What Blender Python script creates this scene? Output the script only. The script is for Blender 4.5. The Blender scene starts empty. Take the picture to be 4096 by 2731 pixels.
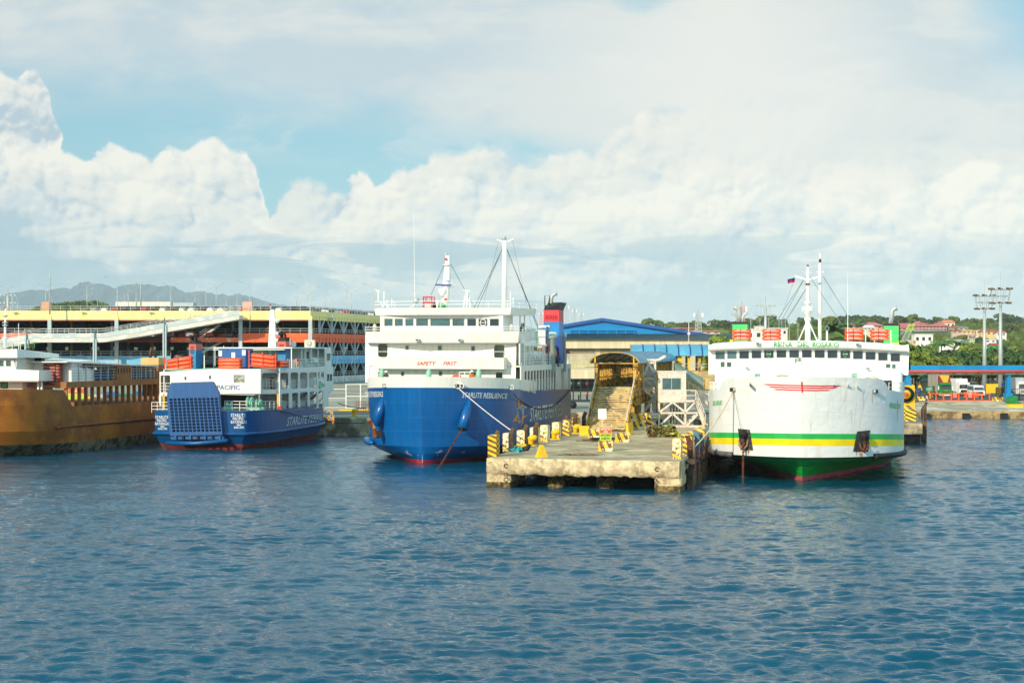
import bpy, math, random
import numpy as np
from mathutils import Vector, Matrix
from mathutils.geometry import tessellate_polygon
R = math.radians
random.seed(7)
S = bpy.context.scene
# ---------------- camera ----------------
F, UC, VH, H = 7000., 2048., 1400., 10.
cam_d = bpy.data.cameras.new('camera'); cam = bpy.data.objects.new('camera', cam_d)
S.collection.objects.link(cam); S.camera = cam
cam.location = (0, 0, H); cam.rotation_euler = (R(90), 0, 0)
cam_d.sensor_width = 36; cam_d.lens = 36*F/4096; cam_d.shift_y = (VH-1365.5)/4096
cam_d.clip_start = .5; cam_d.clip_end = 60000
S.view_settings.view_transform = 'Standard'; S.view_settings.look = 'None'
S.view_settings.exposure = 0; S.view_settings.gamma = 1
S.render.resolution_x = 1024; S.render.resolution_y = 682
S.cycles.max_bounces = 6; S.cycles.diffuse_bounces = 3; S.cycles.glossy_bounces = 4
S.cycles.caustics_reflective = False; S.cycles.caustics_refractive = False
S.cycles.sample_clamp_indirect = 4
SUN_EL, SUN_AZ = R(25), R(215)      # azimuth clockwise from +Y (the view direction)
sun_d = bpy.data.lights.new('sun', 'SUN'); sun = bpy.data.objects.new('sun', sun_d)
S.collection.objects.link(sun); sun_d.energy = 4.5; sun_d.angle = R(.5); sun_d.color = (1, .85, .63)
sdir = Vector((math.sin(SUN_AZ)*math.cos(SUN_EL), math.cos(SUN_AZ)*math.cos(SUN_EL), math.sin(SUN_EL)))
sun.rotation_euler = sdir.to_track_quat('Z', 'Y').to_euler(); sun.location = (-60, -60, 90)

# ---------------- node expression helper ----------------
class E:
    def __init__(s, sock): s.s = sock
    def _m(s, op, b=None, c=None, clamp=False):
        n = G.nodes.new('ShaderNodeMath'); n.operation = op; n.use_clamp = clamp
        for i, q in enumerate((s, b, c)):
            if q is None: continue
            if isinstance(q, E): G.links.new(q.s, n.inputs[i])
            else: n.inputs[i].default_value = q
        return E(n.outputs[0])
    def __add__(s, b): return s._m('ADD', b)
    __radd__ = __add__
    def __mul__(s, b): return s._m('MULTIPLY', b)
    __rmul__ = __mul__
    def __sub__(s, b): return s._m('SUBTRACT', b)
    def __rsub__(s, b): return (s*-1)+b
    def __truediv__(s, b): return s._m('DIVIDE', b)
    def abs(s): return s._m('ABSOLUTE')
    def max(s, b): return s._m('MAXIMUM', b)
    def min(s, b): return s._m('MINIMUM', b)
    def pow(s, b): return s._m('POWER', b)
    def clamp(s): return s._m('ADD', 0., clamp=True)
G = None
def xyz(sock):
    n = G.nodes.new('ShaderNodeSeparateXYZ'); G.links.new(sock, n.inputs[0]); return [E(o) for o in n.outputs]
def vec(x, y, z=0.):
    n = G.nodes.new('ShaderNodeCombineXYZ')
    for i, q in enumerate((x, y, z)):
        if isinstance(q, E): G.links.new(q.s, n.inputs[i])
        else: n.inputs[i].default_value = q
    return n.outputs[0]
def noise(v, sc, det=4, ro=.5, dist=0., D='3D'):
    n = G.nodes.new('ShaderNodeTexNoise'); n.noise_dimensions = D; n.inputs['Scale'].default_value = sc; n.inputs['Detail'].default_value = det
    n.inputs['Roughness'].default_value = ro; n.inputs['Distortion'].default_value = dist
    G.links.new(v, n.inputs['Vector']); return E(n.outputs['Fac'])
def voro(v, sc, det=3, ro=.5):
    n = G.nodes.new('ShaderNodeTexVoronoi'); n.voronoi_dimensions = '2D'; n.feature = 'F1'; n.normalize = True
    n.inputs['Scale'].default_value = sc; n.inputs['Detail'].default_value = det; n.inputs['Roughness'].default_value = ro
    G.links.new(v, n.inputs['Vector']); return E(n.outputs['Distance'])
def sm(x, a, b, lo=0., hi=1., kind='SMOOTHSTEP'):
    n = G.nodes.new('ShaderNodeMapRange'); n.interpolation_type = kind; n.clamp = True
    G.links.new(x.s, n.inputs[0])
    for i, q in enumerate((a, b, lo, hi)): n.inputs[i+1].default_value = q
    return E(n.outputs[0])
def curve(x, pts, vector=False):
    n = G.nodes.new('ShaderNodeFloatCurve'); G.links.new(x.s, n.inputs['Value'])
    c = n.mapping.curves[0]
    while len(c.points) > 2: c.points.remove(c.points[1])
    c.points[0].location = pts[0]; c.points[-1].location = pts[-1]
    for p in pts[1:-1]: c.points.new(*p)
    for p in c.points: p.handle_type = 'VECTOR' if vector else 'AUTO'
    n.mapping.update(); return E(n.outputs[0])
def mixc(f, a, b, blend='MIX'):
    n = G.nodes.new('ShaderNodeMix'); n.data_type = 'RGBA'; n.blend_type = blend
    def put(q, s):
        if isinstance(q, E): G.links.new(q.s, s)
        elif isinstance(q, (int, float)): s.default_value = q
        elif isinstance(q, tuple): s.default_value = (*q[:3], 1)
        else: G.links.new(q, s)
    put(f, n.inputs[0]); put(a, n.inputs[6]); put(b, n.inputs[7]); return n.outputs[2]
def lin(r, g, b):
    f = lambda c: c/255/12.92 if c <= 10 else ((c/255+.055)/1.055)**2.4
    return (f(r), f(g), f(b))

# ---------------- sky ----------------
W = bpy.data.worlds.new('World'); S.world = W; W.use_nodes = True
G = W.node_tree; G.nodes.clear()
STR = .1
def sky_nodes():
    wo = G.nodes.new('ShaderNodeOutputWorld'); bg = G.nodes.new('ShaderNodeBackground')
    bg.inputs['Strength'].default_value = STR; G.links.new(bg.outputs[0], wo.inputs[0])
    sky = G.nodes.new('ShaderNodeTexSky'); sky.sky_type = 'NISHITA'; sky.sun_disc = False
    sky.sun_elevation = SUN_EL; sky.sun_rotation = SUN_AZ; sky.air_density = 1; sky.dust_density = .6; sky.ozone_density = 3
    tc = G.nodes.new('ShaderNodeTexCoord')
    x, y, z = xyz(tc.outputs['Generated'])
    ya = y.abs().max(.08)
    U = x/ya; V = z.max(0.)/ya
    su = (U*(F/4096)+.5).clamp(); v01 = (V*(F/1400)).clamp()   # 0..1 across the view, 0..1 from horizon to 11 degrees up
    base = mixc(1., sky.outputs[0], (.92, 1.22, 1.12), 'MULTIPLY')
    base = mixc(sm(v01, 0., .9, .62, .45), base, tuple(c/STR for c in lin(156, 206, 226)))
    k = lambda c: tuple(q/STR for q in lin(*c))
    n2d = lambda sx, sy, off, sc, det, ro=.55, dist=0.: noise(vec(U*sx+off, V*sy+off*.7), sc, det, ro, dist, D='2D')
    # --- shared relief: rounded puffs, sampled twice to light them from the upper left ---
    w = n2d(1, 1.3, 1.7, 8, 3, .55); w2 = n2d(1, 1, 5.1, 26, 3, .55)
    wx = (w-.5)*.03+(w2-.5)*.004; wy = (w2-.5)*.006-(w-.5)*.012
    qx, qy = U+wx, V*1.1+wy
    a = voro(vec(qx, qy), 38, 3., .5); b = voro(vec(qx-.0026, qy+.0036), 38, 3., .5)
    A = voro(vec(qx+3.3, qy), 15, 1, .4); B = voro(vec(qx+3.3-.006, qy+.010), 15, 1, .4)
    a, b, A, B = a*a*1.6, b*b*1.6, A*A*1.6, B*B*1.6
    f = n2d(1, 1.1, 7.7, 70, 5, .6)
    rel = (b-a)*1.9+(B-A)*1.7+(f-.5)*.55
    puff = (.25-a)*.9+(.25-A)*1.1+(f-.5)*.6
    n1 = n2d(1, 3.2, 3., 7, 5, .55, .4); n2 = n2d(1, 2.2, 9., 16, 5, .6, .3)
    # --- high veil of thin cloud, with a blue gap below it on the left ---
    edge = curve(su, [(0, .73), (.05, .70), (.15, .71), (.25, .665), (.36, .615), (.45, .60), (.53, .56), (.62, .48), (.7, .3), (1, .2)])
    veil = sm(v01-edge+(n1-.5)*.22+(n2-.5)*.06, -.04, .15)
    hole = sm(su+(n1-.5)*.1, .93, 1.01)*sm(v01, .68, .92)+sm((su-.63).abs()+(1-v01)*1.2+(n2-.5)*.1, .07, .0)*.6
    vc = mixc(sm(n1*.7+n2*.6, .48, .80), k((197, 214, 223)), k((226, 230, 228)))
    vc = mixc(sm(v01+(n1-.5)*.3, .95, .62)*sm(su, .55, .2), vc, k((203, 218, 226)))
    glow = sm((su-.70).abs()*1.25+(v01-.72).abs()*.25+(n1-.5)*.35+(n2-.5)*.2, .34, .04)
    vc = mixc(glow*.9, vc, k((244, 242, 235)))
    col = mixc((veil*(1-hole*.85))*.95, base, vc)
    streak = sm(n2+(n1-.5)*.4, .44, .62)*sm((v01-.60+(su-.3)*.22).abs(), .10, .0)*sm(su, .12, .25)*sm(su, .62, .5)
    col = mixc(streak*.6, col, k((208, 224, 231)))
    def bank(col, prof, lit, mid, shade, amp=.05, fall=.5, fade=1., soft=.02, kr=1., dep0=.95, dk=.55):
        top = curve(su+wx*.10+puff*.02, [(u/4096., (1400-v)/1400.) for u, v in prof], True)
        d = top-v01+puff*amp
        m = sm(d, 0., soft)*fade
        dep = sm(d+(w-.5)*.12, 0., fall)
        l = rel*kr+dep0-dep*dk+(w2-.5)*.5+(n2-.5)*.5-.38
        c = mixc(sm(l, .02, .42), shade, mid); c = mixc(sm(l, .34, .78), c, lit)
        return mixc(m, col, c)
    lit, mid, shd = k((255, 251, 238)), k((234, 236, 232)), k((184, 204, 216))
    # far bank rising to the right and melting into the veil
    far_p = [(0, 560), (300, 640), (900, 740), (1080, 880), (1160, 760), (1200, 735), (1330, 725), (1400, 760), (1470, 830), (1530, 770), (1570, 720), (1640, 690), (1700, 660), (1760, 625),
             (1850, 632), (1960, 612), (2040, 625), (2100, 645), (2180, 625), (2260, 600), (2330, 612), (2390, 620), (2440, 560), (2520, 520), (2620, 440), (2760, 400), (3100, 330), (3500, 360), (4096, 400)]
    melt = 1-sm(su, .60, .72)*sm(v01, .45, .62)*.85
    col = bank(col, far_p, k((253, 248, 236)), k((238, 238, 231)), k((204, 219, 226)), amp=.07, fall=1.6, fade=melt*.96, soft=.03, kr=.75, dep0=.90)
    mid_p = [(0, 1000), (560, 1000), (640, 960), (1100, 960), (1180, 920), (1300, 905), (1330, 850), (1500, 830), (1730, 800), (1745, 735), (1800, 705), (1900, 690),
             (2000, 715), (2200, 765), (2330, 800), (2450, 765), (2600, 745), (2720, 720), (2800, 700), (2900, 730), (2990, 760), (3060, 700), (3160, 705), (3240, 790), (3400, 800), (3520, 850),
             (3640, 800), (3720, 740), (3800, 700), (3900, 620), (4000, 640), (4096, 660)]
    col = bank(col, mid_p, lit, k((234, 238, 235)), k((200, 216, 223)), amp=.07, fall=.8, fade=.93, soft=.03, kr=.9)
    main_p = [(0, 275), (55, 325), (95, 340), (130, 290), (185, 305), (208, 420), (225, 530), (245, 590), (300, 612), (345, 625), (380, 585), (460, 566), (530, 605), (610, 640),
              (670, 600), (750, 604), (905, 580), (950, 620), (1005, 618), (1045, 690), (1062, 760), (1080, 880), (1140, 900), (1290, 900), (1300, 790),
              (1345, 760), (1390, 690), (1425, 664), (1480, 695), (1500, 745), (1560, 716), (1620, 745), (1640, 800), (1655, 960), (1900, 1010), (2100, 930), (2200, 850), (2400, 820), (2500, 840),
              (2700, 790), (2860, 740), (2960, 760), (3000, 900), (3300, 1010), (3600, 930), (3700, 840), (3850, 800), (3960, 900), (4096, 900)]
    col = bank(col, main_p, lit, mid, shd, amp=.065, fall=.5, fade=.98, soft=.02)
    low_p = [(0, 690), (90, 685), (140, 720), (200, 800), (270, 850), (400, 890), (520, 930), (640, 910), (780, 880), (860, 840), (960, 830), (1010, 900), (1100, 950), (1250, 960), (1330, 930),
             (1480, 1000), (1700, 970), (1900, 1000), (2100, 990), (2300, 920), (2450, 900), (2600, 950), (2700, 920), (2850, 900), (2980, 940), (3100, 1000), (3400, 980), (3560, 960), (3700, 930), (3850, 930), (4096, 950)]
    col = bank(col, low_p, k((240, 240, 233)), k((214, 225, 229)), k((178, 203, 216)), amp=.07, fall=.34, fade=.9, soft=.025, dk=.75)
    # --- flat grey-blue layers low down ---
    s1 = n2d(1, 6.5, 2., 10, 5, .55, .5)
    band = sm(s1+(n2-.5)*.25, .45, .58)*sm(v01, .40, .26)*sm(v01, .03, .13)*sm(su, .4, 1.15, 1., .35)
    col = mixc(band*.85, col, k((162, 195, 210)))
    col = mixc(sm(v01, .17, .0)*.5, col, k((214, 224, 226)))
    col = mixc(sm(f*.5+s1*.6, .56, .70)*sm(v01, .3, .1)*.5, col, k((228, 230, 225)))
    # overhead (out of the picture): broken cloud, bluer, which the waves reflect
    zz = noise(tc.outputs['Generated'], 3.2, 4, .55)
    up = mixc(sm(zz, .47, .62), (.10/STR, .46/STR, .66/STR), k((232, 240, 236)))
    up = mixc(.15, up, sky.outputs[0])
    col = mixc(sm(V, .205, .42), col, up)
    # unseen sky right of and behind the camera, brightened as added fill light
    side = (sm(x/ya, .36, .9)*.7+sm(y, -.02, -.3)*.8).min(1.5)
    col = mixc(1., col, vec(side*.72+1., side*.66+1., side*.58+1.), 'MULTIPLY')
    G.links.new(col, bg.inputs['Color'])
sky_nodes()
W.cycles.sampling_method = 'MANUAL'; W.cycles.sample_map_resolution = 512

# ---------------- materials ----------------
MATS = {}
def M(name, col, rough=.55, metal=0., var=.10, vs=.8, dirt=None, ds=.6, damt=.5, streak=False, bump=0., bs=6., spec=.5, mid=.5, srgb=True, dw=.08):
    if name in MATS: return MATS[name]
    global G
    if srgb: col = lin(*col)
    m = bpy.data.materials.new(name); m.use_nodes = True; G = m.node_tree
    b = G.nodes['Principled BSDF']; b.inputs['Roughness'].default_value = rough; b.inputs['Metallic'].default_value = metal
    b.inputs['Specular IOR Level'].default_value = spec
    tc = G.nodes.new('ShaderNodeTexCoord'); co = tc.outputs['Object']
    n = noise(co, vs, 5, .6)
    dk = tuple(c*(1-var*1.6) for c in col); lt = tuple(min(1, c*(1+var*.7)) for c in col)
    c = mixc(sm(n, .3, .7), dk, lt)
    if dirt:
        x, y, z = xyz(co)
        q = vec(x*6, y*6, z*.35) if streak else co
        d = noise(q, ds, 7, .65); d2 = noise(co, ds*.35, 3, .5)
        c = mixc(sm(d+(d2-.5)*.5, mid-dw, mid+dw)*damt, c, lin(*dirt))
    G.links.new(c, b.inputs['Base Color'])
    if bump:
        bn = G.nodes.new('ShaderNodeBump'); bn.inputs['Strength'].default_value = 1; bn.inputs['Distance'].default_value = bump
        G.links.new(noise(co, bs, 5, .6).s, bn.inputs['Height']); G.links.new(bn.outputs[0], b.inputs['Normal'])
    MATS[name] = m; return m

# ---------------- mesh builder ----------------
class MB:
    def __init__(s): s.v = []; s.f = []; s.m = []; s.sm = []; s.mats = []
    def mi(s, mat):
        if mat not in s.mats: s.mats.append(mat)
        return s.mats.index(mat)
    def add(s, vs, fs, mat, smooth=False):
        o = len(s.v); i = s.mi(mat); s.v += [tuple(p) for p in vs]
        for f in fs: s.f.append(tuple(o+k for k in f)); s.m.append(i); s.sm.append(smooth)
        return s
    def box(s, x0, x1, y0, y1, z0, z1, mat):
        return s.add([(x0,y0,z0),(x1,y0,z0),(x1,y1,z0),(x0,y1,z0),(x0,y0,z1),(x1,y0,z1),(x1,y1,z1),(x0,y1,z1)],
                     [(0,3,2,1),(4,5,6,7),(0,1,5,4),(1,2,6,5),(2,3,7,6),(3,0,4,7)], mat)
    def hexa(s, p, mat):     # 8 corners: 4 bottom, 4 top
        return s.add(p, [(0,3,2,1),(4,5,6,7),(0,1,5,4),(1,2,6,5),(2,3,7,6),(3,0,4,7)], mat)
    def quad(s, a, b, c, d, mat): return s.add([a, b, c, d], [(0,1,2,3)], mat)
    def beam(s, p, q, w, h, mat, up=(0,0,1)):
        p = Vector(p); q = Vector(q); d = (q-p).normalized(); u = Vector(up)
        if abs(d.dot(u)) > .98: u = Vector((0,1,0))
        r = d.cross(u).normalized(); t = r.cross(d)
        r = r*w/2; t = t*h/2
        return s.add([p-r-t,p+r-t,q+r-t,q-r-t,p-r+t,p+r+t,q+r+t,q-r+t],
                     [(0,3,2,1),(4,5,6,7),(0,1,5,4),(1,2,6,5),(2,3,7,6),(3,0,4,7)], mat)
    def tube(s, pts, r, mat, n=6, caps=True):
        pts = [Vector(p) for p in pts]; rs = r if isinstance(r, (list, tuple)) else [r]*len(pts)
        vs = []; prev = None
        for i, p in enumerate(pts):
            d = (pts[min(i+1, len(pts)-1)]-pts[max(i-1, 0)]).normalized()
            a = Vector((0,0,1)) if abs(d.z) < .9 else Vector((1,0,0))
            if prev is not None: a = prev
            x = d.cross(a).normalized(); y = x.cross(d).normalized(); prev = y
            for k in range(n):
                t = 2*math.pi*k/n; vs.append(p+x*math.cos(t)*rs[i]+y*math.sin(t)*rs[i])
        fs = [(i*n+k, i*n+(k+1)%n, (i+1)*n+(k+1)%n, (i+1)*n+k) for i in range(len(pts)-1) for k in range(n)]
        if caps: fs += [tuple(range(n))[::-1], tuple((len(pts)-1)*n+k for k in range(n))]
        return s.add(vs, fs, mat, True if n > 5 else False)
    def lathe(s, prof, c, mat, n=16, axis='z', smooth=True):
        vs = []
        for r, z in prof:
            for k in range(n):
                t = 2*math.pi*k/n; a, b = r*math.cos(t), r*math.sin(t)
                vs.append({'z': (c[0]+a, c[1]+b, c[2]+z), 'y': (c[0]+a, c[1]+z, c[2]+b), 'x': (c[0]+z, c[1]+a, c[2]+b)}[axis])
        fs = [(i*n+k, i*n+(k+1)%n, (i+1)*n+(k+1)%n, (i+1)*n+k) for i in range(len(prof)-1) for k in range(n)]
        fs += [tuple(range(n))[::-1], tuple((len(prof)-1)*n+k for k in range(n))]
        return s.add(vs, fs, mat, smooth)
    def ball(s, c, r, mat, n=10, sc=(1,1,1)):
        pr = [(max(1e-3, math.sin(math.pi*i/(n//2+1))), -math.cos(math.pi*i/(n//2+1))) for i in range(n//2+2)]
        o = len(s.v); s.lathe([(a*r, b*r) for a, b in pr], (0,0,0), mat, n)
        s.v[o:] = [(c[0]+x*sc[0], c[1]+y*sc[1], c[2]+z*sc[2]) for x, y, z in s.v[o:]]; return s
    def prism(s, poly, mapf, t, mat, holes=(), back=True):
        """flat panel from a 2-D outline with holes; mapf(a, b, depth) -> point; t = thickness"""
        loops = [poly]+list(holes); tri = tessellate_polygon([[Vector((a, b, 0)) for a, b in l] for l in loops])
        flat = [p for l in loops for p in l]; n = len(flat)
        vs = [mapf(a, b, 0) for a, b in flat]+[mapf(a, b, t) for a, b in flat]
        fs = [tuple(q) for q in tri]+([tuple(n+k for k in q[::-1]) for q in tri] if back else [])
        o = 0
        for l in loops:
            m = len(l); fs += [(o+k, o+(k+1) % m, n+o+(k+1) % m, n+o+k) for k in range(m)]; o += m
        return s.add(vs, fs, mat)
    def rail(s, pts, h, mat, step=1.5, r=.025, rails=(1., .5), closed=False):
        pts = [Vector(p) for p in pts]
        for a, b in zip(pts, pts[1:]):
            L = (b-a).length; n = max(1, round(L/step))
            for t in rails: s.beam(a+Vector((0,0,h*t)), b+Vector((0,0,h*t)), r*2, r*2, mat)
            for i in range(n+1): p = a.lerp(b, i/n); s.beam(p, p+Vector((0,0,h)), r*1.8, r*1.8, mat)
        return s
    def build(s, name, parent=None, loc=None, rz=0., fix=True):
        me = bpy.data.meshes.new(name); me.from_pydata(s.v, [], s.f)
        for m in s.mats: me.materials.append(m)
        me.polygons.foreach_set('material_index', s.m); me.polygons.foreach_set('use_smooth', s.sm); me.update()
        o = bpy.data.objects.new(name, me); S.collection.objects.link(o)
        if parent: o.parent = parent
        if loc: o.location = loc
        o.rotation_euler[2] = rz
        return o
def tag(o, label=None, cat=None, group=None, kind=None):
    for k, v in (('label', label), ('category', cat), ('group', group), ('kind', kind)):
        if v: o[k] = v
    return o
def thing(name, label, cat, loc=(0,0,0), rz=0., group=None):
    o = bpy.data.objects.new(name, None); S.collection.objects.link(o); o.empty_display_size = .3
    o.location = loc; o.rotation_euler[2] = rz
    return tag(o, label, cat, group)
def copy_tree(o, parent=None, loc=None, rz=None, label=None, sc=None):
    c = o.copy(); S.collection.objects.link(c); c.parent = parent
    if loc: c.location = loc
    if rz is not None: c.rotation_euler[2] = rz
    if label: c['label'] = label
    if sc: c.scale = sc
    for ch in list(KIDS.get(o.name, [])) or [x for x in S.objects if x.parent == o]: copy_tree(ch, c)
    return c
KIDS = {}
def P(u, v, Y): return Vector(((u-UC)*Y/F, Y, H-(v-VH)*Y/F))
def G0(u, v, z): Y = (H-z)*F/(v-VH); return Vector(((u-UC)*Y/F, Y, z))     # point on the level z
def rrect(x0, x1, z0, z1, r=.1, n=3):
    out = []
    for cx, cz, a0 in ((x1-r, z1-r, 0), (x0+r, z1-r, 90), (x0+r, z0+r, 180), (x1-r, z0+r, 270)):
        for i in range(n+1):
            a = R(a0+90*i/n); out.append((cx+r*math.cos(a), cz+r*math.sin(a)))
    return out
PHI = math.atan(1412/7000.); CP, SP = math.cos(PHI), math.sin(PHI)
class Fr:
    """a ship's or pier's own frame: +y runs away from the camera along its length, +x to the right"""
    def __init__(s, u, Y, z=0., phi=PHI): s.o = Vector(((u-UC)*Y/F, Y, z)); s.p = phi; s.c = math.cos(phi); s.s = math.sin(phi)
    def fx(s, u, yl): c = (u-UC)/F; return (c*s.o.y+c*yl*s.c-s.o.x-yl*s.s)/(s.c+c*s.s)
    def sy(s, u, xl): c = (u-UC)/F; return (s.o.x+xl*s.c-c*(s.o.y-xl*s.s))/(c*s.c-s.s)
    def z(s, v, xl, yl): return H-(v-VH)*(s.o.y-xl*s.s+yl*s.c)/F-s.o.z
    def f(s, u, v, yl): x = s.fx(u, yl); return (x, yl, s.z(v, x, yl))
    def sd(s, u, v, xl): y = s.sy(u, xl); return (xl, y, s.z(v, xl, y))
    def w(s, p): return Vector((s.o.x+p[0]*s.c+p[1]*s.s, s.o.y-p[0]*s.s+p[1]*s.c, s.o.z+p[2]))
    def uv(s, p): q = s.w(p); return (UC+q.x*F/q.y, VH-(q.z-H)*F/q.y)
_fonts = {}
def text_tris(body, shear=0.):
    key = (body, shear)
    if key not in _fonts:
        cu = bpy.data.curves.new('txt', 'FONT'); cu.body = body; cu.resolution_u = 3; cu.shear = shear; cu.offset = .012
        o = bpy.data.objects.new('txt', cu); S.collection.objects.link(o); dg = bpy.context.evaluated_depsgraph_get()
        me = bpy.data.meshes.new_from_object(o.evaluated_get(dg))
        vs = [tuple(v.co[:2]) for v in me.vertices]; fs = [tuple(p.vertices) for p in me.polygons]
        bpy.data.objects.remove(o); bpy.data.curves.remove(cu); bpy.data.meshes.remove(me)
        xs = [p[0] for p in vs]; zs = [p[1] for p in vs]
        _fonts[key] = ([((p[0]-min(xs))/(max(xs)-min(xs)), (p[1]-min(zs))/(max(zs)-min(zs))) for p in vs], fs)
    return _fonts[key]
def text(mb, body, mapf, mat, shear=0.):
    """lay lettering out with mapf(s, t), s and t running 0..1 over the word's box"""
    vs, fs = text_tris(body, shear); mb.add([mapf(a, b) for a, b in vs], fs, mat); return mb
# ---------------- water ----------------
def water():
    global G
    m = bpy.data.materials.new('sea_water'); m.use_nodes = True; G = m.node_tree
    b = G.nodes['Principled BSDF']; tc = G.nodes.new('ShaderNodeTexCoord')
    b.inputs['Roughness'].default_value = .04; b.inputs['IOR'].default_value = 1.33; b.inputs['Specular Tint'].default_value = (.80, .94, 1, 1)
    co = tc.outputs['Object']; n = noise(co, .05, 4, .6)
    G.links.new(mixc(sm(n, .3, .7), (.0, .054, .104), (.0, .070, .128)), b.inputs['Base Color'])
    x, y, z = xyz(co)
    w1 = noise(vec(x, y*1.4, 0.), 4.6, 4, .6, .3); w2 = noise(vec(x*1.1+y*.3, y*1.5, 4.), 1.9, 4, .6)
    bn = G.nodes.new('ShaderNodeBump'); bn.inputs['Strength'].default_value = 1; bn.inputs['Distance'].default_value = .065
    G.links.new((w1*.62+w2*.55).s, bn.inputs['Height']); G.links.new(bn.outputs[0], b.inputs['Normal'])
    th = np.concatenate([np.linspace(-math.pi, -.33, 40)[:-1], np.linspace(-.33, .33, 540), np.linspace(.33, math.pi, 40)[1:-1]])
    r = np.concatenate([np.linspace(3, 44, 12)[:-1], 44*np.exp(np.linspace(0, math.log(300/44.), 1050)), 300*np.exp(np.linspace(0, math.log(60000/300.), 60))[1:]])
    T, RR = np.meshgrid(th, r); X = RR*np.sin(T); Y = RR*np.cos(T)
    rng = np.random.default_rng(3); Z = np.zeros_like(X); HX = np.zeros_like(X); HY = np.zeros_like(X)
    for i in range(96):
        lam = .3*(1.75/.3)**rng.random()**1.05; ang = rng.normal(R(-100), R(34)); kk = 2*math.pi/lam
        a = .0060*lam**.95*rng.uniform(.5, 1.3); ph = rng.uniform(0, 6.28)
        c, s_ = math.cos(ang), math.sin(ang); arg = kk*(X*c+Y*s_)+ph
        fade = np.clip(lam*70/RR, 0, 1)
        Z += a*fade*np.sin(arg); HX -= a*.95*fade*c*np.cos(arg); HY -= a*.95*fade*s_*np.cos(arg)
    for lam, ang, a in ((5.5, -1.7, .028), (8.3, -1.2, .03), (3.6, -2.2, .018), (4.4, -1.4, .02)): Z += a*np.sin(2*math.pi/lam*(X*math.cos(ang)+Y*math.sin(ang))+lam)
    patch = 1.+.25*np.sin(X*.09+1.3*np.sin(Y*.05))*np.sin(Y*.11+X*.03+1)
    Z *= patch
    X = X+HX; Y = Y+HY
    nr, nt = X.shape; co = np.stack([X, Y, Z], -1).reshape(-1, 3)
    i = np.arange(nr-1)[:, None]*nt; j = np.arange(nt)[None, :]; j2 = (j+1) % nt
    fs = np.stack([i+j, i+j2, i+nt+j2, i+nt+j], -1).reshape(-1, 4)[:, ::-1]
    me = bpy.data.meshes.new('water'); me.vertices.add(len(co)); me.vertices.foreach_set('co', co.ravel())
    me.loops.add(fs.size); me.loops.foreach_set('vertex_index', fs.ravel().astype(np.int32))
    me.polygons.add(len(fs)); me.polygons.foreach_set('loop_start', np.arange(0, fs.size, 4, dtype=np.int32))
    me.polygons.foreach_set('loop_total', np.full(len(fs), 4, dtype=np.int32))
    me.update(calc_edges=True); me.polygons.foreach_set('use_smooth', np.ones(len(fs), dtype=bool)); me.materials.append(m)
    o = bpy.data.objects.new('water', me); S.collection.objects.link(o); tag(o, kind='structure')
water()
# ---------------- shared materials ----------------
ORD = ['first', 'second', 'third', 'fourth', 'fifth', 'sixth', 'seventh', 'eighth', 'ninth', 'tenth', 'eleventh', 'twelfth', 'thirteenth', 'fourteenth', 'fifteenth', 'sixteenth',
       'seventeenth', 'eighteenth', 'nineteenth', 'twentieth']
m_conc = M('worn_concrete', (196, 180, 148), .9, var=.3, vs=.9, dirt=(92, 82, 66), ds=.7, damt=.85, bump=.06, bs=3)
m_face = M('pier_face_concrete', (222, 200, 158), .95, var=.25, vs=1.5, dirt=(138, 122, 90), ds=1.6, damt=.75, bump=.10, bs=2.5, mid=.53)
m_barn = M('barnacle_concrete', (150, 128, 78), 1, var=.5, vs=5, dirt=(60, 52, 30), ds=4, damt=.9, bump=.12, bs=9)
m_deck = M('pier_deck_concrete', (204, 184, 146), .9, var=.2, vs=.8, dirt=(150, 130, 98), ds=.5, damt=.75, bump=.02)
m_apron = M('quay_apron', (176, 168, 148), .9, var=.2, vs=.05, dirt=(120, 116, 104), ds=.08, damt=.6)
m_asph = M('asphalt', (84, 84, 82), .9, var=.15, vs=.1)
m_white = M('white_ship_paint', (240, 238, 230), .38, var=.035, vs=.35, dirt=(196, 182, 152), ds=.5, damt=.22, streak=True, mid=.56)
m_white2 = M('clean_white_paint', (244, 242, 236), .4, var=.02)
m_galv = M('galvanised_steel', (184, 190, 188), .45, .2, var=.1)
m_rustw = M('rusty_white_steel', (222, 212, 194), .6, var=.1, dirt=(150, 96, 60), ds=2, damt=.5, mid=.56)
m_yel = M('yellow_paint', (245, 196, 20), .5, var=.1, vs=2, dirt=(150, 100, 30), ds=2.5, damt=.3, mid=.6)
m_yrust = M('rusty_yellow_steel', (212, 168, 66), .7, var=.15, vs=2, dirt=(116, 60, 26), ds=1.6, damt=.95, mid=.53, dw=.05)
m_black = M('black_rubber', (26, 26, 28), .7, var=.2)
m_glass = M('dark_window_glass', (34, 52, 60), .06, 0, var=.3, vs=.6, spec=.9)
m_glass2 = M('clear_window_glass', (70, 104, 108), .08, 0, var=.3, vs=.5, spec=.8)
m_orange = M('life_raft_orange', (246, 84, 18), .42, var=.08, vs=1.5)
m_red = M('red_paint', (206, 34, 34), .5)
m_rust = M('rust_iron', (118, 64, 34), .85, var=.35, vs=4, dirt=(52, 34, 26), ds=3, damt=.6)
m_rope = M('rope_fibre', (206, 192, 160), .9)
m_ropeb = M('dark_rope', (34, 44, 60), .9)
m_mint = M('mint_green_paint', (150, 206, 178), .5)
m_dark = M('dark_interior', (30, 34, 38), .8, var=.3)
m_blue2 = M('fender_blue_paint', (70, 132, 168), .6, var=.15, vs=2, dirt=(96, 72, 52), ds=2, damt=.7, mid=.55)
m_skin = M('skin', (120, 78, 56), .6); m_hair = M('black_hair', (22, 18, 18), .7)
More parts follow.
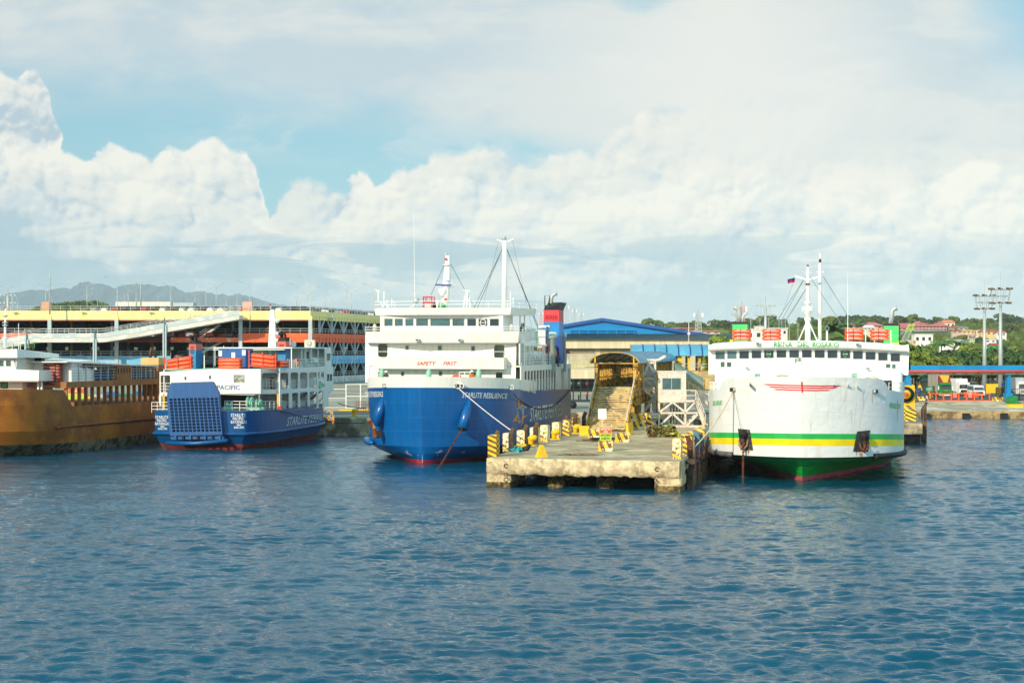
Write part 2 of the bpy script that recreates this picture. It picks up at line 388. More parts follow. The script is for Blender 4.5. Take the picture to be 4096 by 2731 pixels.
def cloth(name, c): return M(name+'_cloth', c, .85, var=.12, vs=3)
def stripes(name, wear, y0=.6, per=.38, c1=(250, 190, 10), c2=(52, 50, 48), mode='block'):
    global G
    m = bpy.data.materials.new(name); m.use_nodes = True; G = m.node_tree; b = G.nodes['Principled BSDF']; b.inputs['Roughness'].default_value = .7
    tc = G.nodes.new('ShaderNodeTexCoord'); co = tc.outputs['Object']; x, y, z = xyz(co)
    if mode == 'block': t = z+x*.42-(y-y0).abs()*.55
    elif mode == 'vert': t = x+z*.35
    else: t = z+x*.5
    fr = (t*(1/per)+50.)._m('FRACT')
    c = mixc(sm(fr, .5, .53), lin(*c1), lin(*c2))
    c = mixc(sm(noise(co, 2.2, 4, .6), .35, .65)*.25, c, tuple(q*.75 for q in lin(*c1)))
    if wear:
        n = noise(co, 3.5, 7, .72); n2 = noise(co, .8, 2, .5)
        c = mixc(sm(n+(n2-.5)*.7, .56-wear*.08, .60-wear*.08), c, lin(246, 228, 190))
        c = mixc(sm(noise(vec(x, y, z*1.3), 9, 5, .7)+sm(fr, .4, .9)*.06, .60, .64)*sm(n, .4, .55), c, lin(60, 56, 52))
    G.links.new(c, b.inputs['Base Color']); return m
s_new = stripes('fresh_stripe_paint', 0); s_worn = stripes('worn_stripe_paint', 1.3); s_mid = stripes('faded_stripe_paint', .3); s_bar = stripes('barrier_stripes', .2, per=.62, mode='vert')
# ---------------- ground, quays ----------------
ZQ = 2.15
def land():
    # front edge of the harbour ground, left to right, then back to the hills
    e = [(-420, 205), (G0(1470, 1670, ZQ).x, 205), (G0(1500, 1670, ZQ).x+1, 221), (30, 221), (42, 271), (420, 271)]
    b = MB()
    for (x0, y0), (x1, y1) in zip(e, e[1:]):
        if x1-x0 < .1: continue
        b.add([(x0, y0, ZQ), (x1, y1, ZQ), (x1, 720, ZQ), (x0, 720, ZQ)], [(0, 1, 2, 3)], m_apron)
    o = b.build('ground'); tag(o, kind='structure')
    w = MB()
    for (x0, y0), (x1, y1) in zip(e, e[1:]):
        if x0 > 29: continue
        n = max(1, int(abs(x1-x0)/6))
        for i in range(n):
            a, c = x0+(x1-x0)*i/n, x0+(x1-x0)*(i+1)/n; ya, yc = y0+(y1-y0)*i/n, y0+(y1-y0)*(i+1)/n
            w.add([(a, ya-.25, -1.5), (c, yc-.25, -1.5), (c, yc-.25, ZQ-.15), (a, ya-.25, ZQ-.15), (a, ya, ZQ), (c, yc, ZQ)], [(0, 1, 2, 3), (3, 2, 5, 4)], m_conc)
    tag(w.build('quay_wall'), kind='structure')
    # roll-on ramp quay on the right
    r = MB(); xs = np.linspace(30, 140, 40); m_ramp = M('ramp_concrete', (214, 202, 176), .9, var=.22, vs=.25, dirt=(150, 138, 112), ds=.4, damt=.8, streak=False)
    m_rw = M('quay_wall_stained', (206, 176, 124), .95, var=.3, vs=.8, dirt=(96, 74, 44), ds=.8, damt=.9, bump=.1, bs=2)
    for a, c in zip(xs, xs[1:]):
        j = lambda x: .18*math.sin(x*1.7)+.12*math.sin(x*4.1)
        r.add([(a, 257+j(a), -1.5), (c, 257+j(c), -1.5), (c, 257.3+j(c), 1.0), (a, 257.3+j(a), 1.0)], [(0, 1, 2, 3)], m_rw)
        r.add([(a, 257.3+j(a), 1.0), (c, 257.3+j(c), 1.0), (c, 271.2, ZQ+.01), (a, 271.2, ZQ+.01)], [(0, 1, 2, 3)], m_ramp)
    tag(r.build('ramp_quay'), kind='structure')
land()
# dark asphalt road on the land behind
b = MB(); b.box(-260, -14, 214, 226, ZQ-.05, ZQ+.006, m_asph); b.box(44, 160, 273, 330, ZQ-.05, ZQ+.006, m_asph); tag(b.build('road'), kind='structure')

# ---------------- finger pier ----------------
PF = Fr(1948, 127.6); PR = PF.fx(2728, 0)     # right edge
def pier():
    t = thing('concrete_pier', 'weathered concrete finger pier with striped blocks along its edges between the blue and white ferries', 'pier', PF.o, -PHI)
    L = 92.; xl, xr = 0., PR
    yr = -1.6   # the end wall is slightly skewed
    rng = random.Random(2); d = MB(); N = 60
    top = [(xl+(xr-xl)*i/N, yr*i/N) for i in range(N+1)]
    d.add([(xl, 0, ZQ), (xr, yr, ZQ), (xr, L, ZQ), (xl, L, ZQ)], [(0, 1, 2, 3)], m_deck)
    zb = [.98+(rng.random()-.5)*.16+(-.0 if 7 < i < 52 else -.05) for i in range(N+1)]
    rows = []
    for k, (zf, out) in enumerate(((0, -.0), (.12, .13), (.5, .17), (.85, .14), (1, .0))):
        rows.append([(x, y-out-(rng.random()*.09 if 0 < k < 4 else 0), ZQ+(zb[i]-ZQ)*zf) for i, (x, y) in enumerate(top)])
    vs = [p for r_ in rows for p in r_]; n = N+1
    d.add(vs, [(k*n+i, (k+1)*n+i, (k+1)*n+i+1, k*n+i+1) for k in range(4) for i in range(N)], m_face, True)
    for x, y0 in ((xl, 0), (xr, yr)): d.add([(x, y0, ZQ), (x, L, ZQ), (x, L, .9), (x, y0, .9)], [(0, 1, 2, 3)], m_face)
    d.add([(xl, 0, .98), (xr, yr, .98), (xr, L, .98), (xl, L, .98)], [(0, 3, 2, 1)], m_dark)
    d.build('deck_slab', t)
    for u0, u1, yy in ((1948, 2045, 0), (2619, 2726, -1.4)):
        p = MB(); a, c = PF.fx(u0, yy), PF.fx(u1, yy)
        for j, (z0, z1, m, g) in enumerate(((-1.5, .42, m_barn, .07), (.42, 1.02, m_face, 0))): p.box(a+g*0, c-g, yy-.1-g, yy+3.2, z0, z1, m)
        p.build('corner_pillar', t)
    for u in (2226, 2419):
        for yy in (1.6, 9):
            p = MB(); x = PF.fx(u, 1.6); p.lathe([(.66, -1.5), (.66, .3), (.62, .35), (.6, 1.1)], (x, yy, 0), m_barn, 14); p.build('round_pile', t)
    for yy in range(8, 88, 8):
        for x in (.8, xr-.8):
            p = MB(); p.lathe([(.5, -1.5), (.5, 1.1)], (x, yy, 0), m_barn, 10); p.build('round_pile', t)
    for x in (1.5, xr-1.6):       # iron mooring rings on the end face
        for z in (1.62, .98, .62):
            q = MB(); q.tube([(x+.14*math.cos(a), -.3+(yr*x/xr), z+.14*math.sin(a)) for a in np.linspace(.3, 5.6, 9)], .03, m_rust, 5); q.build('mooring_ring', t)
pier()
def block(name, m, h=1.45, w=.64, dp=1.25):
    b = MB(); e = .05
    pts = lambda g, z: [(-w+g, g, z), (-g, g, z), (-g, dp-g, z), (-w+g, dp-g, z)]
    v = pts(0, 0)+pts(0, h-e)+pts(e, h)
    b.add(v, [(0, 1, 5, 4), (1, 2, 6, 5), (2, 3, 7, 6), (3, 0, 4, 7), (4, 5, 9, 8), (5, 6, 10, 9), (6, 7, 11, 10), (7, 4, 8, 11)], m)
    b.add(pts(e, h+.001), [(0, 1, 2, 3)], M('pale_yellow_top', (244, 212, 120), .8, var=.15, vs=3)); return b
blk = {}
L_BL = [(1985, 1826), (2043, 1806), (2098, 1792), (2149, 1778), (2190, 1767), (2236, 1753), (2277, 1742), (2313, 1730)]
for i, (u, v) in enumerate(L_BL):
    m = s_new if i == 0 else (s_worn if i < 6 else s_mid); key = ('l', i == 0, m.name)
    p = G0(u, v, ZQ)
    if key not in blk: o = blk[key] = block('x', m, 1.58 if i == 0 else 1.42).build('striped_block')
    else: o = blk[key].copy(); S.collection.objects.link(o)
    o.location = p; o.rotation_euler[2] = -PHI
    lab = ['freshly painted yellow and black block on the near left corner of the pier', 'second block from the pier end in the left row, beside the cut tyre',
           'third block from the end in the left row with bright yellow left edge', 'fourth block from the end in the left row, behind the nearest yellow bollard',
           'fifth block from the end in the left row, most of its paint flaked white', 'sixth block from the end in the left row, behind the far yellow bollard',
           'seventh block from the end in the left row with dark speckled stripes', 'farthest block of the left row, dark and shaded beside the stair foot'][i]
    tag(o, lab, 'concrete block', 'striped concrete blocks along the left edge of the pier')
R_BL = [(2690, 1755, 126.4), (2721, 1739, 132.2), (2748, 1727, 137), (2774, 1716, 141.8), (2795, 1707, 146), (2819, 1696, 151.4), (2845, 1682, 158.9)]
rb = None
for i, (u, v, Y) in enumerate(R_BL):
    p = P(u, v, Y)
    if i == 0: o = block('x', s_worn, 1.45, .62, 1.2).build('striped_block')
    elif rb is None: o = rb = block('x', s_mid, 1.45, .9, 1.6).build('striped_block')
    else: o = rb.copy(); S.collection.objects.link(o)
    w = .62 if i == 0 else .9
    o.location = (p.x+w*CP, p.y-w*SP*.0, ZQ); o.rotation_euler[2] = -PHI
    tag(o, 'worn yellow and white block standing on the near right corner of the pier' if i == 0 else '%s striped block from the end in the right row of the pier' % ORD[i],
        'concrete block', 'striped concrete blocks along the right edge of the pier')
# fender posts against the blue ferry
def post(h, m1, m2):
    b = MB(); b.add([(-.17, -.2, -.6), (.17, -.2, -.6), (.17, .2, -.6), (-.17, .2, -.6), (-.17, -.2, h-.5), (.17, -.2, h-.5), (.17, .2, h-.5), (-.17, .2, h-.5),
                     (.02, -.2, h), (.3, -.2, h-.12), (.3, .2, h-.12), (.02, .2, h)],
                    [(0, 3, 2, 1), (0, 1, 5, 4), (1, 2, 6, 5), (2, 3, 7, 6), (3, 0, 4, 7), (4, 5, 9, 8), (5, 6, 10, 9), (6, 7, 11, 10), (7, 4, 8, 11), (8, 9, 10, 11)], m1)
    b.box(-.2, -.172, -.16, .16, 0, h-.5, m2); return b
m_wood = M('weathered_timber', (112, 84, 62), .9, var=.3, vs=3, dirt=(36, 30, 28), ds=2, damt=.7)
pp = None
for i, (u, v) in enumerate([(1985, 1719), (2045, 1709), (2100, 1695), (2143, 1686), (2262, 1661), (2300, 1652), (2336, 1645)]):
    Y = [130.5, 135.5, 140.5, 145.5, 161, 166, 171][i]; q = P(u, v, Y)
    if pp is None: pp = o = post(q.z, m_wood, m_blue2).build('fender_post')
    else: o = pp.copy(); S.collection.objects.link(o)
    o.location = (q.x, q.y, 0); o.rotation_euler[2] = -PHI; o.scale[2] = q.z/P(1985, 1719, 130.5).z
    tag(o, '%s timber fender post from the pier end, against the blue hull' % ORD[i], 'fender post', 'timber fender posts on the left side of the pier')
# fender piles on the right side
fp = [(2762, 1742, 1948, 'rust'), (2791, 1722, 1922, 'b'), (2812, 1735, 1912, 'b'), (2838, 1702, 1888, 'b'), (2851, 1693, 1880, 'rust')]
for i, (u, vt, vb, k) in enumerate(fp):
    Y = [129.5, 134.2, 138, 145, 149][i]; a = P(u, vt, Y); b = MB(); m = m_blue2 if k == 'b' else m_rust
    b.add([(-.26, -.2, -1.2), (.26, -.2, -1.2), (.26, .3, -1.2), (-.26, .3, -1.2), (-.24, -.2, a.z-.5), (.14, -.2, a.z-.5), (.14, .3, a.z-.5), (-.24, .3, a.z-.5), (-.42, -.2, a.z), (-.1, -.2, a.z-.02), (-.1, .3, a.z-.02), (-.42, .3, a.z)],
          [(0, 1, 5, 4), (1, 2, 6, 5), (2, 3, 7, 6), (3, 0, 4, 7), (4, 5, 9, 8), (5, 6, 10, 9), (6, 7, 11, 10), (7, 4, 8, 11), (8, 9, 10, 11)], m)
    for z in np.arange(.2, a.z-.6, .32):
        for x in (-.16, .04): b.box(x, x+.05, -.215, -.2, z, z+.06, m_dark)
    if k != 'b': b.box(.02, .25, -.23, -.2, 0, 1.9, M('bright_blue_pipe', (40, 108, 190), .5))
    o = b.build('fender_pile', None, (a.x, a.y, 0), -PHI)
    tag(o, ['rusty fender pile with a blue strip, nearest on the right side of the pier', 'tall pale blue fender pile, second along the right side of the pier', 'short pale blue fender pile, third along the right side of the pier',
            'pale blue fender pile nearest the white ferry, top bent inward', 'thin rusty fender pile farthest back on the right side of the pier'][i], 'fender pile', 'fender piles on the right side of the pier')
# timber walers with hanging chains between the piles
t = thing('timber_fender', 'rotting timber fender frame with rusty chains hung along the right side of the pier', 'fender', PF.w((PR+.45, 0, 0)), -PHI)
for i in range(6):
    b = MB(); y0 = 2.2+i*4.3
    b.box(-.3, .1, y0, y0+3., -.1, 1.35, m_wood); b.box(-.35, .25, y0-.1, y0+3.6, 1.75, 2.02, m_wood); b.build('waler', t)
    c = MB(); c.tube([(.3, y0+3.6*s, 2.9-.9*math.sin(math.pi*s)) for s in np.linspace(0, 1, 9)], .055, m_rust, 5); c.tube([(.3, y0, 2.8), (.3, y0+.05, .9)], .05, m_rust, 5); c.build('chain', t)
# bollards
def bollard(p, lab, rz=0):
    b = MB(); b.box(-.55, .55, -.5, .5, 0, .07, m_yel); b.lathe([(.22, .05), (.2, .35), (.24, .55), (.3, .62)], (0, 0, 0), m_yel, 12)
    b.tube([(-.12, 0, .5), (.1, 0, .64), (.42, 0, .66), (.5, 0, .62)], [.26, .27, .22, .14], m_yel, 10)
    o = b.build('mooring_bollard', None, p, rz); tag(o, lab, 'bollard', 'yellow mooring bollards')
bollard(G0(2123, 1782, ZQ), 'nearest hooked yellow bollard by the left blocks of the pier'); bollard(G0(2216, 1757, ZQ), 'second hooked yellow bollard, between the sixth block and its neighbour')
bollard(G0(2301, 1733, ZQ), 'far yellow bollard in the shade of the last left blocks'); bollard(G0(3630, 1676, ZQ), 'small yellow bollard at the foot of the right hand dolphin blocks')
bollard(P(1415, 1664, 206)+Vector((0, 0, 0)), 'yellow bollard on the quay edge left of the blue ferry bow')
# yellow pyramids, barriers, signs, debris on the deck
def pyramid(p, lab, s=1, rz=.15, m=None):
    b = MB(); m = m or m_yel
    b.hexa([(-.45, -.28, 0), (.45, -.28, 0), (.45, .28, 0), (-.45, .28, 0), (-.13, -.07, 1.), (.13, -.07, 1.), (.13, .07, 1.), (-.13, .07, 1.)], m)
    b.tube([(-.08, 0, 1.), (-.06, 0, 1.1), (.06, 0, 1.1), (.08, 0, 1.)], .02, m_rust, 5)
    o = b.build('concrete_marker', None, p, rz); o.scale = (s, s, s); tag(o, lab, 'traffic block')
pyramid(G0(2166, 1828, ZQ), 'pale yellow concrete pyramid near the left corner of the pier end', .92, .5)
def jersey(p, L, lab, m, rz=0, h=.82):
    b = MB(); pr = [(-.32, 0), (-.3, .12), (-.13, .34), (-.09, h), (.09, h), (.13, .34), (.3, .12), (.32, 0)]
    vs = [(x, y, z) for x in (-L/2, L/2) for y, z in pr]; n = len(pr)
    b.add(vs, [tuple(range(n)), tuple(range(2*n-1, n-1, -1))]+[(k, n+k, n+k+1, k+1) for k in range(n-1)], m)
    o = b.build('concrete_barrier', None, p, rz); return tag(o, lab, 'barrier', 'striped concrete barriers')
jersey(G0(2422, 1803, ZQ), 1.1, 'short striped barrier carrying the restricted area sign on the pier', s_bar)
jersey(G0(2488, 1768, ZQ), 1.15, 'flaking white and yellow barrier right of the stair foot', s_bar, .25)
jersey(G0(2375, 1752, ZQ), 1.0, 'striped barrier left of the stair foot among scrap timber', s_bar, -.1)
jersey(G0(2518, 1738, ZQ), 1.5, 'solid yellow barrier right behind the stair stringer', m_yel, 1.2, 1.1)
jersey(G0(2550, 1716, ZQ), 1.9, 'tall black and yellow barrier under the walkway', s_bar, .1, 1.6)
pyramid(G0(2590, 1714, ZQ), 'striped concrete pyramid beside the tall barrier under the walkway', 1.5, .2, s_mid)
jersey(G0(2337, 1742, ZQ), .9, 'bright yellow boxy barrier at the left of the stair foot', m_yel, .0, .9)
def sign(p, w, h, z0, lines, lab, rz=0, face=None, post_=True):
    t = thing('sign', lab, 'sign', p, rz); b = MB(); b.box(-w/2, w/2, -.02, .02, z0, z0+h, face or m_white2); b.build('panel', t)
    if post_: q = MB(); q.box(-.04, .04, .021, .08, 0, z0+h*.6, m_rustw); q.build('post', t)
    for body, x0, x1, za, zb_, m, bgm in lines:
        if bgm: q = MB(); q.box(-w/2+.03, w/2-.03, -.026, -.021, z0+za-.03, z0+zb_+.03, bgm); q.build('colour_field', t)
        if body: q = MB(); text(q, body, lambda s, tt: (x0+(x1-x0)*s, -.03, z0+za+(zb_-za)*tt), m); q.build('lettering', t)
    return t
m_sg = M('sign_green', (190, 208, 70), .5); m_sr = M('sign_red', (216, 82, 50), .5); m_st = M('sign_text_dark', (60, 66, 40), .5)
p = G0(2422, 1803, ZQ)+Vector((0, -.15, 0))
sign(p, .92, 1.07, .8, [('', 0, 0, .62, 1.0, m_white2, m_sr), ('RESTRICTED', -.37, .37, .83, 1.0, m_white2, None), ('AREA', -.17, .17, .64, .78, m_white2, None), ('LUMAYO NG MAHIGIT', -.4, .4, .36, .52, m_st, None), ('50 METRO', -.35, .35, .08, .28, m_st, None)],
     'green and red RESTRICTED AREA 50 METRO sign on the pier', 0, m_sg)
sign(G0(2409, 1738, ZQ), .78, .95, 1.45, [], 'blank white board on a thin post before the stairs', 0)
def scrap(name, lab, cat, fn, p): b = MB(); fn(b); tag(b.build(name, None, p), lab, cat)
def bars(b):
    r_ = random.Random(5)
    for i in range(11): b.tube([(r_.uniform(-1.6, 2.2), r_.uniform(-.3, .5), .03), (r_.uniform(-.6, .8), r_.uniform(-.3, .5), r_.uniform(.02, .55 if i < 5 else .12)), (r_.uniform(-1.6, 2.4), r_.uniform(-.3, .5), .03)], .009, m_rust, 4)
scrap('rebar_scrap', 'tangle of rusty reinforcing rods lying near the pier end', 'scrap metal', bars, G0(2280, 1822, ZQ))
def planks(b):
    r_ = random.Random(6)
    for i in range(7): x, y = r_.uniform(-1.3, 1.2), r_.uniform(-.5, .5); a = r_.uniform(-.5, .5); b.beam((x-1.1*math.cos(a), y-math.sin(a), .06+.05*i), (x+1.1*math.cos(a), y+math.sin(a), .08+.04*i), .16, .07, m_wood if i % 3 else m_dark)
scrap('timber_scrap', 'heap of dark scrap timber at the foot of the stairs', 'scrap timber', planks, G0(2385, 1766, ZQ))
def tyre(b): b.tube([(.75*math.cos(a), 0, .42+.42*math.sin(a)) for a in np.linspace(-2.9, .2, 10)], .2, m_black, 8); b.tube([(-.7, -.05, .42), (0, -.1, .3), (.6, -.05, .45)], .13, m_yel, 6)
scrap('cut_tyre', 'cut black tyre with yellow lining leaning by the second left block', 'tyre', tyre, G0(2075, 1803, ZQ))
def heap(m1, m2, n, r0, sp, seed):
    def fn(b):
        r_ = random.Random(seed)
        for i in range(n): x, y, z, q = r_.uniform(-sp, sp), r_.uniform(-.4, .4), r_.uniform(.02, r0), r_.uniform(.1, .28)*2.; b.add([(x+r_.uniform(-q, q), y+r_.uniform(-q, q), max(0, z+r_.uniform(-q, q)*.8)) for _ in range(6)], [(0, 1, 2), (2, 1, 3), (3, 4, 5), (0, 2, 4), (1, 5, 3), (0, 5, 4)], m1 if r_.random() < .6 else m2)
    return fn
scrap('cloth_rag', 'turquoise rag on the deck by the second left block', 'rag', heap(M('turquoise_cloth', (60, 180, 186), .8), M('teal_cloth', (40, 130, 140), .8), 26, .1, .45, 3), G0(2062, 1806, ZQ))
scrap('netting_heap', 'pile of green netting and rags under the gangway tower', 'net pile', heap(M('green_net', (128, 132, 60), .9, var=.5, vs=9), M('brown_net', (120, 92, 60), .9, var=.5, vs=9), 120, .8, 1.1, 4), G0(2645, 1747, ZQ))
scrap('yellow_sack', 'yellow plastic sack lying right of the netting pile', 'sack', heap(M('yellow_plastic', (204, 196, 50), .5, var=.3, vs=5), m_sg, 26, .4, .35, 8), G0(2692, 1747, ZQ))
# ---------------- covered walkway with stairs ----------------
def walkway():
    global G
    m_rust_step = M('rusty_stair_tread', (214, 190, 132), .85, var=.2, vs=3, dirt=(146, 84, 40), ds=3, damt=.85, mid=.52)
    m_vault = M('blue_vault_sheet', (104, 180, 210), .3, .1, var=.10, vs=.4, dirt=(60, 110, 150), ds=.8, damt=.35)
    m_seam = M('dark_blue_seam', (24, 74, 128), .35)
    m_cream = M('cream_beam', (206, 182, 128), .8, var=.15, dirt=(120, 92, 60), ds=1, damt=.4)
    fr = Fr(2425, 169.6, ZQ); t = thing('covered_walkway', 'covered yellow passenger walkway with rusty stairs and blue vaulted roof', 'walkway', fr.o, -PHI)
    zt = 4.0; run = 6.2; hw = 1.95; n = 19
    for i in range(n):
        s = MB(); z = zt*(i+1)/n; y = run*i/n; s.box(-hw+.12, hw-.12, y, y+run/n+.04, z-.045, z, m_rust_step); s.box(-hw+.12, hw-.12, y-.006, y+.03, z-.085, z-.001, m_yrust)
        s.box(-hw+.14, hw-.14, y+run/n, y+run/n+.02, z, z+zt/n-.05, M('stair_riser', (196, 186, 150), .9, var=.25, vs=2)); s.build('stair_tread', t)
    for x in (-hw, hw):
        s = MB(); s.beam((x, -.1, .05), (x, run, zt+.05), .12, .42, m_yrust); s.build('stringer', t)
        s = MB(); s.beam((x, -.1, 1.05), (x, run, zt+1.05), .10, .10, m_rustw); s.beam((x, -.1, .6), (x, run, zt+.6), .07, .07, m_yrust)
        for i in range(5): y = run*i/4; s.box(x-.05, x+.05, y-.05, y+.05, zt*i/4, zt*i/4+1.1, m_yrust)
        s.build('handrail', t)
    L1 = 34.; y0 = run; ze = 6.55; hv = 2.35; rise = 1.12
    s = MB(); s.box(-hw, hw, y0, y0+L1, zt-.28, zt, m_rust_step); s.build('floor', t)
    s = MB()
    for x in (-hw-.02, hw+.02): s.box(x-.07, x+.07, y0, y0+L1, zt-.75, zt-.28, m_yrust); s.box(x-.05, x+.05, y0, y0+L1, zt-1.7, zt-1.55, m_yrust)
    for i in range(31): y = y0+.3+i*1.1; s.box(hw-.05, hw+.09, y, y+.12, zt-1.7, zt-.3, m_yrust); s.box(-hw-.09, -hw+.05, y, y+.12, zt-1.7, zt-.3, m_yrust)
    s.build('floor_truss', t)
    for k in range(26):          # side posts, both sides
        for x in (-hw, hw):
            y = y0+.1+k*1.33; p = MB(); p.box(x-.13 if k else x-.16, x+.13 if k else x+.16, y, y+.22, zt, ze, m_yrust); p.build('post', t)
    for x in (-hw, hw):
        s = MB()
        for k in range(25): y = y0+.4+k*1.33; s.box(x-.03, x+.03, y, y+1.05, zt+.05, zt+.85, m_yrust)
        s.box(x-.04, x+.04, y0, y0+L1, zt+1.1, zt+1.17, m_rustw); s.build('side_panel', t)
    s = MB(); s.box(-hw+.01, hw-.01, y0+L1, y0+L1+.1, zt, zt+1.1, m_yrust)
    for k in range(7): s.box(-hw+.3+k*.58, -hw+.52+k*.58, y0+L1-.1, y0+L1+.1, zt+1.1, ze, m_yrust)
    s.build('end_screen', t)
    def vault(t, y0, y1, hv, rise, ze, zsag=0, name='vaulted_roof', seams=1):
        N = 20; ang = [math.pi*i/N for i in range(N+1)]
        def ring(y, off): return [(-(hv+off)*math.cos(a), y, ze+(rise+off)*math.sin(a)) for a in ang]
        s = MB(); ny = max(2, int((y1-y0)/1.3)); n = N+1
        for j in range(ny):
            a, b = y0+(y1-y0)*j/ny, y0+(y1-y0)*(j+1)/ny; g = .02*(j % 2)
            v = ring(a, g)+ring(b, g)+ring(a, g-.05)+ring(b, g-.05); m = m_vault
            s.add(v, [(i, n+i, n+i+1, i+1) for i in range(N)]+[(2*n+i, 2*n+i+1, 3*n+i+1, 3*n+i) for i in range(N)], m, True); s.add(v, [(i, i+1, 2*n+i+1, 2*n+i) for i in range(N)]+[(n+i, 3*n+i, 3*n+i+1, n+i+1) for i in range(N)], m)
            if seams:
                r_ = ring(b, .05); r2 = ring(b-.16, .05); s.add(r_+r2, [(i, i+1, n+i+1, n+i) for i in range(N)], m_seam, True)
        o = s.build(name, t)
        for y in (y0,):
            f = MB(); f.tube(ring(y-.03, -.06), .06, M('arch_mustard', (222, 182, 70), .7, var=.2, vs=2, dirt=(130, 74, 34), ds=2, damt=.6), 6); f.box(-hv+.1, hv-.1, y-.05, y+.05, ze-.08, ze+.02, m_yrust)
            for x in (-hw, hw): f.box(x-.06, x+.06, y-.04, y+.04, ze, ze+.55, m_yel)
            f.build('arch_frame', t)
        for k in range(5):
            f = MB(); y = y0+2+k*(y1-y0-2)/5; f.tube(ring(y, -.09), .05, m_yrust, 5); f.box(-hv+.15, hv-.15, y-.04, y+.04, ze-.06, ze+.02, m_yrust); f.build('roof_rib', t)
    vault(t, y0-.6, y0+L1+1.5, hv+.15, rise, ze)
    # second arm runs off to the right behind the white ferry
    q = P(2532, 1400, 214.5); t2 = thing('walkway_arm', 'long blue vaulted walkway arm behind the gangway tower and white ferry', 'walkway', (q.x, q.y, ZQ), R(-92))
    L2 = 12.6; zt = 4.4; hw2 = 2.5
    s = MB(); s.box(-hw2, hw2, 0, L2, zt-.1, zt+.35, m_cream); s.box(-hw2-.08, -hw2, 0, L2, zt+.2, zt+.95, m_cream); s.box(hw2, hw2+.08, 0, L2, zt+.2, zt+.95, m_cream); s.build('floor', t2)
    s = MB(); s.box(hw2-.3, hw2, 0, L2, zt-1.3, zt-.1, m_cream); s.box(-hw2, -hw2+.3, 0, L2, zt-1.3, zt-.1, m_cream)
    for k in range(11): s.box(hw2, hw2+.1, .6+k*1.3, .75+k*1.3, zt-1.3, zt-.1, m_yrust)
    s.build('girder', t2)
    for k in range(12):
        for x in (-hw2, hw2):
            y = .3+k*1.25; p = MB(); p.box(x-.12, x+.12, y, y+.28 if k % 4 else y+.5, zt+.9, 7.2, m_yel if k % 3 else m_yrust); p.build('post', t2)
    s = MB(); s.box(hw2+.1, hw2+.15, 0, L2, zt+1.75, zt+1.82, m_galv); s.box(hw2+.1, hw2+.15, 0, L2, zt+1.4, zt+1.45, m_galv); s.build('handrail', t2)
    vault(t2, -.2, L2, hw2+.6, 1.4, 7.15, name='vaulted_roof')
    s = MB(); N = 20; s.add([(-(hw2+.6)*math.cos(math.pi*i/N), -.25, 7.15+1.4*math.sin(math.pi*i/N)) for i in range(N+1)], [tuple(range(N+1))], m_vault); s.build('end_cap', t2)
    for tt, ys, hh in ((t, (y0+6, y0+14, y0+24), 3.7), (t2, (3, 10), 4.1)):
        for y in ys:
            for x in ((-1.5, 1.5)): p = MB(); p.box(x-.3, x+.3, y, y+.6, 0, hh, m_yrust); p.build('support_column', tt)
walkway()
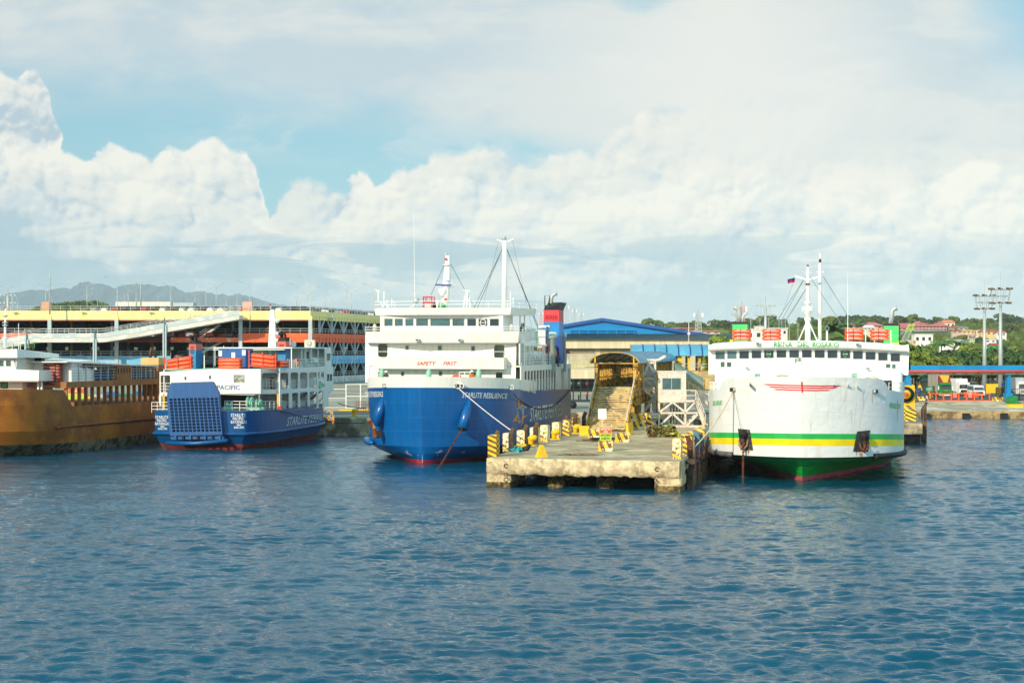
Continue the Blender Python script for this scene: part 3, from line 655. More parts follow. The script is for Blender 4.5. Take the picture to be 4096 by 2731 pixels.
# ---------------- white mobile gangway tower ----------------
def tower():
    m = M('gangway_white_steel', (228, 218, 206), .55, var=.08, dirt=(168, 128, 100), ds=2.5, damt=.35, mid=.56)
    fr = Fr(2688, 178, ZQ); t = thing('gangway_tower', 'white steel gangway tower with glazed control cab on the pier', 'gangway', fr.o, -PHI*.2)
    px = lambda u, v: P(u, v, 178)-fr.o
    def bar(b, a, c, w=.17, y=0): a, c = px(*a), px(*c); b.beam((a.x, y, a.z), (c.x, y, c.z), w, w, m)
    z0 = px(2633, 1602).z; xa, xb = px(2633, 0).x, px(2744, 0).x; zt = px(0, 1489).z
    # cab as a wall with a real window opening
    wa, wb = px(2648, 0).x, px(2725, 0).x; wz0, wz1 = px(0, 1559).z, px(0, 1511).z; y1 = 2.5
    b = MB(); b.prism([(xa, z0), (xb, z0), (xb, zt), (xa, zt)], lambda p, q, d: (p, d, q), .06, m, [[(wa, wz0), (wb, wz0), (wb, wz1), (wa, wz1)]])
    b.box(xa, xa+.06, .061, y1, z0, zt, m); b.box(xb-.06, xb, .061, y1, z0, zt, m); b.box(xa, xb, y1, y1+.06, z0, zt, m); b.box(xa+.06, xb-.06, .061, y1, z0, z0+.06, m)
    b.box(xa-.06, xb+.06, -.06, y1+.1, zt+.003, zt+.14, m); b.build('cab', t)
    w = MB(); w.box(wa, wb, .03, .05, wz0, wz1, m_glass2)
    for x in (wa, (wa+wb)/2-.03, wb-.06): w.box(x, x+.06, -.01, .028, wz0, wz1, m_galv)
    for z in (wz0, wz1-.06): w.box(wa+.06, wb-.06, -.008, .027, z, z+.06, m_galv)
    w.build('window', t)
    w = MB(); w.box(wa+.5, wb-.3, .5, .9, z0+.1, wz0+.45, m_galv); w.build('control_desk', t)
    zb = px(0, 1708).z; f = MB()
    for y in (0, 2.4):
        for a, c in (((2636, 1604), (2636, 1702)), ((2741, 1604), (2741, 1702)), ((2633, 1606), (2744, 1606)), ((2633, 1651), (2744, 1651)), ((2690, 1608), (2638, 1648)), ((2690, 1608), (2740, 1648)),
                     ((2690, 1653), (2640, 1700)), ((2690, 1653), (2740, 1700)), ((2744, 1603), (2784, 1603)), ((2782, 1605), (2744, 1645)), ((2744, 1651), (2790, 1651)), ((2790, 1656), (2748, 1700)),
                     ((2780, 1600), (2815, 1700)), ((2633, 1656), (2572, 1656)), ((2573, 1660), (2625, 1700)), ((2575, 1668), (2633, 1668)), ((2780, 1605), (2800, 1640)), ((2800, 1640), (2822, 1700))):
            bar(f, a, c, .19, y)
    for u, v in ((2636, 1651), (2741, 1651), (2636, 1606), (2741, 1606), (2636, 1700), (2741, 1700)): q = px(u, v); f.box(q.x-.08, q.x+.08, .1, 2.3, q.z-.08, q.z+.08, m)
    f.build('lattice_frame', t)
    a, c = px(2608, 1700), px(2822, 1725); f = MB(); f.box(a.x, c.x, -.3, 2.9, c.z, a.z, m)
    for k in range(8): x = a.x+k*(c.x-a.x)/8; f.box(x, x+.06, -.36, -.3, c.z, a.z-.06, m_galv)
    f.build('base_beam', t)
    for u in (2640, 2790):
        q = px(u, 1742); w = MB(); w.lathe([(.4, -.2), (.4, .2)], (q.x, .4, .42), m_black, 12, 'y'); w.build('wheel', t)
    r_ = MB()
    a, c = px(2744, 1602), px(2785, 1602); r_.rail([(a.x, 0, a.z), (c.x, 0, a.z), (c.x, 2.2, a.z)], 1.05, m, 1, .04); r_.box(a.x, c.x, 0, 2.2, a.z-.06, a.z, m); r_.build('platform_railing', t)
    r_ = MB(); c2 = px(2822, 1700); r_.beam((c.x, 0, a.z+1), (c2.x, 0, c2.z+1), .06, .06, m); r_.beam((c.x, 0, a.z+.5), (c2.x, 0, c2.z+.5), .05, .05, m); r_.beam((c.x, .1, a.z), (c2.x, .1, c2.z), .3, .12, m)
    for k in range(5): s = k/4; r_.beam((c.x+(c2.x-c.x)*s, 0, a.z+(c2.z-a.z)*s), (c.x+(c2.x-c.x)*s, 0, a.z+(c2.z-a.z)*s+1), .05, .05, m)
    r_.build('ladder_stair', t)
    # lift shaft behind, up to the walkway
    f = MB(); D = 3.2
    for y in (D, D+2):
        for a, c in (((2577, 1440), (2577, 1560)), ((2626, 1440), (2626, 1660)), ((2572, 1440), (2640, 1440)), ((2577, 1452), (2626, 1452)), ((2600, 1455), (2580, 1505)), ((2600, 1455), (2628, 1500)), ((2575, 1515), (2632, 1515)),
                     ((2580, 1518), (2628, 1553)), ((2575, 1556), (2640, 1556)), ((2580, 1560), (2622, 1595)), ((2620, 1560), (2620, 1650)), ((2585, 1648), (2618, 1600)), ((2570, 1440), (2570, 1540)), ((2640, 1440), (2668, 1424))): bar(f, a, c, .2, y)
    f.build('lift_mast', t)
    f = MB(); a, c = px(2578, 1505), px(2624, 1465); f.box(a.x, c.x, D+.8, D+.86, a.z, c.z, m_galv); a, c = px(2578, 1552), px(2624, 1520); f.box(a.x, c.x, D+.8, D+.86, a.z, c.z, m_galv); f.build('mast_panel', t)
    f = MB(); r9 = random.Random(3)
    for k in range(14): x = px(2680, 0).x+k*.1; f.tube([(x, 1.2, px(0, 1608).z), (x+r9.uniform(-.1, .1), 1.2, px(0, 1698).z)], .035, m_black if k % 3 else m_galv, 4)
    f.build('cable_bundle', t)
    # covered telescopic gangway behind the cab sloping down to the ferry
    g = MB(); a, c = px(2745, 1488), px(2838, 1595); mg = M('grey_canvas', (128, 140, 128), .8, var=.1)
    N = 8; vs = []
    for s, x, z in ((0, a.x-1, a.z+.1), (1, c.x-.4, a.z-1.6)):
        for i in range(N+1): t_ = math.pi*i/N; vs.append((x, 4.2-1.3*math.cos(t_), z+.9*math.sin(t_)))
    g.add(vs, [(i, i+1, N+2+i, N+1+i) for i in range(N)], mg, True); g.build('canvas_hood', t)
    g = MB(); g.beam((a.x-.6, 4.2, a.z-1.6), (c.x+1.2, 4.2, px(0, 1640).z), 1.6, .5, m); g.beam((a.x-.6, 3.4, a.z-.4), (c.x+1.2, 3.4, px(0, 1610).z), .08, .08, m)
    for k in range(9): s = k/8; x = a.x-.6+(c.x+1.8-a.x)*s; zb2 = a.z-1.4+(px(0, 1640).z-a.z+1.6)*s; g.beam((x, 3.4, zb2), (x, 3.4, zb2+1.1), .07, .07, m)
    g.build('gangplank', t)
tower()
# ---------------- ship building helpers ----------------
from mathutils.bvhtree import BVHTree
def gb(t, p, q): return (1-(1-min(max(t, 0), 1))**p)**(1/q)
def hull_mb(B, L, lv, mats, N=22, tail=None, M_=14):
    """lv: (zc, zs, ze, y0, Le, p, q, bscale) from keel up; mats[i] = strip between level i and i+1"""
    b = MB(); ts = [(i/N)**1.7 for i in range(N+1)]; rows = []
    for zc, zs, ze, y0, Le, p, q, bs in lv:
        pts = []
        for t in ts: pts.append((B*bs*gb(t, p, q), y0+Le*t, zc+(zs-zc)*t**1.2))
        for k in range(1, M_+1):
            s = k/M_; y = y0+Le+(L-y0-Le)*s; w = 1 if tail is None else tail(s); pts.append((B*bs*w, y, zs+(ze-zs)*s))
        rows.append(pts)
    n = len(rows[0])
    for k in range(len(rows)-1):
        for sd in (1, -1):
            v = [(sd*x, y, z) for x, y, z in rows[k]]+[(sd*x, y, z) for x, y, z in rows[k+1]]
            b.add(v, [(i, i+1, n+i+1, n+i) if sd > 0 else (i, n+i, n+i+1, i+1) for i in range(n-1)], mats[k], True)
        e = rows[k][-1]; e2 = rows[k+1][-1]
        b.add([(-e[0], e[1], e[2]), (e[0], e[1], e[2]), (e2[0], e2[1], e2[2]), (-e2[0], e2[1], e2[2])], [(3, 2, 1, 0)], mats[k])
    return b, rows
def deck_cap(b, row, dz, mat, inset=.04):
    v = [(x-inset, y+inset, z+dz) for x, y, z in row]+[(-x+inset, y+inset, z+dz) for x, y, z in row]; n = len(row)
    b.add(v, [(i, i+1, n+i+1, n+i) for i in range(n-1)], mat)
class Proj:
    """lays painted lettering and marks onto a hull: points found on the hull surface, lifted 2 cm off it"""
    def __init__(s, fr, mb): s.fr = fr; s.t = BVHTree.FromPolygons([Vector(v) for v in mb.v], [list(f) for f in mb.f]); s.last = None
    def __call__(s, u, v, off=.022):
        fr = s.fr; d = P(u, v, 100.)-Vector((0, 0, H)); o = Vector((0, 0, H))-fr.o
        lo = Vector((o.x*fr.c-o.y*fr.s, o.x*fr.s+o.y*fr.c, o.z)); ld = Vector((d.x*fr.c-d.y*fr.s, d.x*fr.s+d.y*fr.c, d.z)).normalized()
        h, n, i, dist = s.t.ray_cast(lo, ld)
        if h is None:
            if s.last is None: return lo+ld*150
            q = s.last; dist = (q-lo).length; return lo+ld*dist
        if n.dot(ld) > 0: n = -n
        s.last = h+n*off; return s.last
    def quad(s, body, tl, tr, bl, br, mat, mb, shear=0.):
        def f(a, b):
            x0, y0 = bl[0]+(br[0]-bl[0])*a, bl[1]+(br[1]-bl[1])*a; x1, y1 = tl[0]+(tr[0]-tl[0])*a, tl[1]+(tr[1]-tl[1])*a
            return s(x0+(x1-x0)*b, y0+(y1-y0)*b)
        return text(mb, body, f, mat, shear)
    def poly(s, pts, mat, mb):
        tri = tessellate_polygon([[Vector((a, b, 0)) for a, b in pts]]); vs = [s(a, b) for a, b in pts]; return mb.add(vs, [tuple(t) for t in tri], mat)
    def strip(s, pts, w, mat, mb, off=.022):
        for (a, b), (c, d) in zip(pts, pts[1:]):
            L = math.hypot(c-a, d-b) or 1; nx, ny = -(d-b)/L*w/2, (c-a)/L*w/2
            n = max(1, int(L/14)); 
            for i in range(n):
                p = [(a+(c-a)*i/n, b+(d-b)*i/n), (a+(c-a)*(i+1)/n, b+(d-b)*(i+1)/n)]
                mb.add([s(p[0][0]+nx, p[0][1]+ny, off), s(p[1][0]+nx, p[1][1]+ny, off), s(p[1][0]-nx, p[1][1]-ny, off), s(p[0][0]-nx, p[0][1]-ny, off)], [(0, 1, 2, 3)], mat)
def fpan(b, fr, poly, yl, t, mat, holes=()):   # panel facing the camera end, in the plane y = yl
    def mp(u, v, d):
        x, y, z = fr.f(u, v, yl); return (x, y+d, z)
    return b.prism(poly, mp, t, mat, holes)
def span(b, fr, poly, xl, t, mat, holes=()):   # panel on a side, in the plane x = xl
    def mp(u, v, d):
        x, y, z = fr.sd(u, v, xl); return (x-d, y, z)
    return b.prism(poly, mp, t, mat, holes)
def pbox(b, fr, u0, u1, v0, v1, y0, y1, mat):
    x0, _, z1 = fr.f(u0, v0, y0); x1, _, _ = fr.f(u1, v0, y0); z0 = fr.z(v1, (x0+x1)/2, y0); z1 = fr.z(v0, (x0+x1)/2, y0)
    return b.box(x0, x1, y0, y1, z0, z1, mat)
def rr(u0, u1, v0, v1, r=3): return rrect(u0, u1, v0, v1, min(r, (u1-u0)/2.01, abs(v1-v0)/2.01), 3)
def fwin(t, fr, u0, u1, v0, v1, yl, mat=None, fm=None, name='window', depth=.05, fr_w=.05):
    x0, _, z1 = fr.f(u0, v0, yl); x1 = fr.fx(u1, yl); z0 = fr.z(v1, (x0+x1)/2, yl); z1 = fr.z(v0, (x0+x1)/2, yl); b = MB()
    b.box(x0, x1, yl+depth, yl+depth+.03, z0, z1, mat or m_glass); o = b.build(name, t); b = MB(); fm = fm or m_galv; w = fr_w
    b.box(x0-w*.4, x0+w*.6, yl-.025, yl+depth-.002, z0, z1, fm); b.box(x1-w*.6, x1+w*.4, yl-.025, yl+depth-.002, z0, z1, fm)
    b.box(x0+w*.6, x1-w*.6, yl-.022, yl+depth-.004, z1-w*.5, z1+w*.5, fm); b.box(x0+w*.6, x1-w*.6, yl-.022, yl+depth-.004, z0-w*.5, z0+w*.5, fm)
    b.build('frame', o); return o
def raft_pack(loc, rz, Lr, r, n, lab, mat, grp, writing=None, tilt=0, dz=None):
    """stack of inflatable rafts, each one its own object"""
    dz = dz or r*1.75
    for i in range(n):
        b = MB(); t = [(-Lr/2, 0, 0), (-Lr/2+.25, 0, 0), (Lr/2-.25, 0, 0), (Lr/2, 0, 0)]
        b.tube([(-Lr/2+.02, 0, 0), (-Lr/2+.14, 0, 0), (Lr/2-.14, 0, 0), (Lr/2-.02, 0, 0)], [r*.55, r, r, r*.55], mat, 12)
        b.tube([(-Lr/2+.02, r*2.4, 0), (-Lr/2+.14, r*2.4, 0), (Lr/2-.14, r*2.4, 0), (Lr/2-.02, r*2.4, 0)], [r*.55, r, r, r*.55], mat, 12)
        for x in (-Lr/2+r, Lr/2-r): b.tube([(x, 0, 0), (x, r*2.4, 0)], r*.95, mat, 10)
        b.box(-Lr/2+r, Lr/2-r, 0, r*2.4, -.03, .03, mat)
        b.tube([(-Lr/2+.2+(Lr-.4)*k/14, -r*1.02, -.03+(.05 if k % 2 else -.05)) for k in range(15)], .014, m_white2, 4)
        o = b.build('life_raft', None, (loc[0], loc[1], loc[2]+i*dz)); o.rotation_euler = (0, -tilt, rz); o.rotation_mode = 'XYZ'
        if writing:
            w = MB(); text(w, writing, lambda s, q: (-Lr*.24+Lr*.5*s, -r*1.03+.35*r*(q-.2)**2, r*.12+r*.55*q), m_white2); w.build('lettering', o)
        tag(o, lab % (['bottom', 'middle', 'upper', 'top', 'top', 'top', 'top', 'top'][i] if n <= 4 and i < n-1 else ('topmost' if i == n-1 else ORD[i]+' from below')), 'life raft', grp)
def mast_steps(b, x, y, z0, z1, mat, side=1):
    for z in np.arange(z0, z1, .9): b.tube([(x, y, z), (x+.35*side, y, z), (x+.35*side, y, z+.12)], .02, mat, 4)
# ---- people: one continuous skinned body each ----
PEOPLE = {}
def person_mesh(pose, shirt, trous, hair, skin=None):
    key = (pose, shirt.name, trous.name, hair.name)
    if key in PEOPLE: return PEOPLE[key]
    J = {'hip': (0, 0, .93), 'chest': (0, -.02, 1.28), 'neck': (0, -.03, 1.47), 'head': (0, -.05, 1.60), 'top': (0, -.04, 1.72)}
    if pose == 'lean': J.update(chest=(0, -.16, 1.24), neck=(0, -.28, 1.40), head=(0, -.36, 1.50), top=(0, -.40, 1.62))
    r = {'hip': .15, 'chest': .165, 'neck': .06, 'head': .10, 'top': .075}
    E_ = [('hip', 'chest'), ('chest', 'neck'), ('neck', 'head'), ('head', 'top')]
    for s, n in ((-1, 'l'), (1, 'r')):
        c = J['chest']; J['sh'+n] = (s*.18, c[1], c[2]+.11)
        if pose == 'stand': J['el'+n] = (s*.25, .02, 1.12); J['wr'+n] = (s*.24, -.10, .90); J['ha'+n] = (s*.23, -.13, .82)
        elif pose == 'lean': J['el'+n] = (s*.26, -.38, 1.10); J['wr'+n] = (s*.12, -.52, 1.10); J['ha'+n] = (s*.04, -.56, 1.12)
        else: J['el'+n] = (s*.26, -.12, 1.15); J['wr'+n] = (s*.15, -.36, 1.10+(.1 if s > 0 else -.1)); J['ha'+n] = (s*.13, -.43, 1.10+(.1 if s > 0 else -.1))
        J['th'+n] = (s*.10, 0, .86); J['kn'+n] = (s*.12, -.03 if s > 0 or pose != 'walk' else -.16, .48); J['an'+n] = (s*.12, .03+(.28*s if pose == 'walk' else 0), .08); J['ft'+n] = (s*.13, -.12+(.28*s if pose == 'walk' else 0), .04)
        r.update({'sh'+n: .075, 'el'+n: .05, 'wr'+n: .035, 'ha'+n: .04, 'th'+n: .10, 'kn'+n: .068, 'an'+n: .045, 'ft'+n: .04})
        E_ += [('chest', 'sh'+n), ('sh'+n, 'el'+n), ('el'+n, 'wr'+n), ('wr'+n, 'ha'+n), ('hip', 'th'+n), ('th'+n, 'kn'+n), ('kn'+n, 'an'+n), ('an'+n, 'ft'+n)]
    ks = list(J); me = bpy.data.meshes.new('p'); me.from_pydata([J[k] for k in ks], [(ks.index(a), ks.index(c)) for a, c in E_], [])
    o = bpy.data.objects.new('p', me); S.collection.objects.link(o); o.modifiers.new('s', 'SKIN'); sv = me.skin_vertices[0].data
    for i, k in enumerate(ks): sv[i].radius = (r[k], r[k]*.8); sv[i].use_root = k == 'hip'
    sd = o.modifiers.new('d', 'SUBSURF'); sd.levels = sd.render_levels = 1
    m2 = bpy.data.meshes.new_from_object(o.evaluated_get(bpy.context.evaluated_depsgraph_get())); bpy.data.objects.remove(o)
    for m in (skin or m_skin, shirt, trous, hair): m2.materials.append(m)
    H_, N_ = J['head'], J['neck']
    for p in m2.polygons:
        c = p.center; p.use_smooth = True
        if c.z > N_[2]-.02 and abs(c.x) < .13: p.material_index = 3 if (c.z > H_[2]+.03 or c.y > H_[1]+.03) else 0
        elif c.z < .93 and abs(c.x) < .2 and (c.z < .8 or abs(c.x) < .17): p.material_index = 2
        elif min((Vector(J['ha'+n])-c).length for n in 'lr') < .13: p.material_index = 0
        else: p.material_index = 1
    PEOPLE[key] = m2; return m2
def person(loc, rz, pose, shirt, trous, lab, hair=None, helmet=None, s=1.):
    o = bpy.data.objects.new('person', person_mesh(pose, shirt, trous, hair or m_hair)); S.collection.objects.link(o); o.location = loc; o.rotation_euler[2] = rz; o.scale = (s, s, s)
    if helmet: b = MB(); y = -.36 if pose == 'lean' else -.05; z = 1.52 if pose == 'lean' else 1.62; b.lathe([(.17, 0), (.155, .02), (.135, .1), (.07, .16), (.01, .17)], (0, y, z), helmet, 12); b.build('helmet', o)
    return tag(o, lab, 'person')
# ---------------- blue ferry in the middle ----------------
m_rblue = M('ferry_blue_paint', (0, 92, 160), .28, var=.06, vs=.15, spec=.5, dirt=(10, 52, 110), ds=.6, damt=.25, streak=True)
m_boot = M('boot_top_red', (196, 44, 60), .45, var=.12, vs=1)
def resilience():
    fr = Fr(1690, 153.85); B = 7.22; L = fr.sy(2283, B)
    t = thing('car_ferry', 'large blue hulled ferry with white bridge reading SAFETY FIRST, moored left of the pier', 'ferry', fr.o, -PHI)
    W_ = m_white; bl = m_rblue
    lv = [(-1.6, -1.6, -1.6, 3, 24, 1.3, 1, .9), (0, 0, 0, 0, 19, 1.7, 1.05, .97), (.32, .3, .3, 0, 17.5, 1.9, 1.08, .98), (.9, .8, .8, -.1, 14.8, 2.5, 1.2, .99), (1.5, 1.4, 1.3, -.15, 13., 3.3, 1.25, 1), (2.3, 2.2, 2., -.2, 13., 3.3, 1.25, 1),
          (4, 3.8, 3.4, -.4, 13, 3.2, 1.25, 1), (6.72, 6.22, 5.83, -.6, 12.6, 3.3, 1.3, 1)]
    b, rows = hull_mb(B, L, lv, [m_boot, m_boot, bl, bl, bl, bl, bl]); b.build('hull', t); pj = Proj(fr, b)
    # white bulwark above, back to the house
    top = (7.66, 7.2, 7.0, -.72, 12.6, 3.3, 1.34, 1.0); bb, r2 = hull_mb(B, 15.5, [lv[-1], top], [W_]); bb.v = bb.v
    keep = [(f, m, s_) for f, m, s_ in zip(bb.f, bb.m, bb.sm) if not all(abs(bb.v[i][1]-15.5) < .01 for i in f)]; bb.f, bb.m, bb.sm = map(list, zip(*keep)); bb.build('bulwark', t)
    d = MB(); deck_cap(d, rows[-1], -.05, M('deck_green_grey', (116, 140, 128), .8)); d.build('main_deck', t)
    pb = Proj(fr, bb)
    # ---- side plating with slit windows (right side, its mirror on the left) ----
    def slits():
        out = []; y0, y1 = fr.sy(2098, B), fr.sy(2226, B)
        n = 11; st = (y1-y0)/n
        for i in range(n): out.append((y0+i*st+st*.05, y0+i*st+st*.80))
        a = fr.sy(2245, B); out += [(a, a+.45*st), (a+st*.55, a+st)]; a = fr.sy(2273, B); out += [(a, a+.45*st), (a+.55*st, min(L-.1, a+1.0*st))]
        return out
    zd = fr.z(1460, B, fr.sy(2150, B)); yA = 8.2
    for sg in (1, -1):
        p = MB(); hol = [rrect(a, c, 6.12-.012*(a-yA), 8.05, .12) for a, c in slits()]
        p.prism([(yA, 6.35), (yA+4.5, 6.2), (L, 5.83), (L, zd), (yA, zd)], lambda a, c, q: (sg*(B-q), a, c), .1, W_, hol); p.build('side_plating', t)
    g = MB()
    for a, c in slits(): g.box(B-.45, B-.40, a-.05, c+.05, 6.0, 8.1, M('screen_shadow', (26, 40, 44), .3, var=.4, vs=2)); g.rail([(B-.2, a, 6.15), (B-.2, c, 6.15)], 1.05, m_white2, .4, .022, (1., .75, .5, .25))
    g.build('lower_gallery_railing', t)
    p = MB(); p.box(-B+.1, B-.1, yA, L, zd-.12, zd, m_white2); p.box(-B+.1, B-.1, L-.1, L, 5.8, zd-.12, W_); p.build('promenade_deck', t)
    # ---- house front ----
    xa, xb = fr.fx(1461, yA), fr.fx(2062, yA); zt = fr.z(1340, 0, yA)
    h = MB(); hl = [rr(1512, 1550, 1375, 1428, 9), rr(1622, 1635, 1382, 1399), rr(1752, 1767, 1382, 1400), rr(1885, 1900, 1384, 1402), rr(1976, 2018, 1379, 1432, 9),
                    rr(1604, 1617, 1486, 1503), rr(1755, 1769, 1485, 1503), rr(1892, 1904, 1489, 1506), rr(1983, 2010, 1489, 1522, 4), rr(1512, 1537, 1485, 1512, 6)]
    fpan(h, fr, [(1461, 1530), (2062, 1532), (2066, 1338), (1461, 1338)], yA, .12, W_, hl); h.build('house_front', t)
    for (u0, u1, v0, v1) in ((1622, 1635, 1382, 1399), (1752, 1767, 1382, 1400), (1885, 1900, 1384, 1402), (1604, 1617, 1486, 1503), (1755, 1769, 1485, 1503), (1892, 1904, 1489, 1506)): fwin(t, fr, u0, u1, v0, v1, yA, m_glass2)
    h = MB(); h.box(xa+.1, xb-.1, yA+2.6, yA+2.7, 6., zt, m_galv); h.box(xa+.3, xb-.3, yA+.13, yA+2.6, fr.z(1430, 0, yA)-.1, fr.z(1430, 0, yA), m_mint); h.box(xa+.3, xb-.3, yA+.13, yA+2.6, fr.z(1480, 0, yA)-.05, fr.z(1480, 0, yA), m_white2)
    h.box(B-1.6, B-1.2, yA+1.8, yA+2.3, fr.z(1425, 0, yA), fr.z(1390, 0, yA), m_red); h.build('passage', t)
    # side walls of the house: right side steps back, with an opening
    ys = fr.sy(2101, B); s = MB(); op = rrect(fr.sy(2080, B), fr.sy(2097, B), zd+.03, fr.z(1374, B, 12), .15)
    for sg in (1, -1): s.prism([(yA+.12, zd), (ys, zd), (ys, fr.z(1336, B, ys)), (yA+.12, fr.z(1340, B, yA))], lambda a, c, q: (sg*(B-.01-q), a, c), .1, W_, [op] if sg > 0 else [])
    s.build('house_side', t)
    s = MB(); s.box(-B+.15, B-.15, ys, ys+.1, zd, fr.z(1338, 0, ys), W_); s.build('house_back', t)
    # SAFETY FIRST balcony
    x0, x1 = fr.fx(1500, 7.1), fr.fx(2015, 7.1); za, zb = fr.z(1475, 0, 7.1), fr.z(1430, 0, 7.1)
    s = MB(); s.hexa([(x0, 7.15, za), (x1, 7.15, za-.02), (x1+.05, yA, za), (x0-.05, yA, za), (x0, 7.0, zb), (x1, 7.0, zb), (x1+.05, yA-.002, zb), (x0-.05, yA-.002, zb)], W_); s.build('balcony', t)
    pq = Proj(fr, s); q = MB(); m_sf = M('sign_red_letters', (212, 44, 52), .45); pq.quad('SAFETY', (1669, 1446), (1745, 1446), (1667, 1460), (1742, 1460), m_sf, q, .15); pq.quad('FIRST', (1775, 1446), (1828, 1446), (1773, 1460), (1826, 1460), m_sf, q, .15); q.build('lettering', t)
    s = MB(); s.rail([(x0, 7.1, zb), (x1, 7.1, zb), (x1, yA, zb)], .55, m_white2, 2.3, .02, (1.,)); s.beam((x1, 7.3, zb+.4), (x1+1.0, 7.6, zb-.4), .05, .05, m_white2); s.build('balcony_railing', t)
    # bridge wings
    s = MB(); zw0, zw1 = fr.z(1371, 0, 6.7), fr.z(1325, 0, 6.7); a0, a1, c0, c1 = fr.fx(1461, 7.4), fr.fx(2067, 7.2), fr.fx(1659, 6.6), fr.fx(1862, 6.6)
    ring = lambda z, g: [(a0, 7.6-g, z), (c0, 6.75-g, z), (c1, 6.75-g, z), (a1+(.2 if g else 0), 7.6-g, z), (a1+(.35 if g else .1), 12.6, z), (a0, 12.6, z)]
    v = ring(zw0, 0)+ring(zw1, .18); s.add(v, [(i, (i+1) % 6, 6+(i+1) % 6, 6+i) for i in range(6)]+[(5, 4, 3, 2, 1, 0)], W_)
    v2 = [(x*.985, y+.12, z-(1.0 if False else .05)) for x, y, z in ring(zw1, .18)]; s.add(v2, [(0, 1, 2, 3, 4, 5)], m_white2)
    s.build('bridge_wing', t)
    s = MB(); rw = ring(zw1, .18); s.rail([rw[i] for i in (5, 0, 1, 2, 3, 4)], .42, m_white2, 2.2, .022, (1., .45)); s.build('wing_railing', t)
    for u in (1668, 1838):
        s = MB(); x, y, z = fr.f(u, 1360, 6.4); s.box(x-.15, x+.2, y-.05, y+.2, z-.12, z+.12, m_galv); s.box(x-.1, x+.15, y-.058, y-.05, z-.08, z+.07, m_glass2); s.box(x, x+.06, y+.2, y+.5, z-.1, z-.04, m_galv); s.build('floodlight', t)
    # wheelhouse
    yw = 7.9; s = MB(); ws = [(358, 447), (467, 555), (577, 665), (690, 818), (839, 1048), (1069, 1196), (1224, 1320), (1342, 1438), (1460, 1558)]
    ws = [(1400+a/2.613, 1400+c/2.613, 1274.5 if i > 2 else 1274, 1303.8) for i, (a, c) in enumerate(ws)]
    fpan(s, fr, [(1522, 1326), (2012, 1326), (2012, 1256), (1520, 1256)], yw, .1, W_, [rr(*w, 3) for w in ws])
    xr, xl_ = fr.fx(2012, yw), fr.fx(1522, yw); z0, z1 = fr.z(1326, 0, yw), fr.z(1256, 0, yw)
    s.box(xr-.1, xr, yw+.1, 12.4, z0, z1, W_); s.box(xl_, xl_+.1, yw+.1, 12.4, z0, z1, W_); s.box(xl_, xr, 12.4, 12.5, z0, z1, W_); s.build('wheelhouse', t)
    for i, w in enumerate(ws): fwin(t, fr, *w, yw, m_glass if i > 5 else m_glass2)
    s = MB(); s.box(xl_+.2, xr-.2, yw+.9, yw+1.3, z0+.1, z0+1.2, m_galv); s.box(xl_+.2, xr-.2, 11, 11.1, z0, z1, m_mint); s.build('bridge_console', t)
    s = MB(); x, y, z = fr.f(1932, 1290, yw-.03); s.tube([(x+.28*math.cos(a), y, z+.28*math.sin(a)) for a in np.linspace(0, 6.29, 15)], .035, m_white2, 5); s.beam((x-.28, y, z), (x+.28, y, z), .05, .05, m_white2); s.build('clear_view_screen', t)
    # roof with its bulwark
    zr0, zr1 = fr.z(1259, 0, 7), fr.z(1231, 0, 7); e0, e1, f0, f1 = fr.fx(1500, 7.7), fr.fx(2038, 7.7), fr.fx(1659, 6.9), fr.fx(1862, 6.9)
    ring = lambda z, g: [(e0-g, 7.9, z), (f0, 7.1-g, z), (f1, 7.1-g, z), (e1+g, 7.9, z), (e1+g+1.4, 13, z), (e0-g, 13, z)]
    s = MB(); s.add(ring(zr0, 0)+ring(zr1, .12), [(i, (i+1) % 6, 6+(i+1) % 6, 6+i) for i in range(6)]+[(5, 4, 3, 2, 1, 0), (6, 7, 8, 9, 10, 11)], W_); s.build('bridge_roof', t)
    s = MB(); rg = ring(zr1, .1); s.rail([rg[i] for i in (5, 0, 1, 2, 3, 4)], .62, m_white2, 2.1, .022, (1., .5)); s.build('roof_railing', t)
    s = MB(); yy = 11.9
    for u in (2045, 2080, 2098): x, y, z = fr.f(u, 1330, yy+1); s.box(x-.05, x+.05, y-.05, y+.05, zw1-.1, zr0, m_white2)
    s.build('roof_stanchion', t)
    # masts and gear on the roof
    s = MB(); x, y, z = fr.f(1788, 1231, 9.5); zt_ = fr.z(1022, x, y); s.tube([(x-.25, y, z), (x-.1, y, z+1.6), (x, y, z+2.9), (x+.05, y, z+3.6), (x+.05, y, zt_)], [.42, .36, .38, .3, .2], m_white2, 12)
    s.lathe([(.15, 0), (.32, .35), (.38, .55), (.38, .8)], (x-.35, y-.3, fr.z(1190, x, y)), m_white2, 14); mast_steps(s, x+.3, y, z+1, zt_-.5, m_rustw)
    for v in (1150, 1123, 1062): zz = fr.z(v, x, y); s.lathe([(.36, 0), (.36, .08)], (x, y-.1, zz), m_white2, 10)
    s.ball((x-.1, y, zt_+.1), .17, m_galv, 8); s.build('radar_mast', t)
    s = MB(); a, c = fr.f(1741, 1139, 9.1), fr.f(1806, 1141, 9.1); s.beam(a, c, .13, .13, M('radar_blue', (0, 52, 140), .4)); s.build('radar_scanner', t)
    for v in (1036, 1197): s = MB(); q = fr.f(1783, v, 9.2); s.box(q[0]-.12, q[0]+.1, q[1]-.1, q[1], q[2]-.1, q[2]+.1, m_red); s.build('signal_lamp', t)
    s = MB(); x, y, z = fr.f(2017, 1231, 11); zt_ = fr.z(962, x, y); s.tube([(x, y, z), (x+.05, y, zt_)], [.27, .2], m_white2, 12); mast_steps(s, x+.25, y, z+1, zt_-.5, m_rustw)
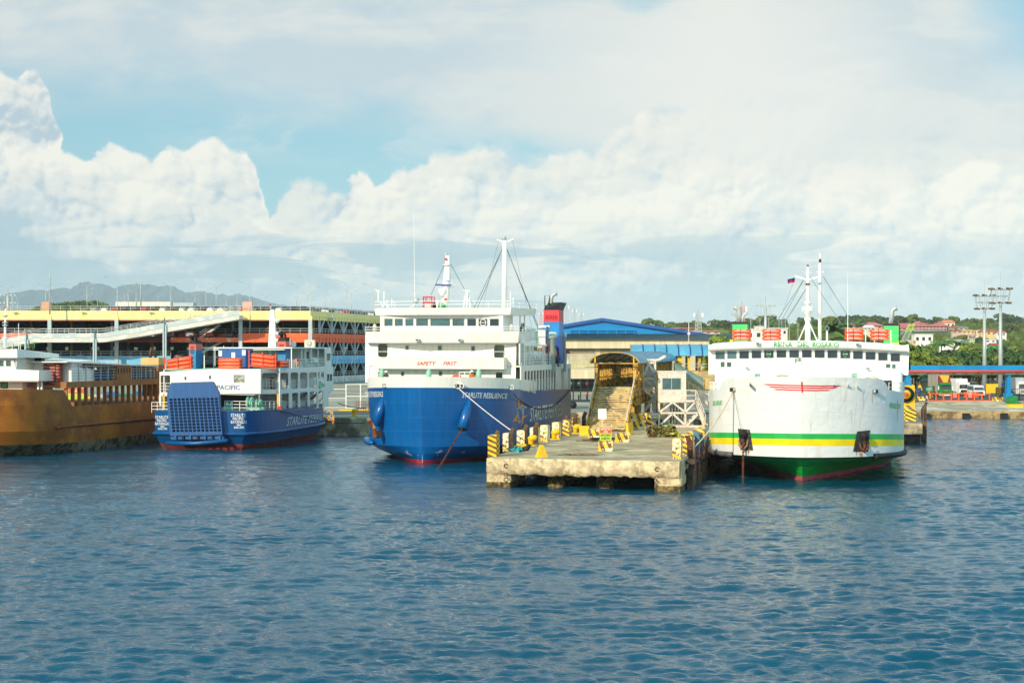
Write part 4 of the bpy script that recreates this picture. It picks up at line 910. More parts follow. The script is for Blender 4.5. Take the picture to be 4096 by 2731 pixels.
    s.beam((x-.7, y, zt_+.1), (x+.1, y, zt_-.25), .08, .08, m_white2); s.beam((x+.9, y, zt_+.15), (x, y, zt_-.25), .08, .08, m_white2); s.ball((x, y, zt_+.2), .22, m_galv, 8); s.build('signal_mast', t)
    s = MB()
    for (a, c, r_) in (((1995+14, 997, 11), (1897, 1230, 9.5), .03), ((2009, 997, 11), (1910, 1230, 9.5), .03), ((2026, 995, 11), (2163, 1330, 27), .03), ((2027, 995, 11), (2160, 1335, 24), .03), ((1995, 960, 11), (1930, 1230, 9), .012),
                       ((2050, 962, 11), (2130, 1320, 22), .012), ((1776, 1060, 9.5), (1724, 1180, 9), .025), ((1802, 1055, 9.5), (1862, 1165, 9.3), .025), ((1862, 1165, 9.3), (1899, 1230, 9), .025)):
        a = fr.f(*a); c = fr.f(*c); s.tube([a, c], r_, M('stay_wire', (92, 110, 112), .6), 4)
    s.build('rigging', t)
    s = MB(); x, y, z = fr.f(1660, 1231, 8.6); s.tube([(x, y, z), (x-.03, y, fr.z(1168, x, y))], .05, m_white2, 6); s.tube([(x-.03, y, fr.z(1168, x, y)), (x-.13, y, fr.z(835, x, y))], [.03, .012], m_white2, 5)
    s.lathe([(.3, 0), (.3, .3)], (x+.12, y-.25, fr.z(1201, x, y)), m_galv, 14, 'y'); s.beam((x, y, z+.3), (x-.5, y, z), .04, .04, m_white2); s.build('searchlight_and_whip', t)
    s = MB(); x0_, _, zz0 = fr.f(1693, 1230, 8.6); x1_, _, zz1 = fr.f(1727, 1187, 8.6)
    for a, c in (((x0_, zz0), (x0_, zz1)), ((x1_, zz0), (x1_, zz1)), ((x0_, zz1), (x1_, zz1)), ((x0_, (zz0+zz1)/2), (x1_, (zz0+zz1)/2))):
        for y in (8.6, 9.6): s.beam((a[0], y, a[1]), (c[0], y, c[1]), .09, .09, m_red)
    for k in range(5): xx = x0_+(x1_-x0_)*(k+.5)/5; s.beam((xx, 8.6, zz0), (xx, 8.6, zz1), .03, .03, m_red)
    s.box(x0_+.1, x1_-.1, 8.7, 9.4, zz0, zz0+.45, m_white2); s.build('red_locker_cage', t)
    s = MB()
    for u, v in ((1513, 1163), (1548, 1200), (1568, 1195), (1536, 1165), (1868, 1162), (1750, 1200), (2053, 1190), (2042, 1165), (2030, 1210)):
        x, y, z = fr.f(u, 1232, 9); s.tube([(x, y, z), (x, y, fr.z(v, x, y))], .045 if u not in (1868, 1750) else .12, m_white2, 6); s.build('aerial', t); s = MB()
    s = MB(); q = fr.f(1512, 1166, 9); s.add([(q[0]-.3, q[1], q[2]+.3), (q[0]-.25, q[1], q[2]-.02), (q[0]+.25, q[1], q[2]-.05), (q[0]+.25, q[1], q[2]+.05)], [(0, 1, 2, 3), (3, 2, 1, 0)], m_white2); s.build('wind_vane', t)
    for (a, c) in (((1519, 1205), (1535, 1230)), ((1532, 1207), (1555, 1230)), ((1858, 1185), (1855, 1231)), ((1878, 1185), (1880, 1231)), ((1858, 1200), (1878, 1200)), ((2046, 1212), (2038, 1230)), ((1853, 1160), (1880, 1164))): s = MB(); s.beam(fr.f(*a, 8.9), fr.f(*c, 8.9), .06, .06, m_white2); s.build('aerial_brace', t)
    s = MB(); s.ball(fr.f(1768, 1226, 8.8), .32, M('green_dome', (40, 170, 90), .5), 10); s.build('green_dome', t); s = MB(); s.box(*[fr.f(1729, 1, 9.4)[0], fr.f(1760, 1, 9.4)[0]], 9.4, 10.2, zr1, zr1+.45, m_dark)
    s.build('roof_hatch', t)
    for u, v in ((1499, 1318), (2046, 1320)): s = MB(); x, y, z = fr.f(u, v, 7.6); s.lathe([(.16, -.3), (.18, 0), (.17, .35), (.1, .5), (.01, .54)], (x, y, z), M('dome_cream', (226, 214, 186), .5), 12); s.build('satellite_dome', t)
    # ---- upper deck aft: canopy, posts, railing ----
    ye = fr.sy(2192, B); s = MB(); zc = fr.z(1361, B, ye-4)
    s.box(B-3.6, B-.1, ys+.3, ye, zc-.55, zc-.4, m_white2); s.box(B-.16, B-.1, ys+.3, ye-6, zc-.4, zc, m_white2); s.box(-B+.2, B-3.6, ys+.3, L-12, zc-.5, zc-.42, m_white2); s.build('boat_deck_canopy', t)
    s = MB()
    for k, u in enumerate((2103, 2117, 2121, 2131, 2171, 2178, 2189)): y = fr.sy(u, B-.15); s.box(B-.22, B-.1, y, y+.12, zd, zc-.55, m_white2)
    s.build('canopy_post', t)
    s = MB(); s.rail([(B-.1, ys-1.8, zd), (B-.1, L-.1, zd), (-B+.1, L-.1, zd)], 1.1, m_white2, .5, .02, (1., .75, .5, .25)); s.build('deck_railing', t)
    s = MB(); y = ys+.4
    s.rail([(B-.3, ys+.3, zc-.4), (B-.3, ye, zc-.4)], 1.5, m_white2, .45, .03)
    for i, (a, c, m) in enumerate(((.2, .8, m_mint), (1.2, 3.2, m_white2), (3.4, 4.2, m_mint), (4.4, 6.4, m_white2), (6.6, 7.8, M('leaf_green_board', (90, 190, 130), .5)))): s.box(B-.36, B-.33, ys+a, ys+c, zc-.35, zc+.95, m)
    s.build('upper_deck_railing', t)
    # funnel with red band, louvres and pipes
    yf = 27.; xf0, _, zf0 = fr.f(2174, 1462, yf); xf1 = fr.fx(2237, yf); zb_, zr_, zk_ = fr.z(1287, xf1, yf), fr.z(1240, xf1, yf), fr.z(1213, xf1, yf); zl = fr.z(1412, xf1, yf); yb = yf+2.6
    s = MB(); m_fb = M('funnel_blue', (0, 128, 200), .4); s.box(xf0, xf1, yf, yb, zd, zl-1.1, m_white2); s.box(xf0, xf1, yf, yb, zl-1.1, fr.z(1343, xf1, yf), M('funnel_navy', (0, 70, 150), .4)); s.box(xf0, xf1, yf, yb, fr.z(1343, xf1, yf), zb_, m_fb)
    m_fr = M('funnel_red', (226, 50, 62), .45)
    x_ = lambda u: fr.fx(u, yf); hl = [rrect(x_(2182.5+k*7.3), x_(2186+k*7.3), fr.z(1279, xf1, yf), fr.z(1260, xf1, yf), .04) for k in range(7)]
    s.prism([(xf0, zb_+.002), (xf1, zb_+.002), (xf1, zr_), (xf0, zr_)], lambda a, c, q: (a, yf-.03+q, c), .06, m_fr, hl); s.box(xf0, xf1, yf+.2, yb, zb_+.002, zr_, m_fr)
    s.hexa([(xf0, yf, zr_), (xf1, yf, zr_), (xf1, yb, zr_), (xf0, yb, zr_), (xf0+.1, yf+1.4, zk_+.1), (xf1+.25, yf-.1, zk_+.1), (xf1+.3, yb+.1, zk_+.1), (xf0+.1, yb, zk_+.1)], M('funnel_black', (30, 30, 36), .4)); s.build('funnel', t)
    s = MB()
    for u, v0, v1, rd in ((2205, 1238, 1195, .2), (2188, 1238, 1215, .13)): x, y, z = fr.f(u, v0, yf+1); zz = fr.z(v1, x, y); s.tube([(x, y, z-.3), (x, y, zz), (x+.1, y, zz+.3), (x+.35, y, zz+.5), (x+.6, y, zz+.5)], rd, m_galv, 10)
    s.tube([(xf0+.1, yf+.2, zr_), (xf0+.1, yf+.2, zk_+.8), (xf0+.6, yf+.2, zk_+.8), (xf0+.6, yf+.2, zr_)], .05, m_black, 5); s.build('exhaust_pipe', t)
    for u0, u1 in ((2193, 2229), (2250, 2267)):
        s = MB(); yv = 24.5 if u0 < 2200 else 30; x0_, x1_ = fr.fx(u0, yv), fr.fx(u1, yv); r_ = (x1_-x0_)/2; m = M('vent_pale_mint', (196, 218, 210), .5); x, y, z = fr.f((u0+u1)/2, 1352, yv)
        s.lathe([(r_*.6, -3.5), (r_*.6, 0), (r_, .02), (r_, fr.z(1330, x, y)-z), (r_*.5, fr.z(1327, x, y)-z)], (x, y, z), m, 16); s.build('deck_ventilator', t)
    # rescue boat davit, orange cover
    s = MB(); x, y, z = fr.f(2190, 1400, 22.5); s.beam((x, y, zd), (x, y, fr.z(1305, x, y)), .22, .22, M('davit_dark', (60, 78, 76), .5)); s.beam((x-.9, y, fr.z(1307, x, y)), (x+.2, y, fr.z(1305, x, y)), .16, .2, m_white2); s.build('davit', t)
    # lettering, star, marks
    q = MB(); m_wl = M('hull_lettering_white', (226, 228, 226), .5)
    pj.quad('STARLITE RESILIENCE', (1849, 1568), (2030, 1573), (1848, 1590), (2029, 1594), m_wl, q, .18); pj.quad('STARLITE RESILIENCE', (1460, 1566), (1532, 1565), (1459, 1588), (1534, 1586), m_wl, q, .05); q.build('ship_name', t)
    q = MB(); Z = lambda a, c: (2040+a/3.92, 1300+c/3.92); m_sfl = M('side_lettering', (246, 236, 210), .5, var=.1, vs=1)
    pj.quad('STARLITE FERRIES', Z(320, 1283), Z(818, 1211), Z(308, 1517), Z(808, 1422), m_sfl, q, .1); q.build('company_name', t)
    q = MB(); m_st_ = M('star_orange', (232, 148, 20), .45)
    for pl in ([(108, 1075), (166, 1290), (128, 1292)], [(203, 1165), (197, 1262), (172, 1245)], [(38, 1505), (128, 1372), (112, 1450), (98, 1478), (150, 1530), (145, 1545)], [(282, 1407), (185, 1418), (192, 1452), (170, 1530), (160, 1640), (182, 1560), (206, 1530), (205, 1468)]): pj.poly([Z(*p) for p in pl], m_st_, q)
    for pl in ([(116, 1330), (120, 1295), (160, 1300), (190, 1350), (192, 1410), (196, 1400), (196, 1330), (168, 1262), (176, 1260), (262, 1290), (205, 1296), (210, 1360), (205, 1430), (150, 1525), (140, 1500), (112, 1340)],): pj.strip([Z(*p) for p in pl], 1.6, m_wl, q)
    q.build('star_emblem', t)
    q = MB(); pj.strip([(1741, 1820), (1746, 1808), (1757, 1808), (1770, 1801), (1759, 1801), (1752, 1820), (1741, 1820)], 1.6, m_wl, q); pj.strip([(1622, 1800), (1628, 1800), (1631, 1811), (1648, 1820), (1640, 1820), (1626, 1812), (1622, 1800)], 1.6, m_wl, q)
    for u in (1576, 1853): pj.strip([(u-7, 1804), (u+7, 1812)], 2, m_wl, q); pj.strip([(u-6, 1812), (u+6, 1803)], 2, m_wl, q)
    for u in (1673, 1690):
        for k in range(5): pj.strip([(u, 1817+k*7), (u, 1820+k*7)], 1.5, m_wl, q)
    q.build('draught_marks', t)
    q = MB(); wl_ = M('weld_seam_blue', (24, 116, 184), .4)
    for v in (1607, 1668, 1722): pj.strip([(1475, v+3), (1690, v+1), (1860, v+4), (2030, v+2)], 1.3, wl_, q, .012)
    for u in (1580, 1640, 1790, 1940): pj.strip([(u, 1560), (u-3, 1690), (u-6 if u > 1690 else u+8, 1800)], 1.1, wl_, q, .012)
    q.build('weld_seam', t)
    # knuckle lines / bumper on the left bow
    s = MB(); s.tube([(-B+.1, 8.2, 1.75), (-B+.08, 7, 1.72), (-6.6, 5.2, 1.68), (-5.85, 3.6, 1.65), (-5.4, 3.0, 1.65)], [.12, .28, .3, .28, .12], m_rblue, 10); s.build('bow_fender', t)
    # hawse pipes, anchor, chain
    for i, (a, c) in enumerate((((1530, 1585), (1516, 1697)), ((1886, 1585), (1862, 1712)))):
        p0 = pj(*a, -.2); p1 = pj(*c, 0)+Vector((0, -1.25 if i else -1.1, 0)); s = MB(); s.tube([p0, p0.lerp(p1, .5), p1], [.16, .40, .40 if i == 0 else .48], m_rblue, 18); s.tube([p1+(p0-p1)*.005, p1+(p1-p0)*.02], [.34, .34], m_dark, 14); s.build('hawse_pipe', t)
        if i == 0: pa = p1
        else: pc = p1
    s = MB(); a = pa+Vector((0, -.15, -.1)); s.beam(a+Vector((-.5, -.3, .5)), a+Vector((.2, 0, -.9)), .3, .3, m_rust); s.beam(a+Vector((.1, -.1, -.4)), a+Vector((.3, -.2, -1.)), .7, .4, m_rust); s.beam(a+Vector((-.6, -.25, .75)), a+Vector((.0, -.2, -.2)), .2, .3, M('anchor_flake', (158, 112, 84), .8)); s.build('anchor', t)
    e = G0(1742, 1878, 0)-fr.o; e = Vector((e.x*fr.c-e.y*fr.s, e.x*fr.s+e.y*fr.c, -.3)); s = MB(); n = 46
    for k in range(n):
        p, q_ = pc.lerp(e, k/n), pc.lerp(e, (k+1.25)/n); s.beam(p, q_, .15 if k % 2 else .05, .05 if k % 2 else .15, m_rust)
    s.build('anchor_chain', t)
    # fairleads in the bulwark
    for u, v, w in ((1540, 1540, 22), (1830, 1543, 46), (2040, 1550, 22)):
        s = MB(); c = pb(u, v, .05); x = w/2/44; s.tube([c+Vector((x*math.copysign(abs(math.cos(k))**.5, math.cos(k)), .0, .22*math.copysign(abs(math.sin(k))**.5, math.sin(k)))) for k in np.linspace(0, 6.283, 17)], .05, m_white2, 5); s.box(c.x-x, c.x+x, c.y+.0, c.y+.03, c.z-.2, c.z+.2, m_dark)
        for sx in (-.25, .25): s.lathe([(.16, -.18), (.1, -.1), (.1, .1), (.16, .18)], (c.x+sx*(1 if w > 30 else .3), c.y-.05, c.z), m_galv, 10)
        s.build('fairlead', t)
    # foredeck gear
    s = MB(); zf = 6.7
    for u, w, h_ in ((1680, 58, .75), (1790, 34, .55)): x, y, z = fr.f(u, 1510, 5.5); s.lathe([(w/88, 0), (w/88, h_)], (x, y, zf), M('winch_mint', (178, 212, 202), .5), 18)
    for u in (1527, 1715, 1915): x, y, z = fr.f(u, 1500, 5.6); s.lathe([(.25, 0), (.25, 1.2), (.15, 1.5), (.01, 1.6)], (x, y, zf), m_mint, 12)
    x, y, z = fr.f(1880, 1500, 5.4); s.rail([(x-1, y, zf), (x, y, zf)], 1.3, m_white2, .5, .03); s.build('deck_gear', t)
    s = MB(); x, y, z = fr.f(1827, 1497, 6); s.lathe([(.3, 0), (.42, .15), (.42, .8), (.3, .95)], (x, y, zf+.1), M('orange_drum', (238, 74, 30), .5), 16); s.box(x-.18, x+.18, y-.44, y-.42, zf+.55, zf+.7, m_white2); s.build('fire_box', t)
    p = fr.w((fr.fx(1545, 5.2), 5.2, zf-.35)); person(p, R(-20), 'work', cloth('charcoal', (60, 58, 64)), cloth('charcoal2', (50, 50, 56)), 'crewman in dark overalls and white helmet at the left of the blue foredeck', helmet=m_white2)
    p = fr.w((fr.fx(1886, 5.2), 5.2, zf-.35)); person(p, R(30), 'work', cloth('orange', (238, 120, 30)), cloth('orange', (238, 120, 30)), 'crewman in orange overalls and white helmet standing on the blue foredeck', helmet=m_white2, s=1.03)
    p = fr.w((fr.fx(1865, 5.6), 5.6, zf-.8)); person(p, R(60), 'lean', cloth('orange_red', (226, 84, 40)), cloth('orange', (238, 120, 30)), 'crewman in red orange crouching over the winch on the blue foredeck')
    # people along the right side
    sp = [(2083, 1374, B-.5, 'stand', (96, 60, 50), 'bare shouldered passenger in the front side opening of the blue ferry'), (2086, 1297, 5.6, 'stand', (28, 28, 32), 'passenger in black standing on the blue ferry bridge wing'),
          (2093, 1299, 5.9, 'stand', (150, 110, 90), 'passenger in brown beside the one in black on the bridge wing')]
    for k, (u, v, xl, ps, c, lab) in enumerate(sp):
        y = fr.sy(u, xl) if k == 0 else 10.6+k*.4; x = xl if k == 0 else fr.fx(u, y); z = zd if k == 0 else zw1-.9
        person(fr.w((x, y, z)), R(60), ps, cloth('c%d' % k, c), cloth('dark_trouser', (40, 44, 56)), lab)
    cols = [(170, 40, 44), (70, 110, 160), (60, 60, 66), (190, 150, 60), (90, 70, 80), (200, 170, 40), (150, 70, 50), (90, 120, 150), (180, 110, 90)]
    for k in range(6):
        y = fr.sy(2254+k*4.6, B-.3); person(fr.w((B-.42-(k % 2)*.3, min(y, L-.5), zd)), R(75), 'lean', cloth('s%d' % k, cols[k]), cloth('dark_trouser', (40, 44, 56)),
               ['passenger in red cap colours, first behind the funnel at the stern rail', 'passenger in blue leaning on the stern rail behind the funnel', 'passenger in dark grey among the group at the stern rail', 'passenger in ochre in the middle of the stern rail group',
                'passenger in mauve near the stern corner of the blue ferry', 'passenger in yellow leaning out farthest at the stern corner'][k], hair=(m_red if k == 0 else m_hair), s=1.0)
    for k in range(5):
        y = fr.sy(2146+k*8, B-.9); person(fr.w((B-1.3, y, zd)), R(70), 'stand', cloth('m%d' % k, cols[(k+4) % 9]), cloth('dark_trouser', (40, 44, 56)), 'passenger standing under the boat deck canopy, %s from the front' % ORD[k])
    # white raft canisters
    proto = None
    for k in range(5):
        y = fr.sy(2108, B)+k*2.35; c = fr.w((B-.75, y, zd+.95))
        if proto is None:
            b = MB(); b.lathe([(.36, -.95), (.47, -.85), (.47, -.05), (.5, -.04), (.5, .04), (.47, .05), (.47, .85), (.36, .95)], (0, 0, 0), m_white2, 16, 'y'); b.box(-.5, .5, -.6, -.5, -.9, -.42, m_galv); b.box(-.5, .5, .5, .6, -.9, -.42, m_galv)
            b.beam((.45, -.7, .1), (.45, -.3, -.5), .05, .05, m_black); b.beam((.47, 0, .1), (.47, .4, -.5), .05, .05, m_black); proto = o = b.build('raft_canister')
        else: o = proto.copy(); S.collection.objects.link(o)
        o.location = c; o.rotation_euler[2] = -PHI; tag(o, 'white life raft canister on the blue ferry boat deck, %s from the front' % ORD[k], 'raft canister', 'white raft canisters on the blue ferry')
    b = MB(); y = fr.sy(2196, B-.6); rg = random.Random(4)
    N = 12; vs = [(math.cos(6.283*i/N)*(.75+.12*rg.random())*s_, math.sin(6.283*i/N)*1.5*s_, z) for s_, z in ((1.1, -.2), (1, .5), (.7, 1.15), (.15, 1.4)) for i in range(N)]
    b.add(vs, [(j*N+i, j*N+(i+1) % N, (j+1)*N+(i+1) % N, (j+1)*N+i) for j in range(3) for i in range(N)], M('orange_tarpaulin', (226, 92, 52), .7, var=.15, vs=2), True)
    tag(b.build('boat_cover', None, fr.w((B-.6, y, zd+.9)), -PHI), 'crumpled orange tarpaulin over gear at the side of the blue ferry', 'tarpaulin')
    b = MB(); b.tube([(0, -1.6, .2), (0, -1.2, .1), (0, 1.0, .1), (0, 1.6, .5)], [.2, .42, .45, .25], m_black, 10); b.tube([(0, .9, .1), (.1, 1.2, -.7)], [.35, .15], m_black, 8)
    tag(b.build('rescue_boat', None, fr.w((B-.1, y+.6, zd+.5)), -PHI), 'black rubber rescue boat hanging below the orange tarpaulin', 'rescue boat')
    return fr, B, pj, pb
FR_R, B_R, PJ_R, PB_R = resilience()
def rope(pts, r, m, lab): b = MB(); b.tube(pts, r, m, 6); o = b.build('mooring_rope'); return tag(o, lab, 'rope')
def sagline(a, b, sag, n=16): a, b = Vector(a), Vector(b); return [a.lerp(b, i/n)-Vector((0, 0, sag*4*(i/n)*(1-i/n))) for i in range(n+1)]
rope(sagline(FR_R.w(PB_R(1828, 1548, .2)), P(2046, 1722, 135.5), .12), .045, M('white_rope', (236, 226, 220), .8), 'taut white mooring rope from the blue bow to the second pier block')
rope(sagline(FR_R.w((B_R+.06, FR_R.sy(2050, B_R), 6.1)), FR_R.w((B_R+.06, FR_R.sy(2282, B_R), 5.9)), 1.75, 24), .04, m_ropeb, 'dark rope sagging along the right side of the blue ferry')
# ---------------- white ferry on the right ----------------
def vpl(fr, A, Bq):
    """photo pixel -> point on the upright plane through the plan points A and B of a frame"""
    ax, ay = A; dx, dy = Bq[0]-ax, Bq[1]-ay; L = math.hypot(dx, dy); nx, ny = dy/L, -dx/L
    def mp(u, v, d=0.):
        q = P(u, v, 100.)-Vector((0, 0, H)); o = Vector((0, 0, H))-fr.o
        lo = (o.x*fr.c-o.y*fr.s, o.x*fr.s+o.y*fr.c, o.z); ld = (q.x*fr.c-q.y*fr.s, q.x*fr.s+q.y*fr.c, q.z)
        s = ((ax-lo[0])*nx+(ay-lo[1])*ny)/(ld[0]*nx+ld[1]*ny)
        return (lo[0]+ld[0]*s-nx*d, lo[1]+ld[1]*s-ny*d, lo[2]+ld[2]*s)
    return mp
def rosario():
    fr = Fr(3210, 133.3); B = 7.72; L = 46.
    t = thing('passenger_ferry', 'white ferry with green and yellow hull stripes and green underside, moored right of the pier', 'ferry', fr.o, -PHI); W_ = m_white2
    wh = M('bow_white_paint', (222, 224, 222), .32, var=.03, vs=.3, dirt=(190, 176, 140), ds=.45, damt=.25, streak=True, mid=.6, bump=.09, bs=.8)
    gr = M('stripe_green', (26, 176, 80), .4); ye = M('stripe_yellow', (246, 218, 8), .4); ug = M('underside_green', (20, 205, 66), .4, var=.15, vs=.6); pk = M('boot_pink', (206, 96, 112), .6, var=.2, vs=2); bk = M('knuckle_black', (30, 34, 34), .6)
    X = (12, 3, 1.5, 1)
    lv = [(-1.6, -1.6, -1.6, 4, 26, 1.2, 1, .75), (0, 0, 0, 0, 24, 1.22, 1, .88), (.38, .3, .3, -.2, 23, 1.25, 1, .9), (1.2, 1.1, 1.1, -1.1, 18, 1.6, 1.15, .96), (1.86, 1.78, 1.78, -2.4, 12.5, 2.6, 1.4, .995), (1.98, 1.9, 1.9, -2.6, *X),
          (2.85, 2.27, 2.27, -2.65, *X), (3.36, 2.76, 2.76, -2.7, *X), (3.77, 3.2, 3.2, -2.72, *X), (5.4, 4.7, 4.7, -2.75, 12, 3, 1.5, 1), (7.25, 6.3, 6.3, -2.8, *X)]
    b, rows = hull_mb(B, L, lv, [ug, pk, ug, ug, bk, wh, ye, gr, wh, wh], N=30); b.build('hull', t); pj = Proj(fr, b)
    cut = [i for i, p in enumerate(rows[-1]) if p[0] > 6.35][0]
    bb = MB(); r0 = rows[-1][:cut+1]; hi = [(x, y-.03, z+(.78 if i < cut-1 else .55 if i < cut else .1)) for i, (x, y, z) in enumerate(r0)]
    for sd in (1, -1):
        v = [(sd*x, y, z) for x, y, z in r0]+[(sd*x, y, z) for x, y, z in hi]; n = len(r0)
        bb.add(v, [(i, i+1, n+i+1, n+i) if sd > 0 else (i, n+i, n+i+1, i+1) for i in range(n-1)], wh, True)
        bb.add([(p[0], p[1]+.12, p[2]) for p in v], [(i, n+i, n+i+1, i+1) if sd > 0 else (i, i+1, n+i+1, n+i) for i in range(n-1)], wh, True)
    bb.build('bulwark', t); pb = Proj(fr, bb)
    d = MB(); deck_cap(d, rows[-1], -.3, M('deck_green_grey', (116, 140, 128), .8)); d.build('main_deck', t)
    for sd in (1, -1):      # rubbing tube along the knuckle
        pts = [(sd*(x+.06), y, z) for x, y, z in rows[5] if x > 5.0]; s = MB(); s.tube(pts, .21, M('fender_grey', (96, 92, 88), .6, var=.25, vs=2) if sd < 0 else m_black, 8); s.build('rubbing_fender', t)
    # red wings emblem
    m = M('emblem_red', (222, 28, 24), .45); q = MB(); Z = lambda a, c: (2750+a/2.476, 1450+c/2.476)
    for a, ya, c, yc in ((745, 217, 1532, 233), (795, 241, 1482, 252), (848, 265, 1425, 275)):
        n = 16; P0 = [(a+(c-a)*i/n, ya+(yc-ya)*i/n+(3 if 3 < i < 13 else 0)) for i in range(n+1)]
        for i in range(n):
            w0 = 0 if i == 0 else 12; w1 = 0 if i == n-1 else 12; o0 = 0
            f = pj if True else pb
            q.add([pjx(pj, pb, *Z(P0[i][0], P0[i][1]-w0/2+(0 if w0 else -4))), pjx(pj, pb, *Z(P0[i][0], P0[i][1]+w0/2+(0 if w0 else -4))), pjx(pj, pb, *Z(P0[i+1][0], P0[i+1][1]+w1/2+(0 if w1 else -4))), pjx(pj, pb, *Z(P0[i+1][0], P0[i+1][1]-w1/2+(0 if w1 else -4)))], [(0, 1, 2, 3)], m)
    n = 6
    for i in range(n): y0, y1 = 190+107*i/n, 190+107*(i+1)/n; q.add([pjx(pj, pb, *Z(1124+5*i/n, y0), .03), pjx(pj, pb, *Z(1124+5*(i+1)/n, y1), .03), pjx(pj, pb, *Z(1139+5*(i+1)/n, y1), .03), pjx(pj, pb, *Z(1139+5*i/n, y0), .03)], [(0, 1, 2, 3)], m)
    q.build('wing_emblem', t)
    q = MB(); mg = M('name_green', (40, 186, 84), .5); pj.quad('DEL ROSARIO', Z(252, 380), Z(343, 372), Z(252, 428), Z(343, 418), mg, q, .1); pj.quad('REINA DEL ROS', Z(2001, 392), Z(2110, 412), Z(1996, 446), Z(2108, 462), mg, q, .2); q.build('bow_name', t)
    # anchor plates and anchors
    for i, pl in enumerate(([(503, 652), (620, 662), (652, 867), (528, 862)], [(1676, 680), (1805, 668), (1783, 882), (1637, 878)])):
        q = MB(); N = 5
        for r_ in range(N):
            for c_ in range(N):
                def g(a, b_): x0, y0 = pl[0][0]+(pl[1][0]-pl[0][0])*a, pl[0][1]+(pl[1][1]-pl[0][1])*a; x1, y1 = pl[3][0]+(pl[2][0]-pl[3][0])*a, pl[3][1]+(pl[2][1]-pl[3][1])*a; return pj(*Z(x0+(x1-x0)*b_, y0+(y1-y0)*b_), .05)
                q.add([g(c_/N, r_/N), g(c_/N, (r_+1)/N), g((c_+1)/N, (r_+1)/N), g((c_+1)/N, r_/N)], [(0, 1, 2, 3)], M('anchor_plate_dark', (52, 54, 52), .7, var=.4, vs=2, dirt=(150, 140, 120), ds=1.5, damt=.5, mid=.6))
        q.build('anchor_plate', t)
        c = pj(*Z(*((580, 770) if i == 0 else (1725, 790))), .3); s = MB(); s.beam(c+Vector((0, 0, .6)), c+Vector((0, 0, -.5)), .14, .14, m_rust); k = .36
        s.tube([c+Vector((-k, 0, .1)), c+Vector((-k*.75, -.05, -.35)), c+Vector((0, -.05, -.6)), c+Vector((k*.75, -.05, -.35)), c+Vector((k, 0, .1))], [.04, .1, .17, .1, .04], m_rust if i else M('anchor_flake', (158, 112, 84), .8), 7)
        s.beam(c+Vector((-.1, -.12, -.55)), c+Vector((.12, -.12, -.1)), .4, .1, m_rust); s.lathe([(.34, -.02), (.3, .05)], (c.x, c.y-.05, c.z+.5), m_black, 12, 'y'); s.build('anchor', t)
        if i == 0: c0 = c
    s = MB(); e = Vector((c0.x-.02, c0.y-.2, -.4)); c1 = c0+Vector((0, -.12, -.1)); n = 34
    for k in range(n): s.beam(c1.lerp(e, k/n), c1.lerp(e, (k+1.25)/n), .17 if k % 2 else .06, .06 if k % 2 else .17, m_rust)
    s.build('anchor_chain', t)
    q = MB(); mr = M('rust_streak', (196, 130, 70), .8, var=.3, vs=4)
    for u, v0, v1, w in ((3443, 1812, 1826, 14), (3425, 1805, 1822, 5), (2994, 1802, 1818, 8)): pj.poly([(u-w/2, v0), (u+w/2, v0), (u+w/4, v1), (u-w/5, v1-3)], mr, q)
    for u, v0, v1, w in ((2932, 1568, 1600, 3), (3488, 1573, 1612, 3), (3452, 1566, 1640, 2), (3243, 1690, 1725, 2), (3405, 1640, 1700, 2), (2880, 1600, 1680, 2), (3590, 1600, 1690, 2)): pj.poly([(u-w/2, v0), (u+w/2, v0), (u+w*.2, v1), (u-w*.2, v1)], M('faint_stain', (214, 190, 150), .7), q)
    q.build('rust_stain', t)
    q = MB(); ws_ = M('weld_seam_white', (214, 217, 216), .5)
    for pt in ([(3243, 1645), (3243, 1720)], [(3265, 1515), (3262, 1580), (3266, 1640)], [(3340, 1520), (3318, 1600), (3305, 1700)], [(3395, 1520), (3380, 1600), (3350, 1640)], [(3430, 1525), (3425, 1620), (3412, 1725)], [(3480, 1540), (3445, 1650), (3438, 1720)], [(3100, 1520), (3108, 1600)], [(3000, 1530), (2990, 1600)],
               [(3240, 1645), (3350, 1648), (3470, 1662), (3560, 1668)], [(3270, 1595), (3330, 1600), (3400, 1602)], [(2870, 1640), (3000, 1632), (3150, 1630)], [(3500, 1610), (3600, 1622)], [(3060, 1690), (3220, 1690)], [(2900, 1700), (3020, 1698)]): pj.strip(pt, 1.6, ws_, q, .012)
    q.build('weld_seam', t)
    for u, v in ((2938, 1558), (3493, 1565)): s = MB(); c = pjx(pj, pb, u, v, .08); s.box(c.x-.3, c.x+.3, c.y, c.y+.1, c.z-.15, c.z+.15, m_dark); s.lathe([(.13, -.12), (.08, 0), (.13, .12)], (c.x+.05, c.y-.02, c.z), m_galv, 10); s.build('fairlead', t)
    # ---- deck houses ----
    def band(name, top, bot, yl, dep, mat, holes=(), curve_=.0, N=1):
        s = MB(); fpan(s, fr, list(bot)+list(top)[::-1], yl, dep, mat, holes); return s.build(name, t)
    xa, xb = fr.fx(2857, 7.2), fr.fx(3611, 7.2); za = fr.z(1466, 0, 7.2)-.0; R_ = .5
    s = MB(); prof = []
    for cx, cy, a0 in ((xa+R_, 7.2+R_, 180), (xb-R_, 7.2+R_, 270)):
        for k in range(5): a = R(a0+90*k/4); prof.append((cx+R_*math.cos(a), cy+R_*math.sin(a)))
    prof = [(xa, 30)]+prof+[(xb, 30)]; n = len(prof); camb = lambda x: -.25*((x-.0)/8)**2
    lev = [(0, 6.0), (0, za-.35), (.12, za-.12), (.35, za)]; vs = []
    for g, z in lev: vs += [(x*(1-g/8), y+g, z+camb(x)) for x, y in prof]
